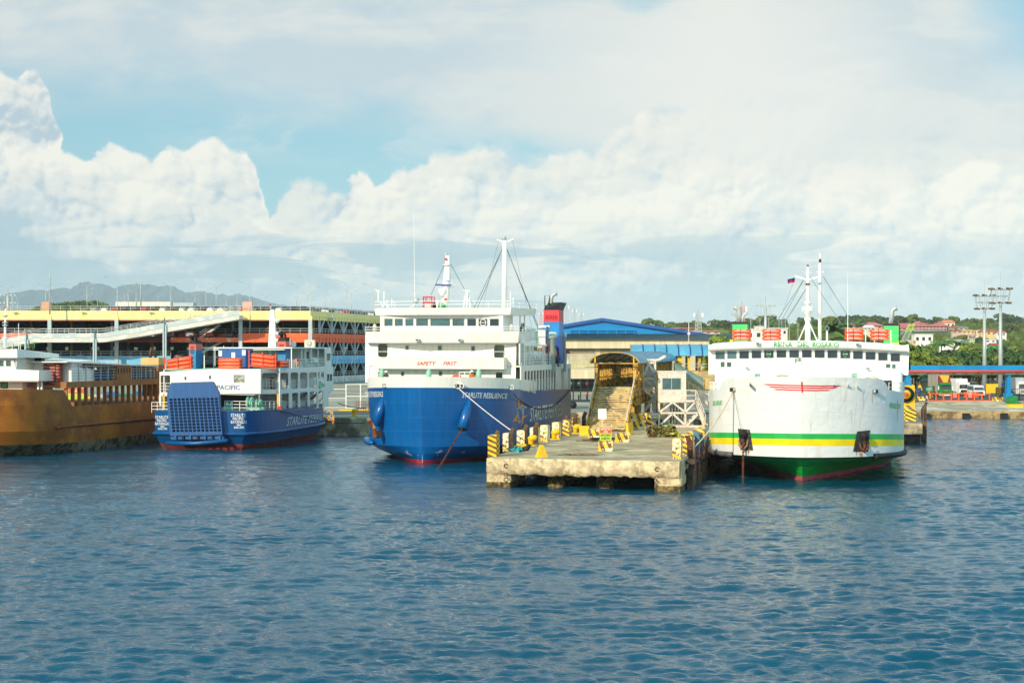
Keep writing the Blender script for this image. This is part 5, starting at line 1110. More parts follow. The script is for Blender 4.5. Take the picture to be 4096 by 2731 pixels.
    s.add(vs, [(k*n+i, k*n+i+1, (k+1)*n+i+1, (k+1)*n+i) for k in range(3) for i in range(n-1)], W_, True); s.add(vs[-n:], [tuple(range(n))], W_); s.build('lower_deckhouse', t)
    yw = 9.0; z6 = lambda a: a/2.476
    wx = [(276, 371), (393, 488), (512, 610), (634, 732), (757, 856), (880, 980), (1006, 1106), (1132, 1232), (1258, 1360), (1385, 1487), (1512, 1613), (1638, 1738), (1762, 1863), (1887, 1983), (2010, 2106)]
    wt = [1005, 1000, 997, 994, 991, 990, 989, 988, 989, 990, 994, 999, 1007, 1014, 1022]; wb = [1081, 1077, 1076, 1072, 1070, 1067, 1067, 1066, 1068, 1070, 1073, 1080, 1087, 1095, 1104]
    ws = [(2750+z6(a), 2750+z6(c), 1000+z6(p), 1000+z6(q_)) for (a, c), p, q_ in zip(wx, wt, wb)]
    sw = [(2882, 2899, 1447, 1468), (2907, 2926, 1448, 1468), (3543, 3562, 1455, 1472), (3568, 3583, 1456, 1474)]
    s = MB(); fpan(s, fr, [(2834, 1497), (3633, 1500), (3637, 1390), (3500, 1376), (3200, 1370), (2900, 1374), (2834, 1384)], yw, .12, W_, [rr(*w, 4) for w in ws+sw]); s.build('bridge_front', t)
    for i, w in enumerate(ws): fwin(t, fr, *w, yw, m_glass if i not in (0, 1) else m_glass2, m_galv)
    for w in sw: fwin(t, fr, *w, yw, m_glass2)
    xL, xR = fr.fx(2834, yw), fr.fx(3635, yw); zb, zt = fr.z(1497, 0, yw), fr.z(1378, 0, yw)
    s = MB()
    for x0, x1 in ((xL, xL+.1), (xR-.1, xR)): s.box(x0, x1, yw+.12, 32, zb, zt, W_)
    s.box(xL, xR, 31.9, 32, 6, zt, W_); s.box(xL+.1, xR-.1, yw+.13, 31.9, zb, zb+.08, W_); s.build('bridge_sides', t)
    s = MB(); s.box(xL+1, xR-1, yw+1, yw+1.3, zb+.1, fr.z(1428, 0, yw), m_galv); s.box(xL+.4, xR-.4, yw+2.6, yw+2.7, zb+.1, zt-.1, M('cabin_wall', (116, 132, 130), .7)); s.box(fr.fx(3163, yw+.7), fr.fx(3180, yw+.7), yw+.7, yw+1., fr.z(1431, 0, yw), fr.z(1416, 0, yw), m_red)
    for u0, u1 in ((3205, 3246), (3258, 3280)): s.box(fr.fx(u0, yw+.5), fr.fx(u1, yw+.5), yw+.5, yw+.7, fr.z(1431, 0, yw), fr.z(1422, 0, yw), M('turquoise_console', (40, 190, 170), .5))
    s.build('wheelhouse_interior', t)
    for u in (3075, 3381): s = MB(); x, y, z = fr.f(u, 1416, yw-.04); s.tube([(x+.17*math.cos(a), y, z+.2*math.sin(a)) for a in np.linspace(0, 6.29, 13)], .022, mg, 5); s.beam((x-.17, y, z), (x+.17, y, z), .04, .03, W_); s.beam((x, y, z-.2), (x, y, z-.32), .04, .04, mg); s.build('clear_view_screen', t)
    # rounded roof band
    us = [2834, 2850, 2900, 3000, 3100, 3200, 3300, 3400, 3500, 3570, 3625, 3637]; tp = [1384, 1373, 1369, 1364.5, 1362, 1361, 1362, 1365, 1370, 1375, 1382, 1392]; bt = [1404, 1402, 1399, 1395, 1392.5, 1391.5, 1392, 1394, 1399, 1404, 1408, 1410]
    s = MB(); rws = []
    for fz, yy in ((0, 8.97), (.0, 8.35), (.5, 8.2), (.85, 8.32), (1, 8.7), (1.04, 31.9)):
        row = []
        for u, a, c in zip(us, tp, bt): x = fr.fx(u, 8.3); z0, z1 = fr.z(c, x, 8.3), fr.z(a, x, 8.3); row.append((x, yy, z0+(z1-z0)*fz))
        rws.append(row)
    n = len(us); s.add([p for r_ in rws for p in r_], [(k*n+i, k*n+i+1, (k+1)*n+i+1, (k+1)*n+i) for k in range(5) for i in range(n-1)], W_, True)
    ends = [rws[k][0] for k in range(6)], [rws[k][-1] for k in range(6)]
    for e_ in ends: s.add(list(e_)+[(e_[-1][0], 31.9, e_[0][2])], [(0, 1, 2, 3, 4, 5, 6)], W_)
    s.build('roof', t); pr = Proj(fr, s); q = MB()
    for w, a0, a1, v0, v1 in (('REINA', 855, 1040, 908, 953), ('DEL', 1090, 1205, 908, 953), ('ROSARIO', 1237, 1497, 911, 957)): pr.quad(w, (2750+a0/2.476, 1000+v0/2.476), (2750+a1/2.476, 1000+(v0+2)/2.476), (2750+a0/2.476, 1000+v1/2.476), (2750+a1/2.476, 1000+(v1+2)/2.476), mg, q)
    q.v = [(x, y-.05, z) for x, y, z in q.v]
    q.build('ship_name', t)
    for u, v in ((3032, 1374), (3432, 1378)): s = MB(); x, y, z = fr.f(u, v, 7.95); s.box(x-.17, x+.12, y-.05, y+.15, z-.1, z+.1, m_galv); s.box(x-.13, x+.08, y-.057, y-.05, z-.07, z+.07, m_glass2); s.box(x, x+.3, y+.15, y+.2, z-.05, z, m_galv); s.build('floodlight', t)
    for u, v in ((2985, 1470), (3469, 1473)): s = MB(); x, y, z = fr.f(u, v, 6.9); s.lathe([(.1, 0), (.13, .12)], (x, y, z), m_galv, 10, 'y'); s.box(x+.05, x+.25, y+.1, y+.16, z-.12, z, m_galv); s.build('deck_lamp', t)
    # masts
    zr = fr.z(1362, 0, 12); s = MB(); x, y, z = fr.f(3231, 1364, 12); Z_ = lambda v: fr.z(v, x, y)
    s.tube([(x, y, z), (x, y, Z_(1285)), (x, y, Z_(1215)), (x, y, Z_(1140)), (x, y, Z_(1060))], [.25, .2, .17, .13, .06], W_, 12)
    for v0, v1, r_ in ((1283, 1273, .28), (1217, 1208, .28)): s.lathe([(r_, 0), (r_, Z_(v1)-Z_(v0)), (r_*.8, Z_(v1)-Z_(v0)+.03)], (x, y, Z_(v0)), W_, 14)
    s.lathe([(.2, 0), (.42, .5), (.45, .52), (.45, .7)], (x, y, Z_(1265)), W_, 14); s.rail([(x-.45, y-.4, Z_(1250)), (x+.45, y-.4, Z_(1250)), (x+.45, y+.4, Z_(1250))], .45, W_, .4, .02)
    s.beam((x, y, Z_(1120)), fr.f(3181, 1104, 12), .12, .14, W_); s.beam((x, y, Z_(1120)), fr.f(3270, 1108, 12), .12, .14, W_); s.beam((x-.25, y, Z_(1090)), (x+.22, y, Z_(1090)), .05, .05, W_)
    s.box(x-.18, x+.18, y-.2, y+.2, Z_(1140), Z_(1133), m_rust); s.ball((x, y, Z_(1063)), .1, m_rust, 7)
    for dx in (-.75, .8): s.beam((x+dx*1.0, y-.4, z), (x+dx*.15, y, Z_(1290)), .07, .07, W_)
    mast_steps(s, x-.2, y, Z_(1205), Z_(1145), W_, -1); s.build('radar_mast', t)
    s = MB(); s.lathe([(.36, 0), (.36, .05)], (x+.05, y+.5, Z_(1313)), m_mint, 16, 'y'); s.build('green_disc', t)
    s = MB(); x2, y2, z2 = fr.f(3279, 1364, 13); zz = lambda v: fr.z(v, x2, y2); s.tube([(x2, y2, z2), (x2+.02, y2, zz(1055)), (x2+.03, y2, zz(1050)), (x2+.03, y2, zz(1013))], [.16, .13, .07, .06], W_, 10); s.lathe([(.1, 0), (.1, .3)], (x2+.03, y2, zz(1050)), m_rust, 8); s.beam((x2-.3, y2, zz(1088)), (x2+.35, y2, zz(1088)), .06, .05, W_); s.build('signal_mast', t)
    s = MB(); wr = M('stay_wire', (92, 110, 112), .6)
    for a, c, r_ in (((3222, 1108, 12), (3090, 1310, 11), .02), ((3219, 1112, 12), (3100, 1330, 11), .02), ((3224, 1155, 12), (3110, 1330, 10), .02), ((3224, 1157, 12), (3135, 1300, 10), .02), ((3240, 1107, 12), (3400, 1345, 10), .02), ((3293, 1105, 13), (3420, 1310, 11), .02), ((3293, 1107, 13), (3440, 1340, 11), .02), ((3175, 1125, 12), (3130, 1250, 12), .01), ((3130, 1250, 12), (3085, 1345, 12), .01)): s.tube([fr.f(*a), fr.f(*c)], r_, wr, 4)
    s.build('rigging', t)
    s = MB(); x, y, z = fr.f(3391, 1372, 11); s.tube([(x, y, z), (x, y, fr.z(1175, x, y)), (x, y, fr.z(1083, x, y))], [.03, .03, .01], W_, 5); s.build('whip_aerial', t)
    s = MB(); x, y, z = fr.f(3308, 1366, 10); s.tube([(x, y, z), (x, y, fr.z(1322, x, y))], .08, W_, 8); s.lathe([(.17, 0), (.19, .35)], (x, y-.2, fr.z(1313, x, y)), m_galv, 14, 'y'); s.lathe([(.14, 0), (.14, .02)], (x, y-.23, fr.z(1313, x, y)), m_glass, 14, 'y'); s.build('searchlight', t)
    # funnels
    for (u0, u1, v0, v1, p1) in ((2930, 2989, 1297, 1368, ((2956, 1230, .21), (2948, 1256, .08), (2970, 1254, .12))), (3536, 3594, 1303, 1374, ((3567, 1233, .2), (3558, 1264, .08)))):
        yf = 22; s = MB(); fg = M('funnel_green', (70, 212, 108), .4); x0, _, z1 = fr.f(u0, v0, yf); x1 = fr.fx(u1, yf); z0 = fr.z(v1, x1, yf)-.6
        s.box(x0, x1, yf, yf+3.2, z0, z1, fg); s.box(x0-.01, x1+.01, yf-.01, yf+3.2, z1, fr.z(v0-10, x1, yf), M('funnel_black', (30, 30, 36), .4)); s.rail([(x1+.12, yf+.3, z0+.6), (x1+.12, yf+2, z0+.6)], z1-z0-.5, M('dark_green_rail', (20, 110, 60), .5), .5, .03); s.build('funnel', t)
        for u, v, r_ in p1: q = MB(); x, y, z = fr.f(u, v0-8, yf+1); ze = fr.z(v, x, y); dr = 1 if (u > 3000 or u == 2970) else -1; q.tube([(x, y, z-.3), (x, y, ze-.5), (x+.05*dr, y, ze-.2), (x+.25*dr, y, ze), (x+.48*dr, y, ze+.02)], [r_, r_, r_*1.05, r_*1.1, r_*1.15], m_galv, 10); q.build('exhaust_pipe', t)
    for u0, u1, v in ((2919, 2930, 1358), (3562, 3596, 1370)): s = MB(); x0, y, z = fr.f(u0, v, 21); s.box(x0, fr.fx(u1, 21), 21, 22, zr-.3, z-.02, m_yel); s.build('yellow_locker', t)
    for k, (u, nm) in enumerate(((2966, 'far left'), (3086, 'second from left'), (3417, 'second from right'), (3518, 'far right'))):
        yy = 12.2; x, y, z = fr.f(u, 1359, yy); raft_pack(fr.w((x, y, z+.12)), -PHI, 1.58, .155, 3, '%s orange raft of the '+nm+' stack on the white ferry', m_orange, 'orange life rafts on the white ferry', 'BATANGAS', dz=.305)
        s = MB(); x = x+.92
        for dy in (-.1, .6): s.beam((x, yy+dy, zr-.3), (x, yy+dy, zr+.85), .06, .06, W_)
        s.beam((x-1, yy-.18, zr-.3), (x-1, yy-.18, zr+1.), .03, .03, m_dark); s.build('raft_rack', t)
    # foredeck railing and jackstaff
    s = MB(); pts = [fr.f(u, v, 2.2+((u-3205)/300)**2*1.6) for u, v in ((2945, 1516), (3010, 1509), (3100, 1504), (3205, 1502), (3300, 1504), (3400, 1510), (3480, 1522))]
    s.rail(pts, .82, m_white2, 1.05, .018, (1., .66, .33)); s.build('foredeck_railing', t)
    s = MB(); x, y, z = fr.f(3206, 1505, 0); s.tube([(x, y, z-.5), (x, y, fr.z(1422, x, y))], .03, W_, 5); s.build('jackstaff', t)
    for sd in (-1, 1): s = MB(); xx = sd*7.75; s.rail([(sd*6.5, 5.2, 6.35), (xx, 8, 6.3), (xx, 26, 6.3)], 1.1, m_white2, 1.2, .022, (1., .66, .33)); s.build('side_railing', t)
    s = MB()
    for u, h_ in ((3030, .9), (3418, .9), (3475, .6)): s = MB(); x, y, z = fr.f(u, 1510, 3.5); s.box(x-.25, x+.2, y, y+.6, 6.9, 7.3+h_, m_mint); s.build('bollard_box', t)
    for u in (3060, 3120, 3250, 3310): s = MB(); x, y, z = fr.f(u, 1510, 3.6); s.box(x-.4, x+.4, y, y+.6, 6.9, 7.85, m_dark); s.build('winch', t)
    for u in (3130, 3495): s = MB(); x, y, z = fr.f(u, 1500, 3.2); s.ball((x, y, 7.9 if u < 3200 else 7.3), .35, m_rope, 8, (1.6, 1, .6 if u < 3200 else 2.)); s.build('rope_coil', t)
    for u in (3535, 3555): s = MB(); x, y, z = fr.f(u, 1500, 5); s.box(x-.1, x+.25, 7.1, 7.19, 6.2, 7.6, m_dark); s.build('door', t)
    for xx, zz_ in ((xR+.02, 8.4), (xL-.02, 8.4)): s = MB(); s.box(xx-.12, xx+.12, 9.5, 10.2, zz_, zz_+1, m_black); s.build('side_light_box', t)
    return fr, pj
def pjx(pj, pb, u, v, off=.022):
    a = pb_hit(pb, u, v)
    return pb(u, v, off) if a else pj(u, v, off)
def pb_hit(pb, u, v):
    s = pb; fr = s.fr; d = P(u, v, 100.)-Vector((0, 0, H)); o = Vector((0, 0, H))-fr.o
    lo = Vector((o.x*fr.c-o.y*fr.s, o.x*fr.s+o.y*fr.c, o.z)); ld = Vector((d.x*fr.c-d.y*fr.s, d.x*fr.s+d.y*fr.c, d.z)).normalized()
    return s.t.ray_cast(lo, ld)[0] is not None
FR_W, PJ_W = rosario()
rope(sagline(FR_W.w(PJ_W(2938, 1566, .15)), P(2768, 1795, 129.6), .45), .055, m_rope, 'thick pale mooring rope from the white bow down to the pier fender')
rope(sagline(FR_W.w(PJ_W(2940, 1568, .15)), FR_W.w(PJ_W(2982, 1735, .4)), .02), .014, m_ropeb, 'thin line from the white bow fairlead to the left anchor')
def flag(p, w, h, cols, lab, rz=0):
    b = MB(); N = 8
    for (a, c, m) in cols:
        vs = []
        for i in range(N+1):
            x = -w*i/N; y = .12*math.sin(i*1.3); d = -.22*w*(i/N)
            vs += [(x, y, d+a*h), (x, y, d+c*h)]
        b.add(vs, [(2*i, 2*i+1, 2*i+3, 2*i+2) for i in range(N)], m)
    tag(b.build('flag', None, p, rz), lab, 'flag')
flag(P(3180, 1128, 145), .62, .36, [(.5, 1, M('flag_blue', (40, 60, 150), .8)), (0, .5, M('flag_red', (200, 40, 50), .8))], 'small blue and red national flag at the left yardarm of the white ferry')
flag(P(3206, 1445, 133), .52, .32, [(0, 1, M('flag_grey', (196, 204, 190), .8))], 'pale faded flag on the jackstaff of the white ferry')
# ---------------- small blue ferry with raised ramp (stern towards us) ----------------
def loft(b, outs, mats, cap=False):
    n = len(outs[0])
    for k in range(len(outs)-1): b.add(outs[k]+outs[k+1], [(i, i+1, n+i+1, n+i) for i in range(n-1)], mats[k], True)
    return b
def ppan(b, mp, poly, t, mat, holes=()): return b.prism(poly, lambda u, v, d: mp(u, v, d), t, mat, holes)
def pacific():
    fr = Fr(797, 176); B = 6.; L = fr.sy(1366, B); Z = lambda a, c: (560+a/2.24, 1150+c/2.24)
    t = thing('ramp_ferry', 'small blue and white ferry with raised blue grid ramp at its stern', 'ferry', fr.o, -PHI)
    bl = M('small_ferry_blue', (0, 86, 150), .4, var=.1, vs=.3, dirt=(20, 60, 100), ds=.8, damt=.35, streak=True); rd = M('hull_bottom_red', (150, 60, 50), .7, var=.2, vs=1, dirt=(70, 40, 34), ds=.8, damt=.5); W_ = m_white
    def out(z, ins=0., zf=None, rake=0.):
        pr = [(-B+ins, L-8), (-B+ins, 8), (-5.6+ins, 3), (-4.95+ins, .5), (-4.7+ins, rake), (0, rake), (4.7-ins, rake), (4.95-ins, .5), (5.6-ins, 3), (B-ins, 8), (B-ins, (L+8)/2), (B-ins, L-10), (5.6-ins, L-6), (4.6-ins, L-2.5), (3.4-ins, L-.5-ins), (0, L-ins*2)]
        return [(x, y, z+((zf or 0)*max(0, y-8)/(L-8))) for x, y in pr]
    b = MB(); o_ = [out(-1.5, 1.8, rake=2.2), out(0, .9, rake=1.2), out(.55, .55, .3, .7), out(1.45, .06, .15), out(1.75, 0, .15), out(3.9, 0, -.1)]
    loft(b, o_, [rd, rd, bl, bl, bl]); b.build('hull', t); pj = Proj(fr, b)
    d = MB(); d.add([(x*.99, y, z-.03) for x, y, z in o_[-1]], [tuple(range(16))], M('ramp_deck_grey', (110, 120, 120), .8)); d.build('car_deck', t)
    s = MB(); s.tube([(x*1.015, y-.05, z) for x, y, z in out(1.6, -.02, .15)[2:14]], .17, bl, 8); s.tube([fr.f(*Z(240, 1392), -.9), fr.f(*Z(500, 1395), -1.), fr.f(*Z(785, 1372), -.9)], .22, bl, 8); s.build('rubbing_tube', t)
    # ramp
    yr = -.9; s = MB(); q = lambda a, c: Z(a, c); holes = []
    def g(a, c): x0, y0 = 257+(700-257)*a, 990-8*a; x1, y1 = 286+(732-286)*a, 1297-6*a; return (x0+(x1-x0)*c, y0+(y1-y0)*c)
    for i in range(12):
        for j in range(11): a0, a1, c0, c1 = (i+.13)/12, (i+.87)/12, (j+.14)/11, (j+.86)/11; holes.append([q(*g(a0, c1)), q(*g(a1, c1)), q(*g(a1, c0)), q(*g(a0, c0))])
    fpan(s, fr, [q(272, 1326), q(738, 1318), q(700, 938), q(650, 841), q(280, 852), q(244, 956)], yr, .22, bl, holes); s.build('ramp_face', t)
    s = MB(); fpan(s, fr, [q(268, 1326), q(742, 1320), q(706, 938), q(654, 845), q(276, 855), q(240, 956)], yr+.42, .35, bl); s.build('ramp_plate', t)
    s = MB(); fpan(s, fr, [q(275, 1360), q(752, 1356), q(742, 1330), q(274, 1334)], yr+.1, .5, bl)
    for k in range(7): x, y, z = fr.f(*q(320+k*66, 1343), yr-.02); s.box(x-.1, x+.1, y-.1, y+.1, z-.2, z+.2, m_dark if k % 2 else bl)
    s.build('ramp_hinge', t)
    # white decks: plan outline
    A, Bc, C, D = (-6.1, 5.), (4.1, 5.), (6., 9.), (6., L-1.2); mS, mC, mR = vpl(fr, A, Bc), vpl(fr, Bc, C), vpl(fr, C, D)
    s = MB(); wd = [rr(*[q(398, 797)[0], q(416, 0)[0], q(0, 797)[1], q(0, 826)[1]], 1), rr(q(618, 0)[0], q(638, 0)[0], q(0, 788)[1], q(0, 818)[1], 1), rr(q(840, 0)[0], q(938, 0)[0], q(0, 782)[1], q(0, 851)[1], 1)]
    ppan(s, mS, [q(175, 970), q(272, 972), q(272, 958), q(1080, 950), q(1080, 729), q(640, 729), q(175, 755)], .1, W_, wd+[rr(q(184, 0)[0], q(270, 0)[0], q(0, 786)[1], q(0, 938)[1], 4)]); s.build('stern_wall', t)
    for w in wd: us = [p[0] for p in w]; vs_ = [p[1] for p in w]; fwin(t, fr, min(us), max(us), min(vs_), max(vs_), 5., m_glass if len(us) and max(us)-min(us) < 20 else M('curtained_window', (168, 172, 160), .4, var=.5, vs=3))
    s = MB(); ppan(s, mC, [q(1080, 951), q(1252, 951), q(1248, 727), q(1080, 729)], .1, W_, [rr(q(1093, 0)[0], q(1238, 0)[0], q(0, 764)[1], q(0, 912)[1], 9)]); s.build('corner_wall', t)
    up = [(1258, 1332, 762, 908), (1350, 1420, 760, 906), (1434, 1502, 760, 900), (1515, 1585, 758, 895), (1596, 1611, 756, 820), (1622, 1650, 755, 822)]
    lo = [(1268, 1338, 946, 1098), (1364, 1420, 942, 1096), (1435, 1505, 934, 1092), (1520, 1588, 930, 1084), (1600, 1642, 924, 1078)]
    rec = lambda w: rr(q(w[0], 0)[0], q(w[1], 0)[0], q(0, w[2])[1], q(0, w[3])[1], 7)
    s = MB(); ppan(s, mR, [q(1252, 1104), q(1690, 1070), q(1690, 930), q(1732, 925), q(1732, 712), q(1722, 700), q(1665, 704), q(1252, 727)], .1, W_, [rec(w) for w in up+lo]); s.build('side_wall', t)
    s = MB()
    for w in up[:4]+lo: s = MB(); a, c = mR(*q(w[0], w[3]), .3), mR(*q(w[1], w[3]), .3); s.rail([a, c], .95, m_white2, .35, .02, (1., .75, .5, .25)); s.build('gallery_railing', t)
    s = MB()
    a, c = mC(*q(1093, 905), .3), mC(*q(1238, 905), .3); s.rail([a, c], .95, m_white2, .5, .02, (1., .66, .33)); s.build('gallery_railing', t); s = MB(); a, c = mS(*q(184, 938), .1), mS(*q(270, 938), .1); s.rail([a, c], .95, m_white2, .45, .02, (1., .66, .33)); s.build('gallery_railing', t)
    for w in ((1676, 1693, 775, 835), (1702, 1718, 775, 835)): s = MB(); a, c = mR(*q(w[0], w[3]), -.02), mR(*q(w[1], w[2]), -.02); s.box(a[0]-.02, a[0]+.03, a[1], c[1], a[2], c[2], m_glass2); s.build('window', t)
    zU, zM = mR(*q(1300, 952))[2]+.05, mR(*q(1300, 727))[2]-.02
    s = MB(); s.box(-6, 4, 5.2, L-1.5, zU-.1, zU, W_); s.box(4, 5.8, 9, L-1.5, zU-.1, zU, W_); s.box(-6, 4, 5.2, L-1.5, zM-.1, zM, m_mint); s.box(4, 5.8, 9, L-1.5, zM-.1, zM, m_mint); s.box(-6, -5.9, 5.2, L-1.5, 3.9, zM-.1, W_); s.build('upper_decks', t)
    s = MB(); s.box(3.2, 3.3, 9, L-2, 3.9, zM-.12, m_galv); s.box(-5.5, 3.2, 8.5, 8.6, 3.9, zM-.12, m_galv); s.box(-3.5, 2., 8.3, 8.45, 4., zU-.2, m_dark)
    for k in range(5): s.beam((3.6, 11+k*4.2, 4), (4.8, 12.6+k*4.2, zU), .5, .1, m_white2)
    s.box(3.32, 3.4, 12, 13, zU+.2, zU+1.6, m_red); s.build('inner_bulkhead', t)
    # mooring deck
    s = MB(); pts = [fr.f(*q(760, 1100), 1.2), fr.f(*q(960, 1104), 1.0), fr.f(*q(1240, 1100), 7.)]; s.rail(pts, .95, m_white2, .9, .025, (1., .66, .33)); pts = [fr.f(*q(105, 1120), 1.), fr.f(*q(255, 1118), .8)]; s.rail(pts, 1.05, m_white2, .6, .025, (1., .66, .33)); s.build('stern_railing', t)
    for a, r_ in ((800, .35), (985, .62), (1065, .5)): s = MB(); x, y, z = fr.f(*q(a, 1060), 3.6); s.lathe([(r_, -.25), (r_, -.18), (r_*.4, -.17), (r_*.4, .17), (r_, .18), (r_, .25)], (x, y, 4.0+r_), M('winch_green', (130, 196, 160), .5), 16, 'x'); s.box(x-.6, x+.6, y-.3, y+.3, 3.9, 4.2, m_mint); s.build('winch', t)
    s = MB(); x, y, z = fr.f(*q(1232, 1000), 6.5); s.box(x-.06, x+.1, y, y+.1, 3.9, zU, m_yel); s.box(x+.1, x+.4, y-.1, y+.1, 3.85, 4.2, m_red); x, y, z = fr.f(*q(212, 1000), 5); s.box(x-.1, x+.1, y, y+.1, 3.9, zU, m_yel); s.box(x-.5, x-.3, y, y+.2, 3.9, zU, m_white2); s.build('ramp_stay', t)
    # bridge house forward, sun roof, funnels, deck box, mast
    zr = mR(*q(1500, 535))[2]; yb0, yb1 = fr.sy(q(1660, 0)[0], B), fr.sy(q(1716, 0)[0], B); s = MB()
    s.box(-5.6, B-.15, yb1-.1, yb1, zM, zr, W_)
    s.prism(rrect(yb0, yb1, zM, zr, .3), lambda a, c, d_: (B-.02-d_, a, c), .1, W_, [rrect(yb0+.25*(yb1-yb0), yb1-.12*(yb1-yb0), mR(*q(1690, 655))[2], mR(*q(1690, 590))[2], .12)]); s.build('bridge_house', t)
    s = MB(); yc = fr.sy(q(1345, 0)[0], B); s.box(-5.6, B-.1, yc+1, yb1, zr-.14, zr, W_); s.box(-4, B-1, 12, yc+1, zr-.3, zr-.22, m_white2); s.build('sun_roof', t)
    s = MB()
    for a in (1360, 1450, 1488, 1535, 1598): y = fr.sy(q(a, 0)[0], B-.2); s.box(B-.3, B-.2, y, y+.1, zM, zr-.14, m_white2)
    for a in (1168, 575, 660): x, y, z = fr.f(*q(a, 600), 13); s.box(x-.05, x+.05, y, y+.1, zM, zr-.3, m_white2)
    s.build('roof_stanchion', t)
    s = MB(); s.rail([(B-.1, 10, zM), (B-.1, yb0, zM)], 1., m_white2, .6, .02, (1., .66, .33)); s.build('deck_railing', t)
    s = MB(); s.box(1.5, B-1.5, yb0-3, yb1-.2, zM, zr-.15, m_white2); s.build('wheelhouse', t); s = MB(); s.box(B-1.49, B-1.44, yb0-2.4, yb0-1.4, zM+1, zM+1.8, m_glass2); s.build('window', t)
    s = MB(); y = fr.sy(q(1552, 0)[0], B-.5); s.lathe([(.36, -.7), (.42, -.6), (.42, .6), (.36, .7)], (B-.5, y, zM+.75), W_, 14, 'y'); s.build('raft_drum', t)
    s = MB(); y = fr.sy(q(1405, 0)[0], B-.3); s.tube([(B-.3, y+.42*math.cos(a), zM+.75+.42*math.sin(a)) for a in np.linspace(0, 6.29, 15)], .11, m_orange, 8); s.build('lifebuoy', t)
    s = MB(); y = fr.sy(q(1518, 0)[0], 3.5); s.box(2.9, 4.1, y, y+.5, zr, zr+.85, M('aircon_cream', (206, 202, 180), .6)); s.lathe([(.33, -.02), (.33, .0)], (3.5, y-.01, zr+.43), m_galv, 14, 'y'); s.build('air_conditioner', t)
    for k, (a0, a1, c0, c1, yy) in enumerate(((438, 500, 505, 735, 9.), (1233, 1304, 480, 700, 12.5))):
        s = MB(); x0, _, z1 = fr.f(*q(a0, c0), yy); x1 = fr.fx(q(a1, 0)[0], yy); zs = fr.z(q(0, 560 if k == 0 else 545)[1], x0, yy); fb = M('funnel_light_blue', (36, 128, 186), .5, var=.15, vs=2); fs = M('funnel_salmon', (232, 100, 84), .5, var=.1, vs=2, dirt=(90, 50, 50), ds=2, damt=.3)
        s.box(x0, x1, yy, yy+1.9, zM, zs, fb); s.box(x0, x1, yy, yy+1.9, zs, z1, fs); s.hexa([(x0-.05, yy-.05, z1), (x1+.05, yy-.05, z1), (x1+.05, yy+1.95, z1), (x0-.05, yy+1.95, z1), (x0+.15, yy+.2, z1+.4), (x1-.15, yy+.2, z1+.4), (x1-.15, yy+1.7, z1+.4), (x0+.15, yy+1.7, z1+.4)], m_black)
        for dx in (-.15, .25): s.tube([((x0+x1)/2+dx, yy+.6, z1+.3), ((x0+x1)/2+dx, yy+.4, z1+.75), ((x0+x1)/2+dx-.1, yy+.1, z1+.8)], .2 if dx < 0 else .12, m_black, 8)
        for j in range(5): s.box(x0+.18, x1-.18, yy-.03, yy-.005, zs+.35-j*.17, zs+.43-j*.17, m_black)
        s.build('funnel', t)
    s = MB(); x0, _, z1 = fr.f(*q(707, 545), 9.5); x1 = fr.fx(q(945, 0)[0], 9.5); m = M('deck_box_blue', (0, 88, 158), .5, var=.08, vs=1); s.box(x0, x1, 9.5, 11.8, zM, z1, m)
    for a, c in ((718, 590), (836, 605), (930, 583)): x, y, z = fr.f(*q(a, c), 9.47); s.box(x-.2, x+.2, 9.46, 9.497, z-.28, z+.28, m_white2)
    s.build('blue_deck_box', t)
    s = MB(); x, y, z = fr.f(*q(1190, 545), 14); zt_ = fr.z(q(0, 200)[1], x, y); s.add([(x-.45, y-.3, z-.3), (x+.45, y-.3, z-.3), (x+.45, y+.3, z-.3), (x-.45, y+.3, z-.3), (x-.25, y-.15, zt_), (x+.2, y-.15, zt_), (x+.2, y+.15, zt_), (x-.25, y+.15, zt_)], [(0, 1, 5, 4), (1, 2, 6, 5), (2, 3, 7, 6), (3, 0, 4, 7), (4, 5, 6, 7)], W_)
    s.tube([(x-.15, y, zt_), (x-.3, y, fr.z(q(0, 155)[1], x, y))], .07, m_galv, 6); s.ball((x-.3, y, fr.z(q(0, 155)[1], x, y)), .12, m_red, 7)
    for c in (320, 432, 495): zz = fr.z(q(0, c)[1], x, y); s.lathe([(.05, 0), (.3, .25), (.32, .4)], (x+.55, y, zz), W_, 10); s.beam((x+.1, y, zz+.1), (x+.6, y, zz+.1), .08, .08, W_)
    s.beam((x-.9, y, fr.z(q(0, 270)[1], x, y)), (x, y, fr.z(q(0, 300)[1], x, y)), .06, .06, W_); s.beam((x+.8, y, fr.z(q(0, 270)[1], x, y)), (x, y, fr.z(q(0, 300)[1], x, y)), .06, .06, W_); s.build('mast', t)
    s = MB()
    for a, c in (((1170, 330), (1010, 500)), ((1225, 335), (1395, 515))): s.tube([fr.f(*q(*a), 14), fr.f(*q(*c), 13)], .03, M('stay_rust', (120, 76, 50), .8), 4)
    for a in ((672, 525, 700), (750, 520, 545), (1345, 460, 520), (905, 490, 540)): x, y, z = fr.f(*q(a[0], a[2]), 9); s.tube([(x, y, z), (x, y, fr.z(q(0, a[1])[1], x, y))], .04, W_, 5)
    x, y, z = fr.f(*q(1367, 510), 15); s.lathe([(.3, 0), (.33, .3)], (x, y, z), W_, 12, 'y'); s.build('rigging', t)
    # lettering
    w = MB(); pj.last = None; wl = M('hull_lettering_white', (226, 228, 226), .5)
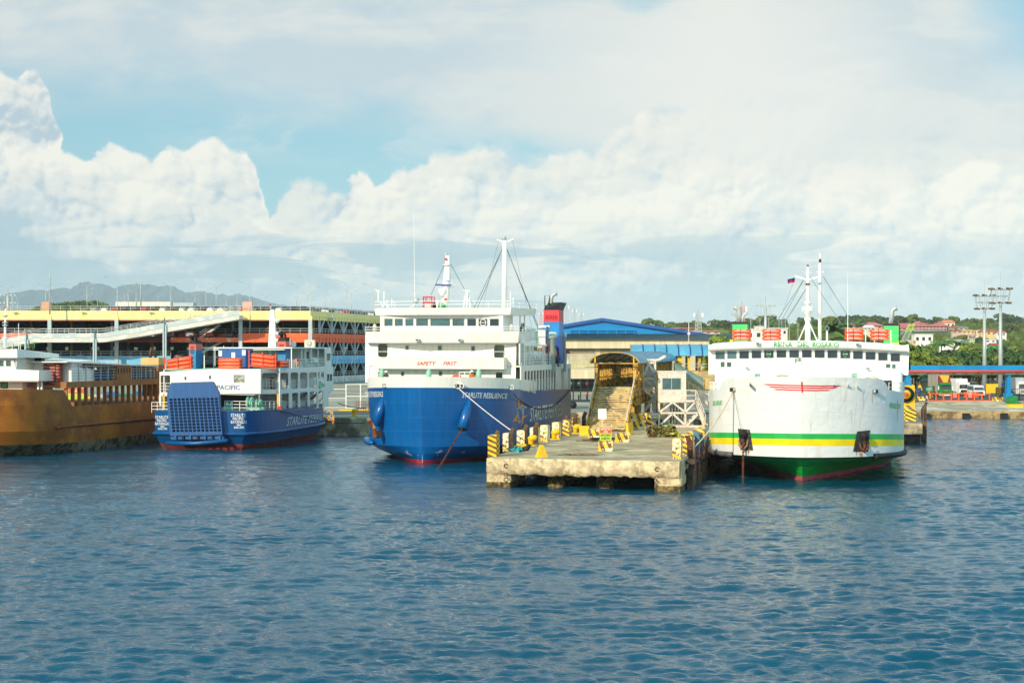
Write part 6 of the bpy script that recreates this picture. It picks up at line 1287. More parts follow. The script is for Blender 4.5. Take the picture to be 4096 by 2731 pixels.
    for (u0, u1, dv) in ((815, 955, 0), (137, 265, 0)):
        for k, (tx, a, c, e0, e1) in enumerate((('STARLITE', 1128 if u0 > 500 else 1147, 1156 if u0 > 500 else 1172, 0, -.08), ('PACIFIC', 1160 if u0 > 500 else 1176, 1186 if u0 > 500 else 1201, .12, -.18), ('BATANGAS', 1190 if u0 > 500 else 1205, 1217 if u0 > 500 else 1232, 0, 0), ('IMO', 1221 if u0 > 500 else 1236, 1238 if u0 > 500 else 1253, .38, -.34), ('8301395', 1242 if u0 > 500 else 1255, 1262 if u0 > 500 else 1273, .2, -.16))):
            W0 = u1-u0; a0, a1 = u0+W0*e0, u1+W0*e1; pj.quad(tx, q(a0, a), q(a1, a), q(a0, c), q(a1, c), wl, w)
    w.build('port_lettering', t)
    w = MB(); pj.quad('STARLITE FERRIES', q(1322, 1160), q(1656, 1128), q(1312, 1240), q(1650, 1192), wl, w, .1); w.build('company_name', t)
    w = MB(); so = M('star_orange', (232, 148, 20), .45)
    for pl in ([(1706, 1078), (1720, 1128), (1698, 1118)], [(1738, 1065), (1728, 1125), (1716, 1118)], [(1665, 1155), (1705, 1142), (1698, 1165), (1715, 1182), (1690, 1190)], [(1742, 1150), (1716, 1160), (1728, 1228), (1740, 1190)]): pj.poly([q(*p) for p in pl], so, w)
    pj.strip([q(1668, 1118), q(1700, 1105), q(1722, 1115), q(1730, 1150), q(1712, 1190), q(1700, 1150), q(1718, 1120)], 1.8, wl, w); w.build('star_emblem', t)
    w = MB(); x = lambda a, c: mS(*q(690+207*a, 915-42*c), -.03); text(w, 'PACIFIC', x, M('name_blue', (20, 104, 170), .5)); w.build('ship_name', t)
    w = MB(); x = lambda a, c: mR(*q(1622+34*a, 890-32*c), -.02); text(w, 'CHELSEA', x, M('name_green', (40, 186, 84), .5)); w.tube([mR(*q(1611+9*math.cos(k), 872+32*math.sin(k)), -.03) for k in np.linspace(0, 6.28, 13)], .05, M('name_green', (40, 186, 84), .5), 4); w.build('owner_name', t)
    # rafts
    pf = fr.w
    for nm, (a, c), yy, Lr, tl in (('left tilted', (350, 718), 6.2, 2.75, R(8)), ('middle', (803, 712), 7., 2.5, 0), ('right tilted', (1105, 690), 6.8, 2.75, R(-6))):
        x, y, z = fr.f(*q(a, c), yy); raft_pack(pf((x, y, z)), -PHI, Lr, .22, 3, '%s orange raft of the '+nm+' rack on the small ferry', m_orange, 'orange life rafts on the small ferry', tilt=tl, dz=.42 if tl else .36)
        if tl:
            s = MB(); m = M('rack_orange', (236, 80, 30), .5)
            for dx in (-1.45, 0, 1.45): s.beam((x+dx, yy-.3, zM+.1), (x+dx-(.1 if tl > 0 else -.0), yy-.3, z+1.35+math.tan(tl)*dx), .09, .09, m)
            s.beam((x-1.45, yy-.3, z-.25-math.tan(tl)*1.45), (x+1.45, yy-.3, z-.25+math.tan(tl)*1.45), .09, .09, m); s.build('raft_rack', t)
    x, y, z = fr.f(*q(1300, 700), 8.2); raft_pack(pf((x-.1, y, z)), -PHI+1.3, 1.6, .2, 2, '%s folded orange raft behind the right tilted rack of the small ferry', m_orange, 'orange life rafts on the small ferry')
    p = mR(*q(1400, 905), 1.); person(pf((p[0], p[1], zU)), R(80), 'stand', cloth('navy', (44, 48, 70)), cloth('dark_trouser', (40, 44, 56)), 'passenger standing in the side gallery of the small blue ferry')
    return fr, pj
FR_P, PJ_P = pacific()
rope(sagline(FR_P.w(PJ_P(1115, 1640, .1)), P(1462, 1690, 203), .5), .05, m_ropeb, 'dark mooring rope running along the small ferry to the quay')
rope(sagline(FR_P.w(PJ_P(1352, 1612, .1)), P(1462, 1632, 206), .15), .045, m_ropeb, 'dark mooring rope from the small ferry bow to the shore')

# ---------------- rust brown landing ship on the far left ----------------
def brown():
    fr = Fr(-110, 163.); B = 5.6; Z = lambda a, c: (a/1.845, 1000+c/1.845); q = Z; L = 50.
    t = thing('landing_ship', 'rust brown and white landing ship cut off by the left edge of the picture', 'ship', fr.o, -PHI)
    br = M('rust_brown_hull', (188, 112, 22), .6, var=.18, vs=.25, dirt=(122, 66, 22), ds=.45, damt=.75, dw=.12); gw = M('hull_growth', (56, 48, 36), .95, var=.5, vs=1, dirt=(150, 132, 100), ds=1.2, damt=.7, bump=.05)
    br2 = M('brown_superstructure', (164, 102, 42), .65, var=.15, vs=.6, dirt=(110, 66, 30), ds=1, damt=.4)
    lv = [(-1.6, -1.6, -1.6, 3, 16, 1.8, 1.1, .9), (.2, .1, .1, 1, 12, 2.2, 1.2, .96), (1.1, .95, .9, 0, 10.5, 2.5, 1.3, .99), (2.4, 2.2, 2.1, -.5, 10, 2.8, 1.4, 1), (4.9, 4.55, 4.4, -1, 10, 2.8, 1.4, 1)]
    b, rows = hull_mb(B, L, lv, [gw, gw, br, br]); b.build('hull', t)
    d = MB(); deck_cap(d, rows[-1], -.05, br2); d.build('main_deck', t)
    ys = fr.sy(q(470, 0)[0], B); ye = fr.sy(q(535, 0)[0], B); zf = fr.z(q(0, 1032)[1], B, ys); f = MB(); r0 = [p for p in rows[-1] if p[1] < ys-.5]+[(B, ys, 4.5)]; n = len(r0)
    for sd in (1, -1):
        f.add([(sd*x, y, z) for x, y, z in r0]+[(sd*x, y, zf+.25*(1-y/ys)) for x, y, z in r0], [(i, i+1, n+i+1, n+i) if sd > 0 else (i, n+i, n+i+1, i+1) for i in range(n-1)], br, True); f.add([(sd*B, ys, 4.5), (sd*B, ye, 4.5), (sd*B, ys, zf)], [(0, 1, 2)], br)
    f.build('forecastle', t)
    s = MB(); s.tube([(B+.06, fr.sy(q(415, 0)[0], B), 2.6), (B+.06, L, 2.45)], .12, m_rust, 6); s.build('rubbing_strake', t)
    # frames of the open side
    zb, z0 = fr.z(q(0, 1010)[1], B, fr.sy(q(700, 0)[0], B)), 4.45; y0, y1 = fr.sy(q(500, 0)[0], B), fr.sy(q(1165, 0)[0], B); n = 15
    for k in range(n+1):
        y = y0+(y1-y0)*k/n; s = MB(); s.box(B-.4, B-.05, y, y+.16, z0, zb, br2); s.build('side_frame', t)
    s = MB(); s.box(B-1.2, B, y0-.3, y1+.2, zb, zb+.62, br2); s.build('deck_edge', t)
    s = MB(); s.box(-B, B-1.2, y0-.3, y1+.5, zb+.1, zb+.3, br2); s.build('passenger_deck', t)
    zr0, zr1 = fr.z(q(0, 830)[1], B, y0), fr.z(q(0, 862)[1], B, y1); s = MB(); s.hexa([(-B, y0-.5, zr0), (B+.15, y0-.5, zr0), (B+.15, y1, zr1), (-B, y1, zr1), (-B, y0-.5, zr0+.12), (B+.15, y0-.5, zr0+.12), (B+.15, y1, zr1+.12), (-B, y1, zr1+.12)], M('corrugated_white', (222, 216, 204), .6, var=.08, vs=3)); s.build('corrugated_roof', t)
    zd = zb+.62; s = MB()
    for a in (583, 638, 695, 748, 803, 972, 1012, 1047, 1080, 1112, 1140): y = fr.sy(q(a, 0)[0], B); s.box(B-.1, B-.03, y, y+.07, zd, zr1+(zr0-zr1)*(1-(y-y0)/(y1-y0)), m_galv)
    s.rail([(B-.05, y0+1, zd), (B-.05, y1, zd)], 1.1, m_galv, 1.6, .02, (1., .75, .5, .25)); s.beam((B-.05, y0+1, zd+1.5), (B-.05, y1, zd+1.45), .05, .05, m_galv); s.build('gallery_posts', t)
    s = MB(); rg = random.Random(9); m = M('brown_curtain', (128, 96, 66), .9, var=.3, vs=4)
    for k in range(34):
        y = y0+1+(y1-y0-1.2)*k/34; w = (y1-y0)/34; zt_ = zr1+(zr0-zr1)*(1-(y-y0)/(y1-y0)); d_ = .35+.3*abs(math.sin(k*1.1))+.1*rg.random()
        s.add([(B-.2, y, zt_), (B-.2, y+w, zt_), (B-.12, y+w, zt_-.3), (B-.12, y+w*.5, zt_-d_), (B-.12, y, zt_-.3)], [(0, 1, 2, 3, 4)], m)
    s.build('rolled_curtain', t)
    ya, yb = fr.sy(q(862, 0)[0], B), fr.sy(q(966, 0)[0], B); s = MB(); s.box(B-2, B+.02, ya, yb, zd-.02, zr1+.3, br2)
    for k in range(5): y = ya+(yb-ya)*(k+.3)/5; s.box(B+.021, B+.035, y, y+.28, zr1-.55, zr1-.05, m_dark)
    s.build('toilet_block', t)
    s = MB(); s.box(-B+1, B-.6, y0+1.2, y1-1, zd, zd+.95, M('seat_blue', (20, 60, 120), .7)); s.build('bench_rows', t)
    yb2 = fr.sy(q(1130, 0)[0], B-.6); s = MB(); s.box(B-2.3, B-.4, yb2+1, yb2+2.8, zd-2, zr1+.2, br2); s.box(B-2.4, B-.35, yb2+.9, yb2+2.9, zr1+.2, zr1+1.0, M('tan_paint', (222, 176, 110), .6)); s.tube([(B-1.6, yb2+1.6, zr1+1), (B-1.6, yb2+1.6, zr1+1.7), (B-1.3, yb2+1.6, zr1+1.95)], .17, m_rust, 8); s.tube([(B-1, yb2+1.6, zr1+1), (B-1, yb2+1.6, zr1+1.5), (B-.8, yb2+1.6, zr1+1.7)], .15, m_black, 8); s.build('funnel_casing', t)
    # white bridge block forward
    yw = 5.5; W_ = m_white; s = MB(); fpan(s, fr, [q(-60, 962), q(285, 963), q(288, 888), q(120, 880), q(95, 795), q(-60, 795)], yw, .1, W_, [rr(*[q(44, 0)[0], q(82, 0)[0], q(0, 815)[1], q(0, 858)[1]], 3), rr(q(-4, 0)[0], q(28, 0)[0], q(0, 815)[1], q(0, 858)[1], 3)]); s.build('bridge_front', t)
    fwin(t, fr, q(44, 0)[0], q(82, 0)[0], q(0, 815)[1], q(0, 858)[1], yw, m_glass2); fwin(t, fr, q(-4, 0)[0], q(28, 0)[0], q(0, 815)[1], q(0, 858)[1], yw, m_glass2)
    x1 = fr.fx(q(288, 0)[0], yw); zA, zB = fr.z(q(0, 963)[1], x1, yw), fr.z(q(0, 888)[1], x1, yw); s = MB(); s.box(x1-.1, x1, yw+.1, yw+2.6, zA, zB, W_); s.box(-6, x1-.1, yw+.1, yw+6, zA-.1, zA, W_); s.build('bridge_wing', t)
    zC, zD = fr.z(q(0, 795)[1], 0, yw), fr.z(q(0, 730)[1], 0, yw); xc = fr.fx(q(130, 0)[0], yw-.5); xq = fr.fx(190, yw+3.5); s = MB(); s.add([(-6, yw-.6, zC), (xc, yw-.6, zC), (xq, yw+3.5, zC), (xq, yw+6, zC), (-6, yw+6, zC), (-6, yw-.6, zD), (xc, yw-.6, zD), (xq, yw+3.5, zD-.45), (xq, yw+6, zD-.5), (-6, yw+6, zD)], [(0, 1, 6, 5), (1, 2, 7, 6), (2, 3, 8, 7), (5, 6, 7, 8, 9), (4, 3, 2, 1, 0)], W_); s.build('bridge_roof', t)
    s = MB(); xi = fr.fx(q(118, 0)[0], yw); s.box(xi-.1, xi, yw+.1, yw+4, zA, zC, W_); s.box(xi, fr.fx(168, yw+4), yw+4, yw+4.1, zA, zC, m_galv); s.box(xi+.4, xi+1., yw+3.95, yw+4, zA+.3, zA+2.1, M('door_brown', (150, 92, 50), .6)); s.box(fr.fx(140, yw+4), fr.fx(166, yw+4), yw+3.9, yw+4, zA, zC, m_dark); s.build('wheelhouse_side', t)
    s = MB(); s.box(-6, fr.fx(q(165, 0)[0], yw+1.5), yw+1.5, yw+8, 4.9, zA-.1, W_); s.build('forward_deckhouse', t)
    fwin(t, fr, q(6, 0)[0], q(55, 0)[0], q(0, 972)[1], q(0, 1018)[1], yw+1.45, M('green_window', (90, 190, 140), .3), m_dark)
    s = MB()
    for a in (280, 305): x, y, z = fr.f(*q(a, 1000), yw+1.2); s.box(x-.08, x+.08, y, y+.16, 5.5, zA, m_white2)
    s.build('wing_post', t)
    s = MB(); yc = yw+9; s.hexa([(1, yc, zd-.3), (B-.1, yc, zd-.3), (B-.1, y0+1, zd-.3), (1, y0+1, zd-.3), (1, yc, zC-.05), (B-.3, yc, zC-.25), (B-.1, y0+1, zr0), (1, y0+1, zr0)], W_); s.build('passage_casing', t)
    s = MB(); x, y, z = fr.f(*q(38, 725), yw+1); s.tube([(x, y, z), (x, y, fr.z(q(0, 580)[1], x, y)), (x+.05, y, fr.z(q(0, 425)[1], x, y))], [.16, .12, .07], m_white2, 8)
    for c in (655, 560, 540, 490): s.lathe([(.28, 0), (.28, .12)], (x, y, fr.z(q(0, c)[1], x, y)), m_galv if c != 655 else m_white2, 10)
    s.ball((x, y, fr.z(q(0, 425)[1], x, y)), .12, m_red, 7); s.build('mast', t)
    s = MB()
    for a in (90, 137, 150, 184): x, y, z = fr.f(*q(a, 725), yw+2); s.tube([(x, y, z-.2), (x, y, fr.z(q(0, 540 if a == 137 else 680)[1], x, y))], .035, m_white2, 4)
    s.rail([(x-4, y+1, z), (x+.5, y+1, z)], .4, M('dark_green_rail', (20, 110, 60), .5), .8, .03); s.build('roof_railing', t)
    x, y, z = fr.f(*q(250, 768), yw+3); s = MB(); s.add([(x-1.5, y-.9, z-.45), (x+.2, y-1.2, z-.45), (x+.2, y-1.2, z+.55), (x-.2, y-1.1, z+.6)], [(0, 1, 2, 3)], m_dark); s.ball((x, y-1.3, z), .22, m_red, 8); s.build('side_light', t)
    x, y, z = fr.f(*q(382, 1012), 8.6); mt = M('faded_raft_maroon', (150, 74, 62), .6, var=.12, vs=1)
    raft_pack(fr.w((x, y, z+.15)), -PHI-.3, 2.2, .15, 8, '%s faded maroon raft of the tall stack on the brown ship', mt, 'maroon life rafts on the brown ship', tilt=-.1, dz=.3)
    s = MB()
    for dx in (.75, 1.0, 1.25): s.beam((x+dx-.2, y-.35, z), (x+dx-.2, y-.35, z+2.5), .05, .05, m_rust)
    s.build('raft_rack', t)
brown()
# ---------------- multi-level car park ----------------
def pl(name, rough=.6, **k): return M(name, *k.pop('c'), rough=rough, **k)
CP_Y = 400.; CPF = Fr(1241, CP_Y)
def carpark():
    zc = lambda v: H-(v-VH)*CP_Y/F
    t = thing('car_park', 'multi level car park with yellow, orange and blue bands and grey front ramp', 'car park', (0, 0, 0))
    x0, x1 = -190., (1241-UC)*CP_Y/F; L = 130.; A = Vector((SP, CP, 0)); c1 = Vector((x1, CP_Y, 0)); c2 = c1+A*L
    ye, orr, bl, gy, wb = M('band_yellow', (252, 234, 158), .6, var=.04, vs=.2, dirt=(240, 204, 100), ds=.4, damt=.35, streak=True), M('band_orange', (240, 98, 48), .6, var=.05, vs=.3, dirt=(214, 150, 120), ds=.7, damt=.25, mid=.6), M('band_blue', (112, 182, 222), .6, var=.06, vs=.3, dirt=(214, 216, 214), ds=.5, damt=.5, mid=.56), \
        M('ramp_grey', (186, 198, 200), .7, var=.06, vs=.3, dirt=(226, 226, 218), ds=.6, damt=.6, mid=.56), M('band_white', (222, 222, 216), .6, dirt=(160, 150, 130), ds=.6, damt=.3)
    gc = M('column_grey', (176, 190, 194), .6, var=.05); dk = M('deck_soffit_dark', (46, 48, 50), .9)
    lev = [(1243, 1264, 1279, ye), (1332, 1350, 1369, orr), (1423, 1440, 1458, bl), (1509, 1524, 1536, wb)]
    def wallseg(b, p, q, z0, z1, th, m):   # upright strip between plan points
        n = Vector((q.y-p.y, -(q.x-p.x), 0)).normalized()*th; v = [p, q, q-n, p-n]; b.hexa([(a.x, a.y, z0) for a in v]+[(a.x, a.y, z1) for a in v], m)
    for k, (va, vm, vb, m) in enumerate(lev):
        za, zm, zb = zc(va), zc(vm), zc(vb)
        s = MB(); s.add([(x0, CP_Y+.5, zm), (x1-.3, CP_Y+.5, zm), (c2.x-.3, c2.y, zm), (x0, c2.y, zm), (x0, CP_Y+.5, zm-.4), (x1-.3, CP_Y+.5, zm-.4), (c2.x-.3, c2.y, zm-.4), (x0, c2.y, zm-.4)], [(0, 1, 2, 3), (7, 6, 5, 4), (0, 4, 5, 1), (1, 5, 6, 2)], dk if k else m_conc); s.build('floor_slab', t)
        fronts = {0: [(x0, x1, 0)], 1: [(x0, (139-UC)*CP_Y/F, 0), ((139-UC)*CP_Y/F, (957-UC)*CP_Y/F, 9), ((957-UC)*CP_Y/F, x1, 0)], 2: [(x0, (683-UC)*CP_Y/F, 0), ((683-UC)*CP_Y/F, x1, 9)], 3: [(x0, x1, 9)]}[k]
        for a, c, sb in fronts:
            s = MB(); s.box(a, c, CP_Y+sb, CP_Y+sb+.35, zm, za, m); s.box(a, c, CP_Y+sb+.06, CP_Y+sb+.4, zb, zm-.002, m); s.build('edge_beam', t)
            if k: r_ = MB(); r_.rail([(a, CP_Y+sb+.1, za), (c, CP_Y+sb+.1, za)], 1.05, m_galv, 2.3, .045, (1., .5)); r_.build('floor_railing', t)
        s = MB(); wallseg(s, c1, c2, zm, za, .35, m); wallseg(s, c1+Vector((-.06, .02, 0)), c2+Vector((-.06, 0, 0)), zb, zm-.002, .3, m)
        for j in range(52): q = c1+A*(2.2+j*2.5); s.box(q.x-.05, q.x+.12, q.y-.15, q.y+.1, zb, zm-.01, m)
        s.build('side_beam', t); r_ = MB(); r_.rail([(c1.x-.15, c1.y, za), (c2.x-.15, c2.y, za)], 1.05, m_galv, 2.4, .05, (1., .5)); r_.build('side_railing', t)
    s = MB(); s.box((683-UC)*CP_Y/F, (957-UC)*CP_Y/F, CP_Y, CP_Y+.4, zc(1368), zc(1350), M('orange_patched_beam', (238, 104, 58), .7, dirt=(206, 196, 186), ds=.35, damt=.9, mid=.5)); s.build('cross_beam', t)
    s = MB(); s.rail([(x0, CP_Y+.1, zc(1243)), (x1, CP_Y+.1, zc(1243))], 1.05, m_galv, 2.3, .045, (1., .5)); s.build('roof_railing', t)
    for u in (-70, 198, 466, 962, 1241):
        x = (u-UC)*CP_Y/F; s = MB(); s.box(x-.42, x+.42, CP_Y-.15, CP_Y+.5, 2, zc(1279), gc); s.box(x-.46, x+.46, CP_Y-.2, CP_Y-.05, zc(1279), zc(1264), ye); s.build('column', t)
    for u in (141, 409, 683):
        x = (u-UC)*CP_Y/F; s = MB(); s.box(x-.42, x+.42, CP_Y-7.3, CP_Y-6.7, 2, zc(1334)-1.5 if u < 500 else zc(1300), gc); s.box(x-.1, x+.1, CP_Y-7.35, CP_Y-7.2, 6, zc(1318) if u < 500 else zc(1272), M('post_slate', (70, 110, 122), .5)); s.build('column', t)
    for j in range(9):        # side columns and V braces
        q = c1+A*(7.8+j*9.6); s = MB(); s.box(q.x-.55, q.x-.05, q.y-.3, q.y+.3, 2, zc(1279), gc); s.build('side_column', t)
        for k in range(3):
            zt, zb = zc(lev[k][2]), zc(lev[k+1][0]); s = MB(); s.beam((q.x-.3, q.y, zb), (q.x+.45, q.y+3.4, zt), .28, .3, gc); s.beam((q.x+A.x*9.6-.3, q.y+A.y*9.6, zb), (q.x+A.x*6.2-.3, q.y+A.y*6.2, zt), .28, .3, gc); s.build('brace', t)
    for j in range(15):
        for yy in (12, 30):
            x = -180+j*9.5; s = MB(); s.box(x, x+.5, CP_Y+yy, CP_Y+yy+.5, 2, zc(1279), M('inner_column_yellow', (190, 150, 30), .7) if j % 3 else gc); s.build('inner_column', t)
    s = MB(); rg = random.Random(12); hl = []; x = x0+3
    while x < x1+10:
        w = rg.uniform(.8, 2.2); z = zc(1399); hl.append([(x, z), (x+w, z), (x+w, z+rg.uniform(.5, .9)), (x, z+.7)]); x += w+rg.uniform(1.5, 6)
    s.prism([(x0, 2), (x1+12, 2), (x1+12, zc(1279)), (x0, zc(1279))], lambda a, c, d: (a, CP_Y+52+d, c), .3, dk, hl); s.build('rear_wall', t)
    # ramp across the front
    def rampseg(pts, th0, th1, Y, nm, parent):
        s = MB()
        for (u0, a0, b0), (u1, a1, b1) in zip(pts, pts[1:]):
            p, q, r_, w = P(u0, b0, Y), P(u1, b1, Y), P(u1, a1, Y), P(u0, a0, Y); mid0, mid1 = p.lerp(w, .48), q.lerp(r_, .48)
            s.hexa([tuple(mid0), tuple(mid1), (mid1.x, Y+.3, mid1.z), (mid0.x, Y+.3, mid0.z), tuple(w), tuple(r_), (r_.x, Y+.3, r_.z), (w.x, Y+.3, w.z)], gy)
            s.hexa([(p.x, Y+.08, p.z), (q.x, Y+.08, q.z), (q.x, Y+6.4, q.z), (p.x, Y+6.4, p.z), (mid0.x, Y+.08, mid0.z-.01), (mid1.x, Y+.08, mid1.z-.01), (mid1.x, Y+6.4, mid1.z-.01), (mid0.x, Y+6.4, mid0.z-.01)], wb)
        s.build(nm, parent)
        s = MB(); s.rail([P(u, a, Y)+Vector((0, .15, 0)) for u, a, b_ in pts], 1.05, m_galv, 2.4, .045, (1., .5)); s.rail([P(u, a, Y)+Vector((0, 6.3, 0)) for u, a, b_ in pts], 1.05, m_galv, 2.4, .045, (1., .5)); s.build(nm+'_railing', parent)
    rampseg([(-120, 1386, 1422), (0, 1357, 1394), (139, 1333, 1369), (408, 1332, 1369), (560, 1308, 1346), (760, 1273, 1311), (957, 1240, 1277)], 0, 0, CP_Y-7, 'ramp', t)
    # stairs
    s = MB(); s.beam(P(797, 1355, CP_Y+4), P(880, 1300, CP_Y+4), 1.5, .5, wb); s.beam(P(810, 1410, CP_Y+5), P(900, 1360, CP_Y+5), 1.5, .5, wb)
    for dz in (.6, 1.1): s.beam(P(797, 1355, CP_Y+3)+Vector((0, 0, dz+.3)), P(880, 1300, CP_Y+3)+Vector((0, 0, dz+.3)), .06, .06, m_galv); s.beam(P(810, 1410, CP_Y+4)+Vector((0, 0, dz+.3)), P(900, 1360, CP_Y+4)+Vector((0, 0, dz+.3)), .06, .06, m_galv)
    s.build('staircase', t)
    s = MB(); s.beam((x0, CP_Y+.25, zc(1282)), (x1, CP_Y+.25, zc(1282)), .25, .25, M('sprinkler_red', (120, 40, 44), .5)); s.build('sprinkler_pipe', t)
    s = MB(); p = P(1303, 1283, CP_Y+14); s.tube([(p.x-2, p.y-.9, p.z+.4), (p.x+1.6, p.y-.7, p.z+.4), (p.x+1.9, p.y-.7, p.z+1.5)], .28, gc, 8); s.build('drain_pipe', t)
    for u in (62, 334, 605): s = MB(); p = P(u, 1249, CP_Y-.4); s.box(p.x-.7, p.x+.3, p.y-.4, p.y+.1, p.z-.1, p.z+.12, m_galv); s.beam((p.x-.3, p.y+.2, p.z), (p.x, p.y+.3, p.z-1.), .06, .06, m_galv); s.build('wall_lamp', t)
    for u, v, w, h, m in ((184, 1230, 1.1, 1.3, M('tan_box', (214, 160, 120), .7)), (989, 1228, 1.1, 1.2, M('pink_box', (232, 170, 150), .7))):
        p = P(u, v, CP_Y+1); s = MB(); s.box(p.x-w, p.x+w, p.y, p.y+1.2, p.z-h, p.z+h, m); s.build('lift_box', t)
    p = P(565, 1226, CP_Y+40); s = MB(); s.box(p.x-6.5, p.x+7.5, p.y, p.y+5, 18, p.z+1.2, M('cream_penthouse', (228, 220, 202), .7)); s.box(p.x+7.5, p.x+13, p.y+.5, p.y+5, 18, p.z+1., gc); s.build('penthouse', t)
carpark()
# ---------------- cars ----------------
CARS = {}
def car(loc, rz, col, lab, grp, van=False):
    key = (col, van)
    if key in CARS: c = copy_tree(CARS[key], None, loc, rz, lab); c['group'] = grp; return c
    pm = M('car_paint_%d_%d_%d' % col, col, .25, .0, var=.02, spec=.7); t = thing('parked_car' if not van else 'parked_van', lab, 'car' if not van else 'van', loc, rz, grp)
    b = MB(); W = .88; pf = [(-2.15, .35), (-2.2, .75), (-2.05, .92), (-1.2, 1.02), (-.55, 1.5), (1.2, 1.52), (1.95, 1.08), (2.1, .8), (2.1, .35)] if not van else [(-2.35, .35), (-2.4, .9), (-2.2, 1.15), (-1.6, 1.95), (2.3, 2.0), (2.4, .35)]
    n = len(pf); ins = lambda z: W-(.0 if z < 1.05 else .16 if not van else .08); b.add([(s*ins(z), y, z) for s in (-1, 1) for y, z in pf], [tuple(range(n)), tuple(range(2*n-1, n-1, -1))]+[(i, n+i, n+(i+1) % n, (i+1) % n) for i in range(n)], pm); b.build('body', t)
    b = MB()
    if not van:
        b.add([(s*x, y, z) for s in (-1, 1) for x, y, z in ((.80, -1.12, 1.08), (.72, -.60, 1.47))], [(0, 1, 3, 2)], m_glass); b.build('windscreen', t); b = MB(); b.add([(s*x, y, z) for s in (-1, 1) for x, y, z in ((.76, 1.28, 1.5), (.80, 1.93, 1.12))], [(0, 1, 3, 2)], m_glass); b.build('rear_window', t)
        for s in (-1, 1): b = MB(); b.add([(s*.895, -1.05, 1.06), (s*.76, -.5, 1.46), (s*.76, 1.15, 1.47), (s*.885, 1.75, 1.08)], [(0, 1, 2, 3)], m_glass); b.build('side_window', t)
    else:
        b.add([(-.78, -2.21, 1.18), (.78, -2.21, 1.18), (.72, -1.64, 1.88), (-.72, -1.64, 1.88)], [(0, 1, 2, 3)], m_glass); b.build('windscreen', t)
        for s in (-1, 1): b = MB(); b.add([(s*.89, -1.9, 1.2), (s*.83, -1.5, 1.8), (s*.82, 2.1, 1.82), (s*.88, 2.2, 1.2)], [(0, 1, 2, 3)], m_glass); b.build('side_window', t)
    for s in (-1, 1):
        for y in (-1.35, 1.35): b = MB(); b.lathe([(.33, -.1), (.33, .1)], (s*.84, y, .33), m_black, 12, 'x'); b.lathe([(.2, -.01), (.2, .01)], (s*.955, y, .33), m_galv, 10, 'x'); b.build('wheel', t)
        b = MB(); yy = -2.2 if not van else -2.41; b.box(s*.72-.17, s*.72+.17, yy-.02, yy+.05, .7, .88, m_white2); b.build('headlight', t)
        b = MB(); yy = 2.11 if not van else 2.4; b.box(s*.76-.12, s*.76+.12, yy-.04, yy+.02, .8, 1.05, m_red); b.build('tail_light', t)
    if van: b = MB(); b.box(-.6, .6, -2.44, -2.36, .5, .95, m_dark); b.build('grille', t)
    KIDS[t.name] = [x for x in S.objects if x.parent == t]; CARS[key] = t; return t
zr = H-(1250-VH)*CP_Y/F; WH, SI, RE, DK, BK, GN, BU = (236, 236, 232), (160, 166, 170), (186, 30, 36), (52, 58, 64), (22, 24, 28), (60, 72, 66), (40, 60, 110)
cn = {WH: 'white', SI: 'silver', RE: 'red', DK: 'dark grey', BK: 'black', GN: 'greenish grey', BU: 'dark blue'}
row = [SI, WH, RE, DK, GN, RE, BK, WH, DK, WH, WH, DK, WH, WH, DK, RE, WH, DK, DK, WH, BU, DK]
for i, c in enumerate(row):
    u = 398+i*38.6+(i % 3)*2; p = P(u, 1250, CP_Y+3.6+(i % 2)*.6); car((p.x, p.y, zr), R(152), c, '%s car, %s from the left in the car park roof front row' % (cn[c], ORD[i] if i < 20 else 'twenty-first' if i == 20 else 'twenty-second'), 'cars in the front row on the car park roof')
for i in range(14): c = [DK, WH, SI, BK, RE, DK, WH][i % 7]; p = P(470+i*52, 1243, CP_Y+14); car((p.x, p.y, zr), R(150), c, '%s car, %s from the left in the car park roof second row' % (cn[c], ORD[i]), 'cars in the second row on the car park roof')
for i in range(14): c = [BU, DK, WH, DK, SI, RE, BK][i % 7]; q = CPF.w((-3.2, 5+i*5.6, 0)); car((q.x, q.y, zr), R(110), c, '%s car behind the side railing of the car park roof, %s from the corner' % (cn[c], ORD[i]), 'cars along the side edge of the car park roof')
for k, zz in ((0, H-(1350-VH)*CP_Y/F), (1, H-(1440-VH)*CP_Y/F)):
    for i in range(9): c = [WH, SI, DK, BU, WH, BK, SI, RE, DK][(i+k*4) % 9]; p = P(300+i*78+k*30, 1300, CP_Y+5); car((p.x, p.y, zz), R(175), c, '%s car on the %s floor of the car park, %s from the left' % (cn[c], ('orange', 'blue')[k], ORD[i]), 'cars inside the car park')
